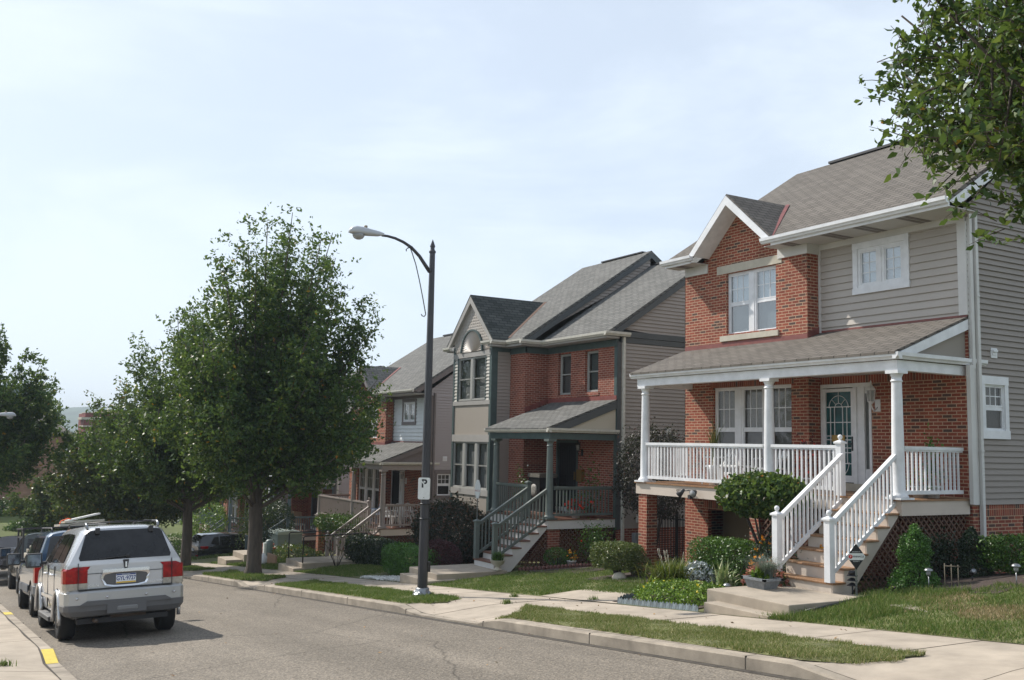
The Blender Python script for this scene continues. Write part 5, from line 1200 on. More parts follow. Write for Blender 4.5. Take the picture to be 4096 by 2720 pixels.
# chrome plate surround
mb = MB(); N_ = 18
def sq(i, a, b, z0): 
    t = 2*math.pi*i/N_; c, s = math.cos(t), math.sin(t); k = 4.5; r_ = (abs(c)**k+abs(s)**k)**(-1/k); return (a*r_*c*(1 if s > 0 else .93), z0+b*r_*s)
o_ = [sq(i, .385, .14, .985) for i in range(N_)]; i_ = [sq(i, .345, .10, .970) for i in range(N_)]
for i in range(N_):
    j = (i+1) % N_; A = [(o_[i][0], .085, o_[i][1]), (o_[j][0], .085, o_[j][1]), (o_[j][0]*.98, .055, o_[j][1]), (o_[i][0]*.98, .055, o_[i][1])]; mb.quad(*A); mb.quad((o_[i][0]*.98, .055, o_[i][1]), (o_[j][0]*.98, .055, o_[j][1]), (i_[j][0], .07, i_[j][1]), (i_[i][0], .07, i_[i][1]))
mb.box(-.36, .36, .035, .09, 1.08, 1.128); mb.build('chrome_surround', m_chrome, suv)
mb = MB(); mb.quad(*[(x, .078, z) for x, z in i_]); mb.build('plate_recess', m_greyplast, suv)
mb = MB(); mb.box(-.155, .155, .058, .066, .895, 1.045); pl_ = mb.build('number_plate', m_platew, suv, bevel=.002)
mb = MB(); mb.box(-.15, .15, .056, .058, 1.022, 1.042); mb.build('plate_blue_band', m_plateb, pl_); mb = MB(); mb.box(-.15, .15, .056, .058, .898, .920); mb.build('plate_yellow_band', m_platey, pl_)
F_ = lambda x, y, z: frame_mtx((x, y, z), (1, 0, 0), (0, 0, 1))
text('GYL\u00b79727', .092, m_plateb, pl_, 'plate_number', F_(0, .0565, .970), sx=.80, bold=.0018)
text('PENNSYLVANIA', .018, m_platew, pl_, 'plate_state', F_(0, .0545, 1.032), sx=1.0)
text('LINCOLN', .052, m_chrome, suv, 'badge_lettering', F_(-.56, .088, .885), sx=1.35, extrude=.004, bold=.001)
text('AVIATOR', .045, m_chrome, suv, 'badge_lettering', F_(.47, .088, .885), sx=1.35, extrude=.004, bold=.001)
mb = MB(); mb.prism([(-.045, 1.27), (.045, 1.27), (.02, 1.12), (-.02, 1.12)], 'y', .07, .09); e_ = mb.build('emblem', m_plastic, suv); mb = MB(); mb.box(-.014, .014, .062, .07, 1.145, 1.235); mb.box(-.004, .004, .058, .062, 1.15, 1.23); mb.box(-.012, .012, .058, .062, 1.187, 1.193); mb.build('emblem_star', m_chrome, e_, bevel=.004)
# arches, door details, running board, rack
for wy in WY:
    for sx in (-1, 1):
        mb = MB(); pts = [(sx*(HW+.012), wy+.46*math.cos(t), .335+.46*math.sin(t)) for t in [rad(-8)+rad(196)*i/14 for i in range(15)]]; mb.tube(pts, .035, 6); mb.build('wheel_arch', m_silver, suv)
for sx in (-1, 1):
    mb = MB(); mb.box(sx*.80, sx*1.0, 1.6, 3.25, .30, .345); mb.box(sx*.78, sx*.995, 1.62, 3.23, .26, .30); mb.build('running_board', m_greyplast, suv, bevel=.012)
    mb = MB(); mb.bar((sx*(HW+.012), 1.5, .66), (sx*(HW+.012), 3.35, .64), .02, .05); mb.build('side_moulding', m_silver, suv)
    mb = MB()
    for y in (1.46, 2.44, 3.42): mb.box(sx*(HW-.01), sx*(HW+.009), y-.004, y+.004, .45, 1.18)
    mb.split('panel_gap', m_black, suv)
    for y in (1.66, 2.62):
        mb = MB(); mb.tube([(sx*(HW+.0), y, 1.03), (sx*(HW+.045), y+.05, 1.035), (sx*(HW+.045), y+.16, 1.035), (sx*HW, y+.21, 1.03)], .018, 6); mb.build('door_handle', m_chrome, suv)
    mb = MB(); mb.tube([(sx*.56, .45, 1.80), (sx*.565, .52, 1.865), (sx*.565, .62, 1.88), (sx*.565, 1.6, 1.89), (sx*.56, 2.7, 1.88), (sx*.56, 2.82, 1.82)], .015, 6); r_ = mb.build('roof_rail', m_black, suv)
    mb = MB(); mb.tube([(sx*.56, .42, 1.79), (sx*.565, .47, 1.85), (sx*.565, .58, 1.882)], [.022, .022, .017], 8); mb.build('rail_end', m_alu, r_)
mb = MB()
for y in (.95, 2.3): mb.tube([(-.56, y, 1.885), (0, y, 1.893), (.56, y, 1.885)], .012, 6)
mb.split('cross_bar', m_black, suv)
mb = MB(); mb.tube([(-.45, .0, .33), (-.45, .25, .33), (-.40, .6, .34)], .032, 10); mb.tube([(-.2, .35, .40), (.35, .35, .40)], .12, 10); mb.build('exhaust', M('rusty_exhaust', (.12, .09, .07), .6, metal=.5), suv)
mb = MB(); mb.box(-.7, .7, .25, 4.6, .28, .36); mb.tube([(-.8, WY[0], .37), (.8, WY[0], .37)], .06, 8); mb.build('underbody', m_plastic, suv)
mirror(suv, 3.18, 1.25, HW, 1.15)
mb = MB(); mb.quad((-.60, 3.26, 1.74), (.60, 3.26, 1.74), (.72, 3.72, 1.24), (-.72, 3.72, 1.24)); mb.build('windscreen', m_tint, suv)
placecar(suv, 2.97, 17.2, roll=rad(-1.6))

# --- blue van
van = empty('parked_car', 'blue minivan with boards strapped on its roof rack', 'van', group='cars parked along the left kerb')
STV = [(.08, .90, .50, 1.12, 1.74, .66, .16), (.16, .93, .40, 1.12, 1.765, .68, .16), (.4, .945, .34, 1.12, 1.775, .69, .1), (2.4, .95, .33, 1.10, 1.775, .69, 0), (3.1, .95, .33, 1.07, 1.70, .66, 0), (4.0, .94, .33, 1.02, 1.12, .72, 0), (4.7, .88, .42, .88, .95, .68, 0), (4.85, .8, .5, .8, .85, .6, 0)]
WV = (.95, 3.75)
obj('body', carbody(STV, WV, .40, .94, m_bluep), van); wheels(van, WV, .34, .94)
def stv(y):
    for a, b in zip(STV[:-1], STV[1:]):
        if a[0] <= y <= b[0]:
            t = (y-a[0])/(b[0]-a[0]); g = [a[i]+(b[i]-a[i])*t for i in range(7)]; return ((g[1]*.955, g[3]), (g[5]+.035, g[4]-.10))
    return stv(4.0)
for poly in ([(.35, .05), (1.40, .05), (1.38, .93), (.50, .93)], [(1.48, .05), (2.40, .05), (2.35, .93), (1.46, .93)], [(2.47, .05), (3.6, .05), (3.1, .85), (2.42, .93)]): sidewin(van, stv, poly)
mb = MB(); q = lambda x, z, d=.012: (x, .08+.16*(z-1.12)-d, z); mb.quad(*[q(x, z) for x, z in ((-.74, 1.17), (.74, 1.17), (.66, 1.62), (.62, 1.66), (-.62, 1.66), (-.66, 1.62))]); mb.build('rear_window', m_tint, van)
plv = [(-.955, .5), (-.955, .2), (-.9, .03), (-.5, -.03), (.5, -.03), (.9, .03), (.955, .2), (.955, .5)]
mb = MB(); sweep(mb, plv, [(.68, .08), (.65, 0), (.5, 0), (.40, .06)]); mb.build('rear_bumper', M('blue_grey_bumper', (.10, .115, .14), .4), van)
for sx in (-1, 1):
    mb = MB(); sweep(mb, [(sx*.955, .25), (sx*.94, .10), (sx*.86, .062), (sx*.78, .06)], [(.72, .01), (.73, 0), (1.08, 0), (1.10, .01)]); mb.build('tail_light', m_red, van)
    mb = MB(); mb.tube([(sx*.6, .35, 1.74), (sx*.6, .5, 1.83), (sx*.6, 2.4, 1.84), (sx*.6, 2.6, 1.76)], .016, 6); mb.build('roof_rail', m_plastic, van)
    mb = MB(); mb.bar((sx*.962, 1.3, .56), (sx*.962, 3.4, .55), .02, .14); mb.build('side_moulding', M('blue_grey_cladding', (.09, .105, .13), .5), van)
mb = MB(); mb.box(-.4, .4, .03, .07, .76, .98); mb.box(-.17, .17, .0, .03, .80, .95); mb.build('number_plate', m_platew, van)
mirror(van, 3.15, 1.15, .95, 1.2)
mb = MB(); mb.quad((-.62, 3.15, 1.69), (.62, 3.15, 1.69), (.74, 3.98, 1.13), (-.74, 3.98, 1.13)); mb.build('windscreen', m_tint, van)
placecar(van, 3.05, 22.75, roll=rad(-1.5))
bd = empty('board_stack', 'pale boards piled on the blue minivan roof', 'boards')
mb = MB(); mb.box(-.5, .45, .9, 2.0, .0, .05); mb.bar((-.40, 1.45, .09), (.42, 1.45, .10), 1.0, .04); mb.build('board', m_tarp, bd)
mb = MB(); mb.bar((-.30, 1.5, .12), (.35, 1.5, .25), .8, .035); mb.build('board', M('white_board', (.6, .6, .58), .6), bd); mb = MB(); mb.tube([(-.5, 1.2, .0), (-.45, 1.2, .12), (-.30, 1.25, .17), (-.1, 1.3, .1)], .012, 5); mb.split('strap', m_rope, bd)
bd.matrix_world = van.matrix_world @ Matrix.Translation((.1, .0, 1.86))

# --- dark green pickup with ladder rack
pk = empty('parked_car', 'dark green pickup truck with an open rack over its bed', 'pickup truck', group='cars parked along the left kerb')
STP = [(.05, .88, .50, .98, 1.0, .80, 0), (.12, .92, .42, .99, 1.01, .84, 0), (2.1, .93, .38, .99, 1.01, .84, 0), (2.12, .93, .38, 1.02, 1.70, .62, .18), (2.4, .93, .38, 1.02, 1.74, .62, .0), (3.2, .93, .38, 1.0, 1.70, .60, 0), (3.9, .93, .38, .98, 1.06, .72, 0), (5.0, .88, .45, .92, .98, .70, 0), (5.15, .8, .5, .85, .9, .6, 0)]
WP = (1.05, 4.2); obj('body', carbody(STP, WP, .41, .93, m_greenp), pk); wheels(pk, WP, .36, .93)
def stq(y): return ((.93*.955, 1.02), (.655, 1.63))
for poly in ([(2.35, .06), (2.85, .06), (2.8, .93), (2.3, .93)], [(2.9, .06), (3.7, .06), (3.2, .8), (2.86, .93)]): sidewin(pk, stq, poly)
mb = MB(); mb.quad((-.62, 2.10, 1.10), (.62, 2.10, 1.10), (.56, 2.22, 1.58), (-.56, 2.22, 1.58)); mb.build('rear_window', m_tint, pk)
for sx in (-1, 1):
    mb = MB(); mb.box(sx*.76, sx*.91, .02, .06, .72, .86); t = mb.build('tail_light', m_red, pk); mb = MB(); mb.box(sx*.76, sx*.91, .02, .06, .62, .72); mb.build('reversing_lens', m_clear, t)
mb = MB(); mb.box(-.85, .85, -.1, .05, .42, .56); mb.build('rear_bumper', m_chrome, pk, bevel=.02)
mb = MB()
for sx in (-1, 1):
    for y in (.2, 1.9): mb.box(sx*.86-.025, sx*.86+.025, y-.025, y+.025, .95, 1.85)
    mb.bar((sx*.86, .1, 1.86), (sx*.86, 2.3, 1.86), .05, .05); mb.bar((sx*.86, .2, 1.62), (sx*.86, 1.9, 1.62), .04, .04); mb.bar((sx*.86, .2, 1.62), (sx*.86, .6, 1.85), .03, .03); mb.bar((sx*.86, 1.0, 1.62), (sx*.86, .6, 1.85), .03, .03)
for y in (.2, 1.9): mb.box(-.86, .86, y-.025, y+.025, 1.83, 1.88)
mb.build('ladder_rack', m_plastic, pk)
mirror(pk, 3.25, 1.15, .93, 1.2, m_plastic)
placecar(pk, 3.42, 31.3, roll=rad(-1.5))
ld = empty('crate_load', 'pale crates with orange rope in the pickup bed', 'crates')
mb = MB(); mb.box(-.75, .3, .3, 1.2, .0, .16); mb.box(-.7, .2, .35, 1.1, .17, .27); mb.box(-.62, .1, .4, 1.0, .28, .36); mb.build('crate', m_tarp, ld, bevel=.01); mb = MB(); mb.tube([(-.7, .3, .2), (-.4, .35, .38), (-.1, .5, .42), (.3, .6, .36), (.4, .8, .30)], .04, 6); mb.build('rope', m_rope, ld)
ld.matrix_world = pk.matrix_world @ Matrix.Translation((0, 0, 1.0))

# --- grey sedan facing the camera and a dark car behind it
STS = [(.0, .72, .45, .82, .88, .55, 0), (.12, .84, .35, .88, .94, .62, 0), (.9, .89, .28, .93, 1.0, .68, 0), (1.2, .89, .28, .95, 1.08, .66, 0), (1.9, .89, .28, .95, 1.40, .56, 0), (2.9, .89, .28, .95, 1.42, .56, 0), (3.7, .88, .30, .93, 1.02, .66, 0), (4.5, .82, .38, .82, .88, .62, 0), (4.65, .7, .45, .72, .76, .5, 0)]
def sedan(label, paint, cat='car'):
    r = empty('parked_car', label, cat); WS = (.95, 3.7); obj('body', carbody(STS, WS, .36, .88, paint), r); wheels(r, WS, .315, .88, .2)
    def f(y): return ((.85, .96), (.60, 1.32))
    for poly in ([(1.15, .05), (2.35, .05), (2.35, .92), (1.85, .9)], [(2.42, .05), (3.5, .05), (2.95, .9), (2.42, .92)]): sidewin(r, f, poly)
    for sx in (-1, 1):
        mb = MB(); mb.add([(sx*.45, 4.60, .66), (sx*.80, 4.42, .66), (sx*.84, 4.25, .80), (sx*.5, 4.52, .78), (sx*.45, 4.66, .6), (sx*.80, 4.52, .6)], [(0, 1, 2, 3), (0, 1, 5, 4)]); mb.build('headlight', m_clearf, r)
        mb = MB(); mb.box(sx*.5, sx*.84, -.0, .06, .68, .82); mb.build('tail_light', m_red, r)
    mb = MB(); mb.box(-.42, .42, 4.60, 4.68, .42, .60); mb.build('grille', m_plastic, r)
    mb = MB(); mb.quad((-.52, 2.98, 1.39), (.52, 2.98, 1.39), (.66, 3.68, 1.03), (-.66, 3.68, 1.03)); mb.build('windscreen', m_tint, r); mirror(r, 3.1, 1.02, .88, .9, paint)
    return r
m_clearf = M('headlamp_glass', (0.55, 0.57, 0.60), 0.1, metal=.3, spec=.9)
g1 = sedan('dark grey sedan facing the camera behind the pickup', m_greyp); placecar(g1, 3.15, 42.6, yaw=math.pi-.06, z=float(base(40))-.05, pitch=.088)
g2 = sedan('black sedan at the left edge beyond the grey sedan', m_blackp); placecar(g2, 2.35, 49.2, yaw=math.pi+.04, z=float(base(47))-.05, pitch=.088)

# --- black SUV in the driveway beyond the trees, nose away from the street
bs = empty('parked_car', 'black compact SUV backed by a driveway hedge, showing its tail lamp', 'car')
STB = [(.06, .86, .50, 1.02, 1.55, .58, .55), (.16, .90, .38, 1.03, 1.60, .60, .55), (.5, .92, .30, 1.03, 1.63, .61, .35), (1.2, .92, .30, 1.0, 1.65, .62, 0), (2.5, .92, .30, .98, 1.63, .61, 0), (3.3, .91, .30, .95, 1.06, .7, 0), (4.2, .84, .4, .85, .92, .66, 0), (4.35, .75, .5, .8, .85, .6, 0)]
WB = (.85, 3.45); obj('body', carbody(STB, WB, .40, .91, m_blackp), bs); wheels(bs, WB, .34, .91)
def stb(y): return ((.88, 1.03), (.65, 1.53))
for poly in ([(.7, .25), (1.15, .06), (1.15, .9), (.9, .85)], [(1.2, .06), (2.1, .06), (2.05, .92), (1.2, .92)], [(2.16, .06), (3.1, .06), (2.6, .85), (2.12, .92)]): sidewin(bs, stb, poly)
mb = MB(); mb.quad(*[(x, .06+.55*(z-1.02)-.012, z) for x, z in ((-.7, 1.08), (.7, 1.08), (.6, 1.48), (-.6, 1.48))]); mb.build('rear_window', m_tint, bs)
for sx in (-1, 1):
    mb = MB(); sweep(mb, [(sx*.93, .55), (sx*.92, .22), (sx*.80, .075), (sx*.62, .06)], [(.90, .04), (.93, 0), (1.02, 0), (1.05, .03)]); mb.build('tail_light', m_red, bs)
    mb = MB(); mb.box(sx*.45, sx*.85, .02, .06, .55, .61); mb.build('bumper_reflector', m_red, bs)
mb = MB(); sweep(mb, [(-.93, .5), (-.90, .1), (-.5, .0), (.5, .0), (.90, .1), (.93, .5)], [(.66, .05), (.62, 0), (.42, 0), (.36, .05)]); mb.build('rear_bumper', m_plastic, bs)
mb = MB(); mb.box(-.17, .17, .03, .055, .76, .88); mb.build('number_plate', m_platew, bs); mirror(bs, 2.7, 1.05, .91, .9, m_blackp)
placecar(bs, 12.0, 52.5, yaw=-math.pi/2+.10, z=float(base2(52.5))-.17, pitch=0.0)
bs['label'] = 'black compact SUV parked in a driveway beyond the two street trees'

# ------------------------------------------------------------ street lamps and signs
def street_lamp(label, x, y, H, group, detail=True, flip=False, yaw=0.0):
    z = float(pavez(max(x, 8.3), y))+.01; O = (x, y, z); r = empty('street_lamp', label, 'street lamp', O, (0, 0, yaw), group=group); mb = MB()
    mb.tube([(0, 0, .05), (0, 0, H-.25)], [.112, .062], 8, smooth=False); mb.lathe([(.062, H-.25), (.078, H-.24), (.078, H-.20), (.05, H-.17), (.045, H-.12), (.06, H-.10), (.055, H-.07), (.003, H+.07)], (0, 0, 0), 8, smooth=False); mb.build('pole', m_lampmet, r)
    mb = MB(); mb.lathe([(.22, -.02), (.22, .02), (.19, .05), (.155, .07), (.15, .15), (.13, .17), (.12, .17)], (0, 0, 0), 12)
    for k in range(4):
        a = math.pi/4+k*math.pi/2; mb.lathe([(.05, .0), (.055, .05), (.03, .1)], (.15*math.cos(a), .15*math.sin(a), 0), 8)
    mb.build('base', m_alu, r)
    mb = MB(); A = [(-.06, -.62), (-.16, -.50), (-.32, -.30), (-.52, -.13), (-.72, -.03), (-.92, .03), (-1.10, .055), (-1.24, .055)]; mb.tube([(a, 0, H+b-.05) for a, b in A], [.045, .042, .038, .035, .032, .03, .028, .028], 8); mb.tube([(-.02, 0, H-.66), (-.08, 0, H-.64)], .06, 8); am = mb.build('arm', m_lampmet, r)
    mb = MB(); B_ = [(-.55, -.19), (-.50, -.30), (-.40, -.55), (-.30, -.9), (-.20, -1.3), (-.12, -1.65)]; mb.tube([(a, 0, H+b) for a, b in B_], .012, 5); mb.tube([(-.55, 0, H-.19), (-.61, 0, H-.20), (-.65, 0, H-.24), (-.64, 0, H-.28)], .012, 5); mb.tube([(-.12, 0, H-1.65), (-.16, 0, H-1.70), (-.21, 0, H-1.69), (-.23, 0, H-1.65)], .012, 5); mb.build('brace', m_lampmet, r)
    # luminaire head, lofted
    mb = MB(); st_ = [(-1.20, .055, .0, .05), (-1.32, .085, -.035, .075), (-1.55, .125, -.05, .10), (-1.72, .145, -.055, .12), (-1.85, .14, -.05, .125), (-1.95, .105, -.04, .09), (-2.0, .05, -.04, .02)]; n = 12; vs = []
    for x_, w_, lo, hi in st_:
        for k in range(n):
            t = 2*math.pi*k/n; c, s = math.cos(t), math.sin(t); vs.append((x_, w_*(abs(c)**.7)*(1 if c > 0 else -1), H+.01+(hi*abs(s)**.8 if s > 0 else lo*abs(s)**.5)))
    k_ = len(st_); mb.add(vs, [(i*n+j, i*n+(j+1) % n, (i+1)*n+(j+1) % n, (i+1)*n+j) for i in range(k_-1) for j in range(n)]+[tuple(range(n)), tuple(range((k_-1)*n, k_*n))], True); hd = mb.build('lamp_head', M('lamp_housing', (.48, .50, .53), .45), am)
    mb = MB(); mb.lathe([(.135, 0), (.13, -.04), (.10, -.09), (.05, -.115), (.005, -.12)], (-1.78, 0, H-.035), 20); mb.build('lamp_lens', m_bulb, hd)
    mb = MB(); mb.lathe([(.038, 0), (.038, .06), (.03, .065)], (-1.62, 0, H+.11), 12); mb.build('photocell', M('photocell', (.30, .24, .16), .5), hd)
    return r
LG = 'street lamps along the street'
lp = street_lamp('tall dark street lamp post with a curved arm on the verge', 9.47, 19.75, 7.80, LG)
mb = MB()
for z in (1.95, 1.63): mb.lathe([(.118, 0), (.118, .03)], (0, 0, z), 12)
mb.box(.09, .15, -.06, .06, .50, .72); mb.split('strap', m_black, lp)
street_lamp('distant street lamp whose head shows at the left edge', 1.0, 45.2, 6.3, LG, yaw=math.pi)
street_lamp('most distant street lamp, its head above the yellowing tree', 10.35, 77, 5.2, LG)
# sign on the post
sg = empty('parking_sign', 'faded white no-parking sign with a black P', 'sign', (9.365, 19.60, -.99))
mb = MB(); R_ = .035; a_, b_ = .13, .235
pts = [(sx*(a_-R_)+R_*math.cos(t), sz*(b_-R_)+R_*math.sin(t)) for sx, sz, t0 in ((1, 1, 0), (-1, 1, 90), (-1, -1, 180), (1, -1, 270)) for t in [rad(t0+d) for d in (0, 30, 60, 90)]]
mb.prism(pts, 'y', -.003, .003); pn = mb.build('panel', m_signw, sg)
mb = MB(); mb.box(-.05, .12, .004, .03, .14, .16); mb.box(-.05, .12, .004, .03, -.19, -.17); mb.lathe([(.012, 0), (.01, -.006)], (0, -.003, .195), 8, axis='y'); mb.lathe([(.012, 0), (.01, -.006)], (0, -.003, -.195), 8, axis='y'); mb.build('bracket', m_grey, sg)
text('P', .25, m_ink, sg, 'letter', frame_mtx((.0, -.006, .10), (1, 0, 0), (0, 0, 1)), bold=.006, extrude=.001)
mb = MB(); mb.bar((-.08, -.009, .185), (.0, -.009, .09), .004, .026, up=(0, 0, 1)); mb.build('faded_slash', m_signw, sg)
sg.rotation_euler = (0, 0, -.42)
# ------------------------------------------------------------ the houses
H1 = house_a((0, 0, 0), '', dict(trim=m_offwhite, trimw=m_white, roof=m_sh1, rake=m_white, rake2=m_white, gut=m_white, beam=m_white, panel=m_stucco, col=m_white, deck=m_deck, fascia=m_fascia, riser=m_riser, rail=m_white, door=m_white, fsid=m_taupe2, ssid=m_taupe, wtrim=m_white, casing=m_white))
tag(H1, 'nearest house, red brick with a white-railed porch and brown-grey roof', 'house')
OH1 = (16.7, 15.3, -2.6)
text('527', .135, m_ink, H1, 'house_number', Matrix.Translation((-OH1[0], -OH1[1], -OH1[2])) @ frame_mtx((14.742, 17.50, -.98), (0, -1, 0), (0, 0, 1)), sx=.75, shear=.1)
mb = MB(OH1)
mb.lathe([(.04, 0), (.035, -.03)], (14.75, 17.02, -.98), 10, axis='x'); mb.tube([(14.72, 17.02, -.97), (14.66, 17.04, -.93), (14.66, 17.22, -.95)], .014, 6); mb.tube([(14.72, 17.02, -.97), (14.66, 16.98, -.93), (14.66, 16.86, -.94)], .014, 6); mb.box(14.64, 14.73, 16.99, 17.06, -1.12, -1.03)
fl = mb.build('flood_light', m_plastic, H1)
mb = MB(OH1); mb.tube([(14.66, 17.20, -.92), (14.60, 17.32, -1.05)], [.03, .075], 12); mb.build('lamp_head', m_plastic, fl)
mb = MB(OH1); mb.tube([(14.68, 16.84, -.95), (14.56, 16.80, -.99)], [.04, .085], 14); h_ = mb.build('lamp_head', m_plastic, fl); mb = MB(OH1); mb.tube([(14.56, 16.80, -.99), (14.553, 16.798, -.992)], .075, 14); mb.build('lamp_glass', m_bulb, h_)
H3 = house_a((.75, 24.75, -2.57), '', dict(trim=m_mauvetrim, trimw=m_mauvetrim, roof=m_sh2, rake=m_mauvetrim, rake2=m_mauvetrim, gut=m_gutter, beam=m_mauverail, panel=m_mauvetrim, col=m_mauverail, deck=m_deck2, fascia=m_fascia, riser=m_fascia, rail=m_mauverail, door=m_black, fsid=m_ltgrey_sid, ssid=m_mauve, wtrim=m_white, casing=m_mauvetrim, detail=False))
tag(H3, 'third house along, brick and pale siding with mauve-brown porch rails', 'house')
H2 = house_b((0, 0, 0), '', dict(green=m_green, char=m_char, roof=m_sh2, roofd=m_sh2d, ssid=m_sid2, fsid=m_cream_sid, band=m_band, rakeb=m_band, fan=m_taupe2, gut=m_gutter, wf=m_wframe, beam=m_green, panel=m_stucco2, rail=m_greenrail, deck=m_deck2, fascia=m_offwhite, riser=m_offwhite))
tag(H2, 'second house, stepped grey roof, tall siding bay and grey-green porch rails', 'house')
OH2 = (17.3, 27.2, -3.3)
for y_, c_ in ((24.33, '5'), (24.18, '2'), (24.03, '5')): text(c_, .12, m_ink, H2, 'house_number', Matrix.Translation((-OH2[0], -OH2[1], -OH2[2])) @ frame_mtx((14.735, y_, -2.17), (0, -1, 0), (0, 0, 1)), sx=.85)
H4 = house_b((.45, 24.5, -2.62), '', dict(green=m_bluerail, char=m_char, roof=m_sh2, roofd=m_sh2d, ssid=m_mauve, fsid=m_white, band=m_white, rakeb=m_white, fan=m_white, gut=m_gutter, wf=m_white, beam=m_bluerail, panel=m_stucco, rail=m_bluerail, deck=m_deck2, fascia=m_fascia, riser=m_fascia, detail=False, bead=m_white))
tag(H4, 'fourth house, mostly behind the big tree, with blue-grey porch posts', 'house')
H5 = house_a((1.3, 49.4, -4.9), '', dict(trim=m_offwhite, trimw=m_white, roof=m_sh2, rake=m_char, rake2=m_char, gut=m_gutter, beam=m_bluerail, panel=m_stucco, col=m_bluerail, deck=m_deck2, fascia=m_fascia, riser=m_fascia, rail=m_bluerail, door=m_black, fsid=m_taupe2, ssid=m_sid2, wtrim=m_white, casing=m_white, detail=False))
tag(H5, 'fifth house, red brick seen past the second street tree', 'house')
H6 = house_b((1.2, 49.0, -4.2), '', dict(green=m_bluerail, char=m_char, roof=m_sh2, roofd=m_sh2d, ssid=m_mauve, fsid=m_white, band=m_white, rakeb=m_white, fan=m_white, gut=m_gutter, wf=m_white, beam=m_white, panel=m_stucco, rail=m_bluerail, deck=m_deck2, fascia=m_white, riser=m_fascia, detail=False, bead=m_white))
tag(H6, 'farthest house of the row, white panelled bay glimpsed through leaves', 'house')

# small fittings on house 2
S2 = Fr('Y', 23.40)
def part2(name, mat, fn, parent=H2, org=OH2, bev=0):
    mb = MB(org); fn(mb); return mb.build(name, mat, parent, bevel=bev)
e = part2('electric_meter', m_grey, lambda m: S2.box(m, 17.95, 18.38, -3.05, -2.5, 0, .16), bev=.01)
part2('meter_dial', m_plastic, lambda m: m.lathe([(.14, 0), (.14, -.05), (.10, -.10)], (18.24, 23.24, -2.72), 16, axis='y'), e)
part2('conduit', m_grey, lambda m: m.tube([(18.08, 23.33, -3.05), (18.08, 23.33, -4.4)], .035, 8), e)
part2('wall_vent', m_offwhite, lambda m: S2.box(m, 18.1, 18.32, -2.2, -1.95, 0, .08)); part2('wall_vent', m_offwhite, lambda m: S2.box(m, 19.2, 19.36, .35, .6, 0, .08)); part2('junction_box', m_sid2, lambda m: S2.box(m, 18.36, 18.52, -2.25, -2.06, 0, .07))

# ------------------------------------------------------------ things on the porches
def patio_chair(label, x, y, z, yaw, mat, slat=True):
    r = empty('porch_chair', label, 'chair', (x, y, z), (0, 0, yaw)); mb = MB(); mb.box(-.25, .25, -.24, .24, .40, .44); mb.build('seat', mat, r)
    mb = MB(); n = 6
    for i in range(n): u = -.22+.44*i/(n-1); mb.bar((u, .22, .44), (u*.9, .36, .86-abs(u)*.4), .035, .012, up=(0, 1, 0))
    mb.tube([(-.22, .35, .70), (-.18, .36, .84), (0, .37, .90), (.18, .36, .84), (.22, .35, .70)], .016, 6); mb.build('backrest', mat, r)
    for sx in (-1, 1):
        for sy in (-1, 1): mb = MB(); mb.bar((sx*.24, sy*.22, .42), (sx*.28, sy*.27, 0), .035, .035); mb.build('leg', mat, r)
        mb = MB(); mb.tube([(sx*.27, -.22, .40), (sx*.29, -.22, .62), (sx*.29, .1, .64), (sx*.25, .28, .62)], .018, 6); mb.build('armrest', mat, r)
    return r
DZ = -.82
patio_chair('white slatted chair behind the near porch rail, left of the table', 15.75, 17.3, DZ, -1.9, m_chairw); patio_chair('white slatted chair behind the near porch rail, right of the table', 15.8, 15.7, DZ, -1.3, m_chairw)
t = empty('porch_table', 'small square white table on the near porch', 'table', (15.6, 16.5, DZ)); mb = MB(); mb.box(-.3, .3, -.3, .3, .42, .47); mb.build('table_top', m_chairw, t, bevel=.01)
for sx in (-1, 1):
    for sy in (-1, 1): mb = MB(); mb.box(sx*.26-.025, sx*.26+.025, sy*.26-.025, sy*.26+.025, 0, .42); mb.build('leg', m_chairw, t)
G3 = 'white plastic chairs on the third porch'
for i, (x, y, a, l) in enumerate(((16.2, 36.9, .5, 'nearest the corner column'), (16.75, 37.0, .2, 'middle one by the rail'), (17.1, 37.1, -.2, 'closest to the wall'))): c = patio_chair('white plastic chair behind the mauve-brown rail, '+l, x, y, DZ-2.57, a, m_chairw); c['group'] = G3
c = patio_chair('pale blue-white chair beside the third house stair post', 16.0, 38.2, DZ-2.57, -1.5, M('pale_blue_plastic', (.35, .45, .62), .4))
def pot(label, x, y, z, r, h, mp, mlx, n, fr_, leaf=.06, fl=None, seed=1, cat='plant', prx=None):
    o = empty('potted_plant', label, cat, (x, y, z)); mb = MB(); mb.lathe([(r*.7, 0), (r*.95, h*.9), (r*1.05, h*.9), (r*1.05, h), (r*.9, h), (r*.85, h*.85)], (0, 0, 0), 16); mb.build('pot', mp, o)
    rng = np.random.default_rng(seed); P = rng.normal(size=(n, 3))*(np.array(fr_)*.42); P[:, 2] += h+fr_[2]*.45; P[:, 2] = np.maximum(P[:, 2], h*.9)
    leaves('foliage', P, leaf, mlx, o, rng, up=.4)
    tb = MB()
    for i in range(5): q = P[i*7 % n]; tb.tube([(0, 0, h*.8), (q[0]*.5, q[1]*.5, (q[2]+h)/2), tuple(q)], .005, 4)
    tb.build('stem', m_twig, o)
    if fl: Q = P[rng.choice(n, fl[1], replace=False)]; Q = Q[Q[:, 2] > h]; Q = np.repeat(Q, 6, 0)+rng.normal(size=(len(Q)*6, 3))*.02; leaves('flower', Q, fl[2], fl[0], o, rng, up=.6, wide=.9)
    return o
pot('red geraniums in a white pot on the second porch', 16.2, 23.75, -2.06, .16, .22, m_chairw, m_leaf_h, 220, (.36, .34, .40), .07, (m_redfl, 34, .08), 3)
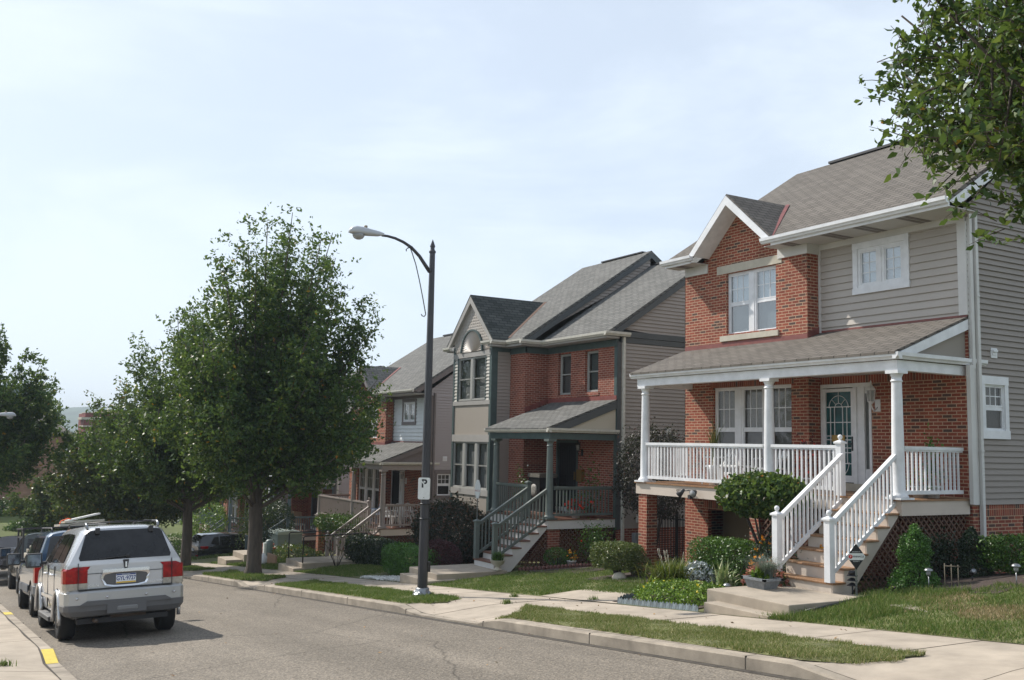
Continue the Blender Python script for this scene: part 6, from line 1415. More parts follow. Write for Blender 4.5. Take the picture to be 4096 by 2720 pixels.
pot('tall green plant in a pot at the second porch rail', 16.75, 23.8, -2.06, .15, .25, m_terra, m_leaf_h, 420, (.35, .3, 1.0), .09, None, 4)
pot('small white-flowering plant by the far column of the second porch', 15.9, 26.3, -2.06, .15, .3, m_terra, m_leaf_h, 260, (.3, .3, .85), .08, (M('white_petal', (.7, .7, .7), .6), 6, .05), 5)
pot('potted trailing plant in a dark pot near the right porch wall', 15.7, 11.85, DZ, .17, .22, m_planter, m_leaf_b, 120, (.4, .3, .3), .05, None, 6)
pot('potted plant with broad leaves in a white pot near the right porch wall', 16.1, 11.9, DZ, .17, .22, m_chairw, m_leaf_h, 300, (.28, .25, .75), .08, None, 7)
pot('red-leaved potted plant behind the white rail near the stairs', 15.3, 14.2, DZ, .17, .28, m_chairw, m_redleaf if 'm_redleaf' in globals() else m_leaf_red, 160, (.3, .3, .6), .08, (m_redfl, 8, .05), 8)
sp = tuft('spiky_plant', 'spiky green plant in front of the porch windows', (15.5, 17.15, DZ+.45), .05, 40, .95, .02, .45, m_strap, 9); mb = MB(); mb.lathe([(.12, -.45), (.16, -.1), (.17, 0), (.14, 0)], (0, 0, 0), 14); mb.build('pot', m_chairw, sp)
cb = empty('tiled_cabinet', 'dark cabinet with a round patterned plate by the second house door', 'cabinet', (16.75, 26.55, -2.06)); mb = MB(); mb.box(-.3, .3, -.42, .22, 0, 1.05); mb.build('carcass', m_black, cb); mb = MB(); mb.box(-.33, .33, -.45, .25, 1.06, 1.18); mb.build('cabinet_top', M('speckled_top', (.16, .15, .13), .6, noise=.8, nscale=40), cb); mb = MB(); mb.lathe([(.2, 0), (.2, -.02), (.1, -.03)], (-.30, -.1, .65), 20, axis='x'); mb.build('plate', M('patterned_plate', (.26, .25, .23), .6, noise=.6, nscale=25), cb)
ys = empty('yard_sign', 'white octagonal sign on a stake at the second porch corner', 'sign', (14.3, 26.2, -3.3)); mb = MB(); mb.prism([(.17*math.cos(t), 1.95+.30*math.sin(t)) for t in [rad(22.5+45*i) for i in range(8)]], 'x', -.01, .01)
pn = [(y, z) for y, z in []]; mb.build('panel', m_signw, ys); mb = MB(); mb.box(-.01, .01, -.015, .015, 0, 1.7); mb.build('stake', m_alu, ys); text('WATCH', .085, M('faded_red_print', (.5, .3, .28), .6), ys, 'lettering', frame_mtx((-.012, 0, 1.9), (0, -1, 0), (0, 0, 1)))
ws = empty('wooden_armchair', 'tan wicker chair on the fourth porch', 'chair', (16.6, 49.6, -4.68)); mb = MB(); mb.box(-.3, .3, -.3, .3, .35, .42); mb.build('seat', m_tarp, ws); mb = MB(); mb.bar((.0, .28, .4), (.05, .42, 1.0), .55, .04, up=(0, 1, 0)); mb.build('backrest', M('tan_wicker', (.32, .22, .14), .8, noise=.2, nscale=30), ws)
for sx in (-1, 1):
    for sy in (-1, 1): mb = MB(); mb.box(sx*.27-.02, sx*.27+.02, sy*.27-.02, sy*.27+.02, 0, .35); mb.build('leg', m_tarp, ws)

# ------------------------------------------------------------ garden things
pt = empty('planter', 'square grey planter of hostas and blue grass at the foot of the stairs', 'planter', (12.42, 12.55, -2.34)); mb = MB()
a0, a1, hh = .15, .20, .17; mb.add([(-a0, -a0*1.25, 0), (a0, -a0*1.25, 0), (a0, a0*1.25, 0), (-a0, a0*1.25, 0), (-a1, -a1*1.25, hh), (a1, -a1*1.25, hh), (a1, a1*1.25, hh), (-a1, a1*1.25, hh)], [(0, 3, 2, 1), (0, 1, 5, 4), (1, 2, 6, 5), (2, 3, 7, 6), (3, 0, 4, 7)]); q = a1+.02; mb.box(-q, q, -q*1.25, -q*1.25+.05, hh-.03, hh+.01); mb.box(-q, q, q*1.25-.05, q*1.25, hh-.03, hh+.01); mb.box(-q, -q+.05, -q*1.25, q*1.25, hh-.028, hh+.012); mb.box(q-.05, q, -q*1.25, q*1.25, hh-.028, hh+.012); mb.build('tub', m_planter, pt)
mb = MB(); mb.box(-.17, .17, -.22, .22, .13, .15); mb.build('soil', m_mulch, pt)
rng = np.random.default_rng(11); fastmesh('blue_grass', blades(np.stack([rng.normal(size=520)*.04+.10, rng.normal(size=520)*.05-.02, np.full(520, .14)], 1), .46, .007, 1.5, rng), 4, m_fescue, pt); fastmesh('hosta', blades(np.stack([rng.normal(size=70)*.04-.06, rng.normal(size=70)*.05+.03, np.full(70, .13)], 1), .20, .05, 1.1, rng), 4, m_leaf_b, pt)
def pathlight(label, x, y, z, kind='cap'):
    r = empty('path_light', label, 'garden light', (x, y, z)); 
    if kind == 'cap':
        mb = MB(); mb.tube([(0, 0, -.05), (0, 0, .25)], .008, 8); mb.build('stake', m_alu, r); mb = MB(); mb.lathe([(.032, .24), (.036, .31)], (0, 0, 0), 14); mb.build('lens', m_bulb, r); mb = MB(); mb.lathe([(.066, .305), (.072, .312), (.062, .33), (.038, .35), (.004, .356)], (0, 0, 0), 18); mb.build('cap', m_alu, r)
    elif kind == 'tier':
        mb = MB(); mb.tube([(0, 0, -.05), (0, 0, .24)], .014, 8); mb.build('stake', m_black, r); mb = MB()
        for z0 in (.22, .30, .38): mb.lathe([(.02, z0+.04), (.085, z0), (.09, z0-.01), (.04, z0+.01)], (0, 0, 0), 16)
        mb.lathe([(.07, .40), (.05, .45), (.01, .46)], (0, 0, 0), 14); mb.build('tiered_shade', m_black, r)
    else:
        mb = MB(); mb.tube([(0, 0, -.02), (0, 0, .12)], .01, 6); mb.build('stake', m_black, r); mb = MB(); mb.tube([(0, .03, .12), (-.04, -.06, .17)], [.03, .05], 12); mb.build('spot_head', m_black, r); mb = MB(); mb.tube([(-.04, -.06, .17), (-.043, -.064, .172)], .044, 12); mb.build('spot_glass', m_alu, r)
LZ = lambda x, y: float(lawnz(x, y))
pathlight('steel path light beside the planter, left of the landing', 12.0, 12.95, LZ(12.0, 12.95)); pathlight('steel path light right of the cone-shaped conifer', 14.0, 10.45, LZ(14, 10.45)); pathlight('steel path light at the right edge of the lawn bed', 14.35, 9.18, LZ(14.35, 9.18))
pathlight('black tiered path light at the foot of the right newel post', 13.30, 11.38, LZ(13.2, 11.4)-.02, 'tier')
pathlight('tiny black spotlight under the stairs beside the conifer', 14.3, 11.3, LZ(14.3, 11.3), 'spot'); pathlight('tiny black spotlight between the two conifers', 14.9, 10.3, LZ(14.9, 10.3), 'spot')
sgn = empty('security_sign', 'black and white diamond sign on a stake beside the stairs', 'sign', (13.30, 11.30, LZ(13.3, 11.3)), (0, 0, -.35)); sgn.scale = (1.45, 1, 1.25); mb = MB(); mb.box(-.012, .012, -.004, .004, 0, .4); mb.build('stake', m_alu, sgn)
zc = .52; mb = MB(); mb.prism([(0, zc-.17), (.115, zc), (0, zc+.17), (-.115, zc)], 'y', -.012, -.006); d_ = mb.build('panel', m_ink, sgn); mb = MB(); mb.prism([(-.085, zc-.045), (.085, zc-.045), (.113, zc), (.085, zc+.045), (-.085, zc+.045), (-.113, zc)], 'y', -.015, -.012); mb.build('white_band', m_signw, d_)
text('PINNACLE', .032, m_ink, d_, 'sign_text', frame_mtx((.026, -.0165, zc), (1, 0, 0), (0, 0, 1)), sx=.9); text('SECURED BY', .018, m_signw, d_, 'sign_text', frame_mtx((0, -.0135, zc+.062), (1, 0, 0), (0, 0, 1))); text('SECURITY', .018, m_signw, d_, 'sign_text', frame_mtx((0, -.0135, zc-.062), (1, 0, 0), (0, 0, 1)))
mb = MB(); mb.lathe([(.026, 0), (.026, -.002)], (-.072, -.015, zc), 16, axis='y'); mb.build('red_disc', M('sign_red', (.6, .03, .03), .5), d_); text('P', .035, m_signw, d_, 'sign_text', frame_mtx((-.072, -.0185, zc), (1, 0, 0), (0, 0, 1)))
# scalloped bed edging, black edging, scalloped terracotta edging
mb = MB(); pts = [(11.17, 12.75), (11.19, 15.0), (11.6, 15.3), (12.4, 15.3)]
for (xa, ya), (xb, yb) in zip(pts[:-1], pts[1:]):
    n = int(math.hypot(xb-xa, yb-ya)/.085)
    for i in range(n):
        t0, t1 = i/n, (i+1)/n; x0, y0, x1, y1 = xa+(xb-xa)*t0, ya+(yb-ya)*t0, xa+(xb-xa)*t1, ya+(yb-ya)*t1; z = LZ(x0, y0)-.01; zm = .125 if i % 6 != 5 else .11
        o_ = .012*(1 if i % 2 else -1); P = [(x0, y0, z-.05), (x1, y1, z-.05), (x1, y1, z+.085), ((x0+x1)/2+o_, (y0+y1)/2, z+zm), (x0, y0, z+.085)]; mb.add(P+[(p[0]+.012, p[1]+.004, p[2]) for p in P], [(0, 1, 2, 3, 4), (9, 8, 7, 6, 5), (4, 3, 8, 9), (3, 2, 7, 8)])
tag(mb.build('bed_edging', M('galvanised_edging', (.22, .27, .30), .45, metal=.3, noise=.2)), 'grey toothed edging round the yellow-green ground cover', 'edging')
mb = MB(); P = [(13.42, 10.95), (12.6, 10.92), (11.7, 10.9)]; mb.tube([(x, y, LZ(x, y)+.035) for x, y in P], .03, 8); tag(mb.build('bed_edging', m_black), 'black plastic edging along the landing', 'edging')
mb = MB()
for i in range(34):
    t = i/33; x = 14.0+2.6*t; y = 23.15-1.6*math.sin(t*1.5)+.0; z = LZ(x, y); mb.lathe([(.05, -.02), (.055, .06), (.04, .10), (.0, .12)], (x, y, z), 8)
tag(mb.build('bed_edging', M('brown_edging', (.12, .05, .04), .8)), 'brown scalloped edging curving below the lattice', 'edging')
def urn(label, x, y, z):
    r = empty('urn_planter', label, 'planter', (x, y, z)); mb = MB(); mb.lathe([(.13, 0), (.13, .03), (.06, .07), (.07, .11), (.17, .18), (.20, .26), (.21, .27), (.18, .27), (.16, .22)], (0, 0, 0), 20); mb.build('urn', m_stone, r)
    rg = np.random.default_rng(5); fastmesh('foliage', blades(np.stack([rg.normal(size=300)*.06, rg.normal(size=300)*.06, np.full(300, .24)], 1), .26, .016, .9, rg), 4, m_leaf_h, r); return r
urn('pale stone urn with feathery plant at the grey-green stair foot', 13.35, 23.25, -3.36+.01)
pot('white pot of orange flowers on the second lawn edge', 15.3, 22.6, LZ(15.3, 22.6), .13, .17, m_chairw, m_leaf_h, 140, (.25, .25, .25), .05, (m_orange, 12, .045), 12)
def trough(label, x, y, z, a):
    r = empty('terracotta_trough', label, 'planter', (x, y, z), (0, 0, a)); mb = MB(); mb.box(-.42, .42, -.11, .11, 0, .20); mb.box(-.45, .45, -.14, .14, .16, .22); mb.build('trough', m_terra, r, bevel=.008); rg = np.random.default_rng(8); Pp = rg.uniform(-1, 1, (60, 3))*(.38, .08, .03)+(0, 0, .25); leaves('foliage', Pp, .05, m_leaf_s, r, rg); tag(r, group='terracotta troughs on the landing'); return r
trough('upper terracotta trough on the landing behind the big tree', 13.3, 44.3, -4.88, .1); trough('lower terracotta trough nearest the big tree trunk', 12.9, 42.7, -4.89, .05)
ub = empty('utility_cabinet', 'green utility cabinet behind the big tree trunk', 'cabinet', (15.2, 47.2, LZ(15.2, 47.2))); mb = MB(); mb.box(-.6, .6, -.75, .75, 0, .95); mb.build('cabinet_body', m_util, ub, bevel=.02); mb = MB(); mb.prism([(-.64, .95), (.64, .95), (.60, 1.06), (.0, 1.12), (-.60, 1.06)], 'y', -.79, .79); mb.build('lid', M('pale_green_lid', (.36, .42, .38), .5), ub)
pd = empty('utility_pedestal', 'slim pale green utility pedestal left of the big tree trunk', 'pedestal', (12.9, 42.2, LZ(12.9, 42.2)-.1)); mb = MB(); mb.tube([(0, 0, 0), (0, 0, .9), (0, .0, .98)], [.16, .16, .10], 12); mb.build('cover', m_util, pd); mb = MB(); mb.box(-.24, -.14, -.1, .1, 0, .85); mb.build('stake', m_signw, pd)
cbx = empty('cardboard_box', 'flattened brown cardboard on the verge behind the big tree', 'cardboard', (12.0, 38.8, LZ(12, 38.8))); mb = MB(); mb.box(-.03, .03, -.55, .55, 0, .42); mb.box(.03, .5, -.5, .45, .0, .05); mb.build('sheet', M('cardboard', (.36, .22, .14), .8, noise=.1), cbx)
bg_ = empty('rubbish_bag', 'crumpled white bag by the big tree trunk', 'bag', (11.9, 39.6, LZ(11.9, 39.6))); mb = MB(); mb.lathe([(.16, 0), (.2, .1), (.17, .25), (.1, .38), (.03, .46)], (0, 0, 0), 9); b_ = mb.build('bag_body', m_chairw, bg_)
def handrail(label, x0, x1, y):
    r = empty('handrail', label, 'handrail', (x0, y, 0), group='black handrails on the landing'); mb = MB((x0, y, 0)); z0 = -4.28; mb.tube([(x0, y, z0-.1), (x0, y, z0+.88), (x0+.05, y, z0+.93), (x1-.05, y, z0+.98), (x1, y, z0+.92), (x1, y, z0-.05)], .022, 8); mb.build('tube_rail', m_black, r)
handrail('nearer black tubular handrail beside the third house steps', 11.55, 14.1, 33.8); handrail('farther black tubular handrail beside the third house steps', 11.55, 14.1, 35.4)
def iron_fence(label, pts, z, h=1.3):
    r = empty('iron_fence', label, 'fence', (pts[0][0], pts[0][1], z)); o0 = (pts[0][0], pts[0][1], z)
    for (xa, ya), (xb, yb) in zip(pts[:-1], pts[1:]):
        mb = MB(o0); L_ = math.hypot(xb-xa, yb-ya); n = int(L_/.12)
        for zz in (.12, h-.15): mb.bar((xa, ya, z+zz), (xb, yb, z+zz), .03, .035)
        for i in range(1, n): t = i/n; x, y = xa+(xb-xa)*t, ya+(yb-ya)*t; mb.box(x-.009, x+.009, y-.009, y+.009, z, z+h+ (.0))
        mb.build('fence_panel', m_black, r)
    for x, y in pts: mb = MB(o0); mb.box(x-.035, x+.035, y-.035, y+.035, z, z+h+.06); mb.lathe([(.02, 0), (.035, .03), (.0, .07)], (x, y, z+h+.05), 8); mb.build('post', m_black, r)
iron_fence('black iron fence and gate right of the nearest house', [(17.55, 11.0), (17.75, 9.2), (17.9, 7.4)], -2.45, 1.28)
iron_fence('black iron gate in the gap between the first two houses', [(18.4, 19.3), (18.4, 20.6), (18.4, 21.9), (18.4, 23.2)], -3.2, 1.35)
ac = empty('garden_hose_box', 'pale grey upright boards inside the gap between the houses', 'boards', (18.9, 20.3, -3.1)); mb = MB(); mb.box(-.05, .0, -.25, -.05, 0, 1.0); mb.box(-.05, .0, .05, .2, 0, .95); mb.build('board', m_grey, ac)
st_ = empty('garden_rock', 'tan rock at the edge of the ground cover', 'rock', (13.0, 14.9, LZ(13.0, 14.9))); mb = MB(); mb.lathe([(.16, -.02), (.2, .05), (.18, .13), (.1, .17), (.02, .175)], (0, 0, 0), 9); mb.v = [(x*(1.5 if y > 0 else 1.2), y*1.3, z*(1+.2*math.sin(x*20))) for x, y, z in mb.v]; mb.build('stone', M('sandstone', (.36, .26, .14), .9, noise=.3, nscale=8, bump=.4), st_)
st_ = empty('garden_rock', 'pale rock beside the brick pier', 'rock', (13.7, 18.3, LZ(13.7, 18.3))); mb = MB(); mb.lathe([(.16, -.02), (.17, .06), (.13, .14), (.02, .175)], (0, 0, 0), 8); mb.build('stone', m_stone, st_)
# white gravel patch
rng = np.random.default_rng(2); n = 5200; X = rng.uniform(11.2, 12.0, n); Y = rng.uniform(24.75, 27.6, n); k = (X-11.2) < .85*(1-(Y-24.75)/3.0)+.1; X, Y = X[k], Y[k]
P = np.stack([X, Y, lawnz(X, Y)+rng.uniform(.0, .05, len(X))], 1); go = leaves('white_gravel', P, .055, m_gravel, None, rng, up=.8, wide=1.0); tag(go, kind='stuff')
# bare stake trellis
mb = MB()
for i in range(3): mb.tube([(0, -.12*i, 0), (.02, -.12*i+.02, .42)], .008, 5)
mb.tube([(.01, 0, .38), (.01, -.26, .40)], .006, 5)
tr = empty('plant_stakes', 'three thin bamboo stakes in the bed by the conifers', 'stakes', (14.0, 10.15, LZ(14, 10.15))); mb.build('stake', M('weathered_stake', (.13, .11, .08), .7), tr)
mb = MB(); mb.box(12.35, 12.7, 9.0, 9.9, -2.6, LZ(12.5, 9.5)+.008); tag(mb.build('stone_slab', m_conc2), 'flat grey slab sunk in the dry lawn', 'slab')

# ------------------------------------------------------------ planting
shrub('round_shrub', 'round dark-green topiary shrub on bare stems left of the white stairs', (13.85, 13.95, LZ(13.85, 13.95)), (.75, .98, .42), 5600, .085, m_leaf, 21, 'ball', stem=1.32, rough=.06, fold=True, wide=.75, up=.1, jag=.1)
shrub('box_hedge', 'clipped box hedge under the near porch', (13.85, 14.85, LZ(13.85, 14.85)), (.50, .92, .92), 15000, .05, m_leaf_h, 22, 'box', cat='hedge', rough=.05)
shrub('black_eyed_susan', 'orange daisies growing left of the white stairs', (13.55, 13.4, LZ(13.5, 13.4)), (.35, .65, .50), 2200, .06, m_leaf_d, 23, 'loose', cat='flowers', flowers=(m_orange, 75, .055, .8), rough=.05)
shrub('sedum', 'pink sedum heads behind the grey planter', (12.95, 12.98, LZ(12.95, 12.98)), (.32, .50, .58), 1800, .06, m_leaf_h, 24, 'dome', cat='flowers', flowers=(m_pink, 420, .055, .35))
tuft('iris_plant', 'variegated striped iris clump in the bed', (12.75, 13.85, LZ(12.75, 13.85)), .20, 80, .52, .055, .65, m_varieg, 25, 'plant')
tuft('ornamental_grass', 'arching green grass clump with seed heads by the brick pier', (13.0, 15.6, LZ(13.0, 15.6)), .42, 1300, .56, .024, 1.0, m_strap, 26, 'plant', heads=(m_tarp, 8))
shrub('dusty_miller', 'silver-leaved bush behind the yellow-green ground cover', (13.3, 15.15, LZ(13.3, 15.15)), (.28, .38, .26), 1100, .085, m_leaf_si, 27, 'ball', cat='plant', rough=.12, wide=.35)
shrub('flower_mat', 'low yellow-green ground cover beside the pavement', (12.05, 14.0, LZ(12.05, 14.0)-.02), (.85, 1.20, .34), 9500, .05, m_leaf_b, 28, 'dome', cat='ground cover', flowers=(m_yelfl, 34, .03, .2), rough=.10, up=.6)
shrub('half_round_boxwood', 'flat-topped boxwood with bare lower stems on the second lawn', (13.9, 18.65, LZ(13.9, 18.65)+.0), (.50, .58, .60), 9500, .05, m_leaf_br, 29, 'box', stem=.22, rough=.06)
shrub('variegated_bush', 'small variegated bush at the foot of the brick pier', (14.3, 18.35, LZ(14.3, 18.4)), (.25, .33, .27), 900, .06, m_leaf_br, 30, 'ball')
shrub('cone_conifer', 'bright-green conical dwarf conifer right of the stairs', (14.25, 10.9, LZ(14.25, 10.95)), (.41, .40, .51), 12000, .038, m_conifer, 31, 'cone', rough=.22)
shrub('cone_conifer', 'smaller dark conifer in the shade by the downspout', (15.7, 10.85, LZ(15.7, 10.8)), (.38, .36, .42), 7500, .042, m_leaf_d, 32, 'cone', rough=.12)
shrub('dark_hedge', 'dark shaded hedge against the brick at the right edge', (16.0, 9.7, LZ(15.8, 9.7)-.05), (.50, 1.1, .62), 12000, .055, m_leaf_h, 33, 'box', cat='hedge', rough=.12)
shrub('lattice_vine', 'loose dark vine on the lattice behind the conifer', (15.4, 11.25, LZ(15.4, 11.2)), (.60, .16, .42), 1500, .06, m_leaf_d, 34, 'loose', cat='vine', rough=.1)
shrub('low_weed', 'small bright weed in the mulch under the stairs', (13.7, 10.9, LZ(13.7, 10.9)), (.12, .12, .12), 60, .05, m_leaf_b, 35, 'dome', cat='plant')
shrub('purple_leaf_tree', 'tall dark plum-leaved bush in the gap between the houses', (17.3, 21.6, -3.15), (1.0, 1.15, 1.25), 10500, .085, m_leaf_plum, 36, 'ball', cat='tree', stem=1.2, rough=.18, jag=.35, wide=.4)
shrub('smoke_bush', 'dark reddish smoke bush left of the grey-green stairs', (14.5, 28.2, LZ(14.5, 28)-.0), (1.0, 1.9, .98), 19000, .10, m_leaf_s, 37, 'ball', rough=.14, jag=.3)
shrub('barberry', 'clipped dark-red barberry below the smoke bush', (13.0, 26.1, LZ(13.0, 26.1)-.05), (.60, 1.0, .50), 9500, .05, m_leaf_red, 38, 'ball', rough=.05)
shrub('green_hedge', 'bright-green rounded low hedge beside the lamp post', (12.4, 26.75, LZ(12.4, 26.75)-.08), (.50, 1.30, .92), 20000, .05, m_conifer, 39, 'box', cat='hedge', rough=.07)
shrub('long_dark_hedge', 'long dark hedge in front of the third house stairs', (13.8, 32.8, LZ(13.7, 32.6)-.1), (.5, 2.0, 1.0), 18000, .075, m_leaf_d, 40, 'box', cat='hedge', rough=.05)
shrub('ball_shrub', 'little round green shrub in front of the lattice', (15.1, 23.05, LZ(15.1, 23.0)), (.34, .42, .27), 2600, .04, m_leaf_h, 41, 'ball')
shrub('rose_bush', 'leggy rose bush with red blooms at the second lattice', (15.9, 22.35, LZ(15.9, 22.4)), (.45, .6, .62), 1500, .065, m_leaf_h, 42, 'loose', flowers=(m_redfl, 4, .06, .9))
shrub('topiary_shrub', 'flat-topped light-green shrub on stems at the third porch corner', (15.0, 39.2, LZ(15, 39)), (.8, 1.7, .62), 5000, .09, m_leaf_h, 43, 'box', stem=1.0, rough=.12, jag=.2)
shrub('sapling', 'thin yellowing sapling in front of the dark hedge', (12.5, 33.0, LZ(12.5, 33.0)), (1.0, 1.3, .95), 420, .085, m_leaf_y, 44, 'loose', cat='sapling', stem=.35, tw=.4)
shrub('laurel_bush', 'dark broad bush right of the big tree trunk', (14.9, 47.8, LZ(14.9, 47.8)+.3), (.9, 1.2, 1.15), 3500, .1, m_leaf_d, 45, 'ball', rough=.12)
shrub('tall_loose_bush', 'tall loose greenish bush between the black SUV and the posts', (14.9, 50.0, LZ(14, 50)), (1.2, 1.5, 1.5), 7000, .11, m_leaf_y, 46, 'loose', rough=.2)
shrub('bright_bush', 'bright yellow-green bush beyond the second tree trunk', (15.0, 62.5, LZ(15, 60)), (1.3, 2.2, 1.5), 4500, .14, m_leaf_b, 47, 'ball', rough=.2)
shrub('garden_bed_plants', 'mixed low plants in front of the fourth porch', (13.6, 40.2, LZ(13.6, 40)), (.8, 3.2, .5), 4500, .08, m_leaf_y, 48, 'dome', cat='plants', flowers=(m_orange, 6, .07, .3), rough=.2)
shrub('low_hedge', 'dark low shrubs left of the driveway behind the tree trunk', (12.3, 57.5, LZ(12.6, 57.5)), (1.2, 1.8, 1.1), 4500, .09, m_leaf_h, 49, 'box', cat='hedge', rough=.12)
# street trees
TG = 'street trees along the verge'
sh_ = lambda dx, k=0: (lambda t: np.array([t[0]+dx, t[1], t[2]]))
t1 = tree('street_tree', 'largest street tree, full pear-shaped crown left of the lamp post', (9.55, 32.9, float(pavez(9.5, 32.9))), 12.2, 4.1, 2.9, 160, 100, .140, 3, .26, 2.3, group=TG, pw=2.8, nclump=10, clump=(.80, .56), K=26, lobes=sh_(.6))
t2 = tree('street_tree', 'second street tree, behind the largest one and the silver SUV', (9.35, 41.9, float(pavez(9.4, 41.9))), 11.1, 4.0, 3.0, 96, 90, .155, 5, .22, 2.4, group=TG, pw=2.0, nclump=9, gap=.05, clump=(.80, .48), K=14, lobes=sh_(-.3))
t3 = tree('street_tree', 'third street tree, yellow-tinged crown behind the parked cars', (9.5, 54.0, float(base2(54))+.15), 8.9, 4.4, .9, 110, 80, .19, 7, .2, 1.7, m_leaf_y, group=TG, nclump=9, clump=(.9, .6), arch=.3, pw=3.0, lobes=sh_(-.3))
t4 = tree('street_tree', 'low yellow-green street tree farthest along the verge', (8.6, 69.8, float(BK(0, 69.8))), 5.6, 3.9, .5, 70, 75, .22, 9, .18, 1.2, m_leaf_y, group=TG, nclump=8, clump=(.9, .6), arch=.2)
tl = tree('corner_tree', 'dark tree whose crown fills the left edge of the view', (1.4, 52.5, float(base(52.5))+.1), 12.6, 5.0, 3.9, 110, 105, .19, 11, .26, 3.2, group=None, nclump=10, clump=(.8, .45), pw=2.0)
t6 = tree('background_tree', 'tree beyond the corner, behind the left-edge tree', (9.2, 98, -6.5), 11.5, 4.8, 1.5, 60, 60, .26, 13, .3, 2.0, nclump=8, clump=(.9, .6))
t7 = tree('background_tree', 'dark low tree right of the tan brick building', (13.2, 112, -7.5), 8.2, 5, .8, 50, 50, .28, 15, .3, 1.6, nclump=8, clump=(.9, .6))
t8 = tree('background_tree', 'background tree filling in behind the third street tree', (16, 100, -7), 9.5, 6, .8, 60, 50, .3, 17, .3, 1.6, nclump=8, clump=(.9, .6))
tn = tree('near_tree', 'leafy branches hanging in from the top right corner', (9.25, 3.0, float(pavez(9.25, 3.0))-.25), 11.0, 3.6, 2.95, 250, 115, .080, 19, .15, 2.6, nclump=12, clump=(.60, .36), fold=True, pw=2.8, gap=.05, K=44, spread=.13, arch=.10, hmin=.03, dens=lambda c: 1.0 if (c[1] > .3 and c[2] < 8.5) else .22)
for i, (x, y, h_) in enumerate(((-9.5, 12, 11), (-10.5, 24, 10), (-9.0, 37, 11))):
    tree('opposite_tree', ['tree across the street behind the camera, nearest of its row', 'tree across the street, middle of its row', 'tree across the street, farthest of its row'][i], (x, y, float(base(y))+.1), h_, 4.2, 2.4, 45, 55, .22, 90+i, .24, 2.2, nclump=8, clump=(.9, .6), group='trees across the street')
# far side: bank planting, buildings
for i, (x, y, rx, ry, h_) in enumerate(((-2, 77.5, 5, 1.3, 1.25), (4.3, 77.5, 2.6, 1.2, 1.1), (8.0, 77.2, 2.0, 1.1, .9), (7.2, 72.2, 2.6, 1.4, .75), (11.5, 74, 2.5, 1.5, 1.1))):
    shrub('bank_shrub', ['long dark hedge at the foot of the tan building, far left', 'rounded hedge under the tan brick wall', 'hedge below the tan building porch', 'pale-green shrub mass lower on the grass bank', 'shrubs right of the bank behind the cars'][i], (x, y, float(BK(x, y))-.1), (rx, ry, h_), 5200, .16, [m_leaf_d, m_leaf_h, m_leaf_h, m_leaf_h, m_leaf_d][i], 60+i, 'dome', rough=.18)
tb_ = empty('tan_building', 'tan brick apartment building beyond the corner, far left', 'building', (-2, 84, -5.5)); O = (-2, 84, -5.5); FX = Fr('Y', 80.5)
mb = MB(O); wall(mb, FX, -16, 8.85, -7, .0, [(-2, -.6, -4.1, -2.6), (3, 4.4, -4.1, -2.6), (-2, -.6, -1.6, -.3), (3, 4.4, -1.6, -.3)]); mb.quad((8.85, 80.5, -7), (8.85, 92, -7), (8.85, 92, 0), (8.85, 80.5, 0)); mb.build('brick_wall', m_brick_far, tb_)
mb = MB(O); mb.box(8.75, 8.93, 80.42, 80.5, -7, 0); mb.box(-16, 9.1, 80.1, 80.5, -.05, .12); mb.box(8.85, 9.2, 80.1, 92, -.05, .12); mb.build('corner_trim', m_white, tb_)
mb = MB(O); mb.slab([(-16, 80.0, .1), (9.3, 80.0, .1), (6.0, 86, 2.6), (-16, 86, 2.6)], .1); mb.slab([(9.3, 80.0, .1), (9.3, 92, .1), (6.0, 86, 2.6)], .1); mb.build('roof', m_sh1, tb_)
for u in (-2, 3):
    for z in (-4.1, -1.6):
        mb = MB(O); FX.box(mb, u, u+1.4, z, z+.08, -.1, .0); FX.box(mb, u, u+1.4, z+1.22, z+1.3, -.1, 0); FX.box(mb, u+.66, u+.74, z, z+1.3, -.1, 0); w_ = mb.build('window', m_white, tb_); mb = MB(O); FX.quad(mb, u, u+1.4, z, z+1.3, -.08); mb.build('pane', m_tint, w_)
mb = MB(O); mb.slab([(8.9, 81, -2.45), (12.3, 81, -2.45), (11.4, 84, -1.6), (8.9, 84, -1.6)], .1); mb.build('porch_roof', m_sh1, tb_); mb = MB(O); mb.box(8.9, 12.3, 81.0, 81.15, -2.75, -2.53); 
for x in (10.6, 11.3, 12.1): mb.box(x-.09, x+.09, 81.05, 81.2, -7, -2.7)
mb.box(8.9, 12.3, 80.9, 84, -5.4, -5.2); mb.build('porch_post', m_offwhite, tb_)
mb = MB(O)
for zz in (-4.2, -5.1): mb.box(8.93, 12.2, 80.98, 81.02, zz, zz+.06)
for i in range(26): mb.box(8.95+i*.127, 8.975+i*.127, 80.985, 81.015, -5.1, -4.2)
mb.build('porch_railing', m_black, tb_)
ib = empty('institution_building', 'dark red brick institutional building with pale cornice in the distance', 'building', (26, 160, -8)); O = (26, 160, -8)
mb = MB(O); mb.box(19.3, 22.0, 156, 160, -14, 2.75); mb.box(22.0, 60, 158, 185, -14, 2.75); mb.box(19.45, 22, 156.1, 160, 2.75, 3.35); mb.box(22, 60, 158.1, 185, 2.75, 3.7); mb.build('brick_wall', m_brick_dark, ib)
mb = MB(O); mb.box(18.9, 22.3, 155.6, 160, 2.35, 2.7); mb.box(22.3, 60, 157.6, 185, 2.35, 2.7); mb.box(19.2, 22.05, 155.9, 160, 1.3, 1.5); mb.box(22.05, 60, 157.9, 185, 1.3, 1.5); mb.box(19.4, 22, 156.0, 160, 3.35, 3.45); mb.box(22, 60, 158.0, 185, 3.7, 3.8); mb.build('cornice', m_stone, ib)
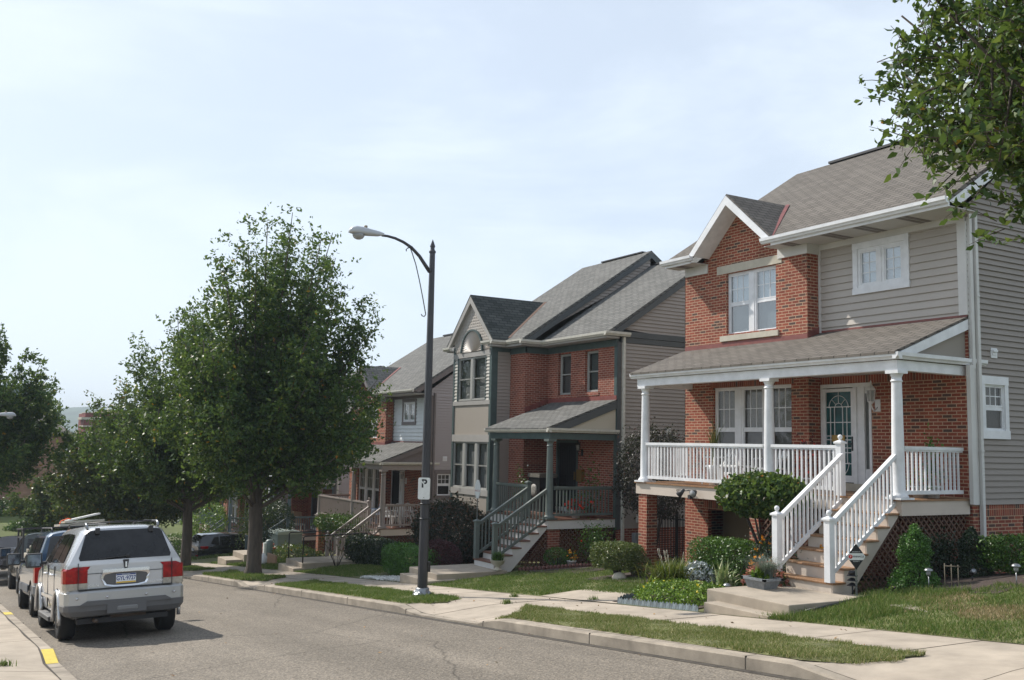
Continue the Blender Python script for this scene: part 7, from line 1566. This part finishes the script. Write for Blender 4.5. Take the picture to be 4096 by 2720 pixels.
for x in (19.7, 20.5, 22.8, 24.2, 25.6, 27, 28.4):
    yy = 155.95 if x < 22 else 157.95
    for z in (-5.5, -3.2, -.9):
        mb = MB(O); mb.box(x, x+.6, yy-.04, yy, z, z+1.5); w_ = mb.build('window', m_stone, ib); mb = MB(O); mb.box(x+.08, x+.52, yy-.05, yy-.041, z+.08, z+1.42); mb.build('pane', m_tint, w_)
gb = empty('grey_building', 'pale building with a green-grey roof hidden in the left tree', 'building', (11, 150, -8)); O = (11, 150, -8)
mb = MB(O); mb.box(4, 13.4, 148, 160, -14, 4.6); mb.build('wall', m_stone, gb); mb = MB(O); mb.box(3.6, 13.7, 147.6, 160, 4.6, 4.9); mb.prism([(3.6, 4.9), (13.7, 4.9), (12.2, 6.6), (5.2, 6.6)], 'y', 147.8, 160); mb.build('roof', m_util, gb)
for z in (-1, 2.2):
    for x in (10.2, 11.4, 12.5): mb = MB(O); mb.box(x, x+.6, 147.9, 148.0, z, z+1.6); mb.build('window', m_tint, gb)
ms_ = empty('radio_mast', 'thin lattice mast on the far skyline', 'mast', (73, 520, 3)); mb = MB(); mb.tube([(0, 0, 0), (0, 0, 13.5)], [1.0, .35], 4); mb.build('mast', m_grey, ms_)

# ------------------------------------------------------------ grass
VI = lambda x, y: any(inpoly(x+.045*math.sin(y*11)+.03*math.sin(y*29+1), y+.06*math.sin(x*15+y*3), V_) for V_ in VERGE)
dry = lambda X, Y: np.clip(.55*np.exp(-((X-12.9)**2/.7+(Y-9.9)**2/.9))+.5*np.exp(-((X-12.6)**2/.5+(Y-8.3)**2/.5)), 0, .8)
grass('verge_grass', VI, 8.3, 9.76, 7.2, 16, pavez, 5200, .045, .010, m_blade, 1, off=.012)
grass('verge_grass', VI, 8.3, 9.76, 16, 28, pavez, 3200, .055, .014, m_blade2, 2, off=.012)
grass('verge_grass', VI, 8.3, 9.76, 28, 51, pavez, 1100, .07, .03, m_blade2, 3, off=.012)
notpath = lambda x, y: not (11.3 < x < 13.5 and 10.95 < y < 12.9) and not (x > 13.9 and y > 9.6) and not (x > 14.5 and y > 7)
grass('lawn_grass', notpath, 11.16, 16.8, 5.2, 11.4, lawnz, 2600, .055, .012, m_blade2, 4, patch=dry)
grass('straw_grass', lambda x, y: ((x-12.9)**2/.5+(y-9.9)**2/.8 < 1.2+.5*math.sin(x*9)*math.sin(y*7)) or ((x-12.6)**2/.3+(y-8.3)**2/.4 < .9), 11.8, 14, 7.5, 11.1, lawnz, 3000, .035, .014, m_straw, 44)
grass('lawn_grass', lambda x, y: x < 13.95 and y > 9.5 and notpath(x, y), 11.16, 14.0, 9.6, 11.2, lawnz, 2200, .10, .013, m_blade2, 5)
grass('lawn_grass', lambda x, y: (y > 17.7 or x > 12.1) and (y > 19.2 or x > 11.2) and not (y > 23 and x > 11.1 and y < 24.9) and not ((x-15.8)**2+(y-23.2)**2 < 3.4) and not (y < 19.2 and x > 13.9), 11.16, 16.5, 15.4, 24.7, lawnz, 1900, .05, .014, m_blade3, 6)
grass('lawn_grass', lambda x, y: True, 11.16, 13.3, 28.4, 33.5, lawnz, 1300, .06, .022, m_blade2, 7)
grass('lawn_grass', lambda x, y: not (42.3 < y < 44.3), 11.16, 14.5, 36, 45, lawnz, 700, .09, .035, m_blade2, 8)
grass('lawn_grass', lambda x, y: True, 11.16, 14.5, 50, 62, lawnz, 400, .10, .05, m_blade2, 9)
# fallen leaves and pavement tufts
rng = np.random.default_rng(9); n = 420; X = np.concatenate([rng.uniform(7.6, 11.1, n//2), rng.uniform(2, 11, n//2)]); Y = rng.uniform(8, 44, n); P = np.stack([X, Y, np.where(X < 8.1, roadz(X, Y), pavez(X, Y))+.012], 1)
tag(leaves('fallen_leaves', P[(X > 8.3) | (rng.uniform(size=n) < .5)], .055, leafmat('fallen_leaf', [(0, (.10, .05, .03)), (.6, (.20, .10, .04)), (1, (.40, .22, .05))], trans=.1), None, rng, up=4), kind='stuff')
for i, (x, y, l) in enumerate(((1.05, 14.75, 'small grass tuft growing in the left pavement joint'), (10.7, 17.9, 'grass tuft in the pavement by the side drive'), (9.75, 16.6, 'grass tuft at the near end of the lamp post verge'), (11.3, 15.9, 'tuft of grass at the edge of the side drive'))):
    z = float(pavez(x, y)) if x > 8 else float(roadz(1.75, y))+.08; tuft('grass_tuft', l, (x, y, z), .12, 70, .09, .012, .8, m_blade2, 80+i)

# ------------------------------------------------------------ air
hz_m = bpy.data.materials.new('haze'); hz_m.use_nodes = True; nt2 = hz_m.node_tree; nt2.nodes.clear(); pv = nt2.nodes.new('ShaderNodeVolumePrincipled'); mo = nt2.nodes.new('ShaderNodeOutputMaterial'); nt2.links.new(pv.outputs[0], mo.inputs['Volume'])
pv.inputs['Color'].default_value = (0.75, 0.87, 1.0, 1); pv.inputs['Density'].default_value = HAZE_D = 0.00045
mb = MB(); mb.box(-420, 920, -80, 2310, -75, 60); hz_o = mb.build('haze', hz_m); tag(hz_o, kind='stuff');
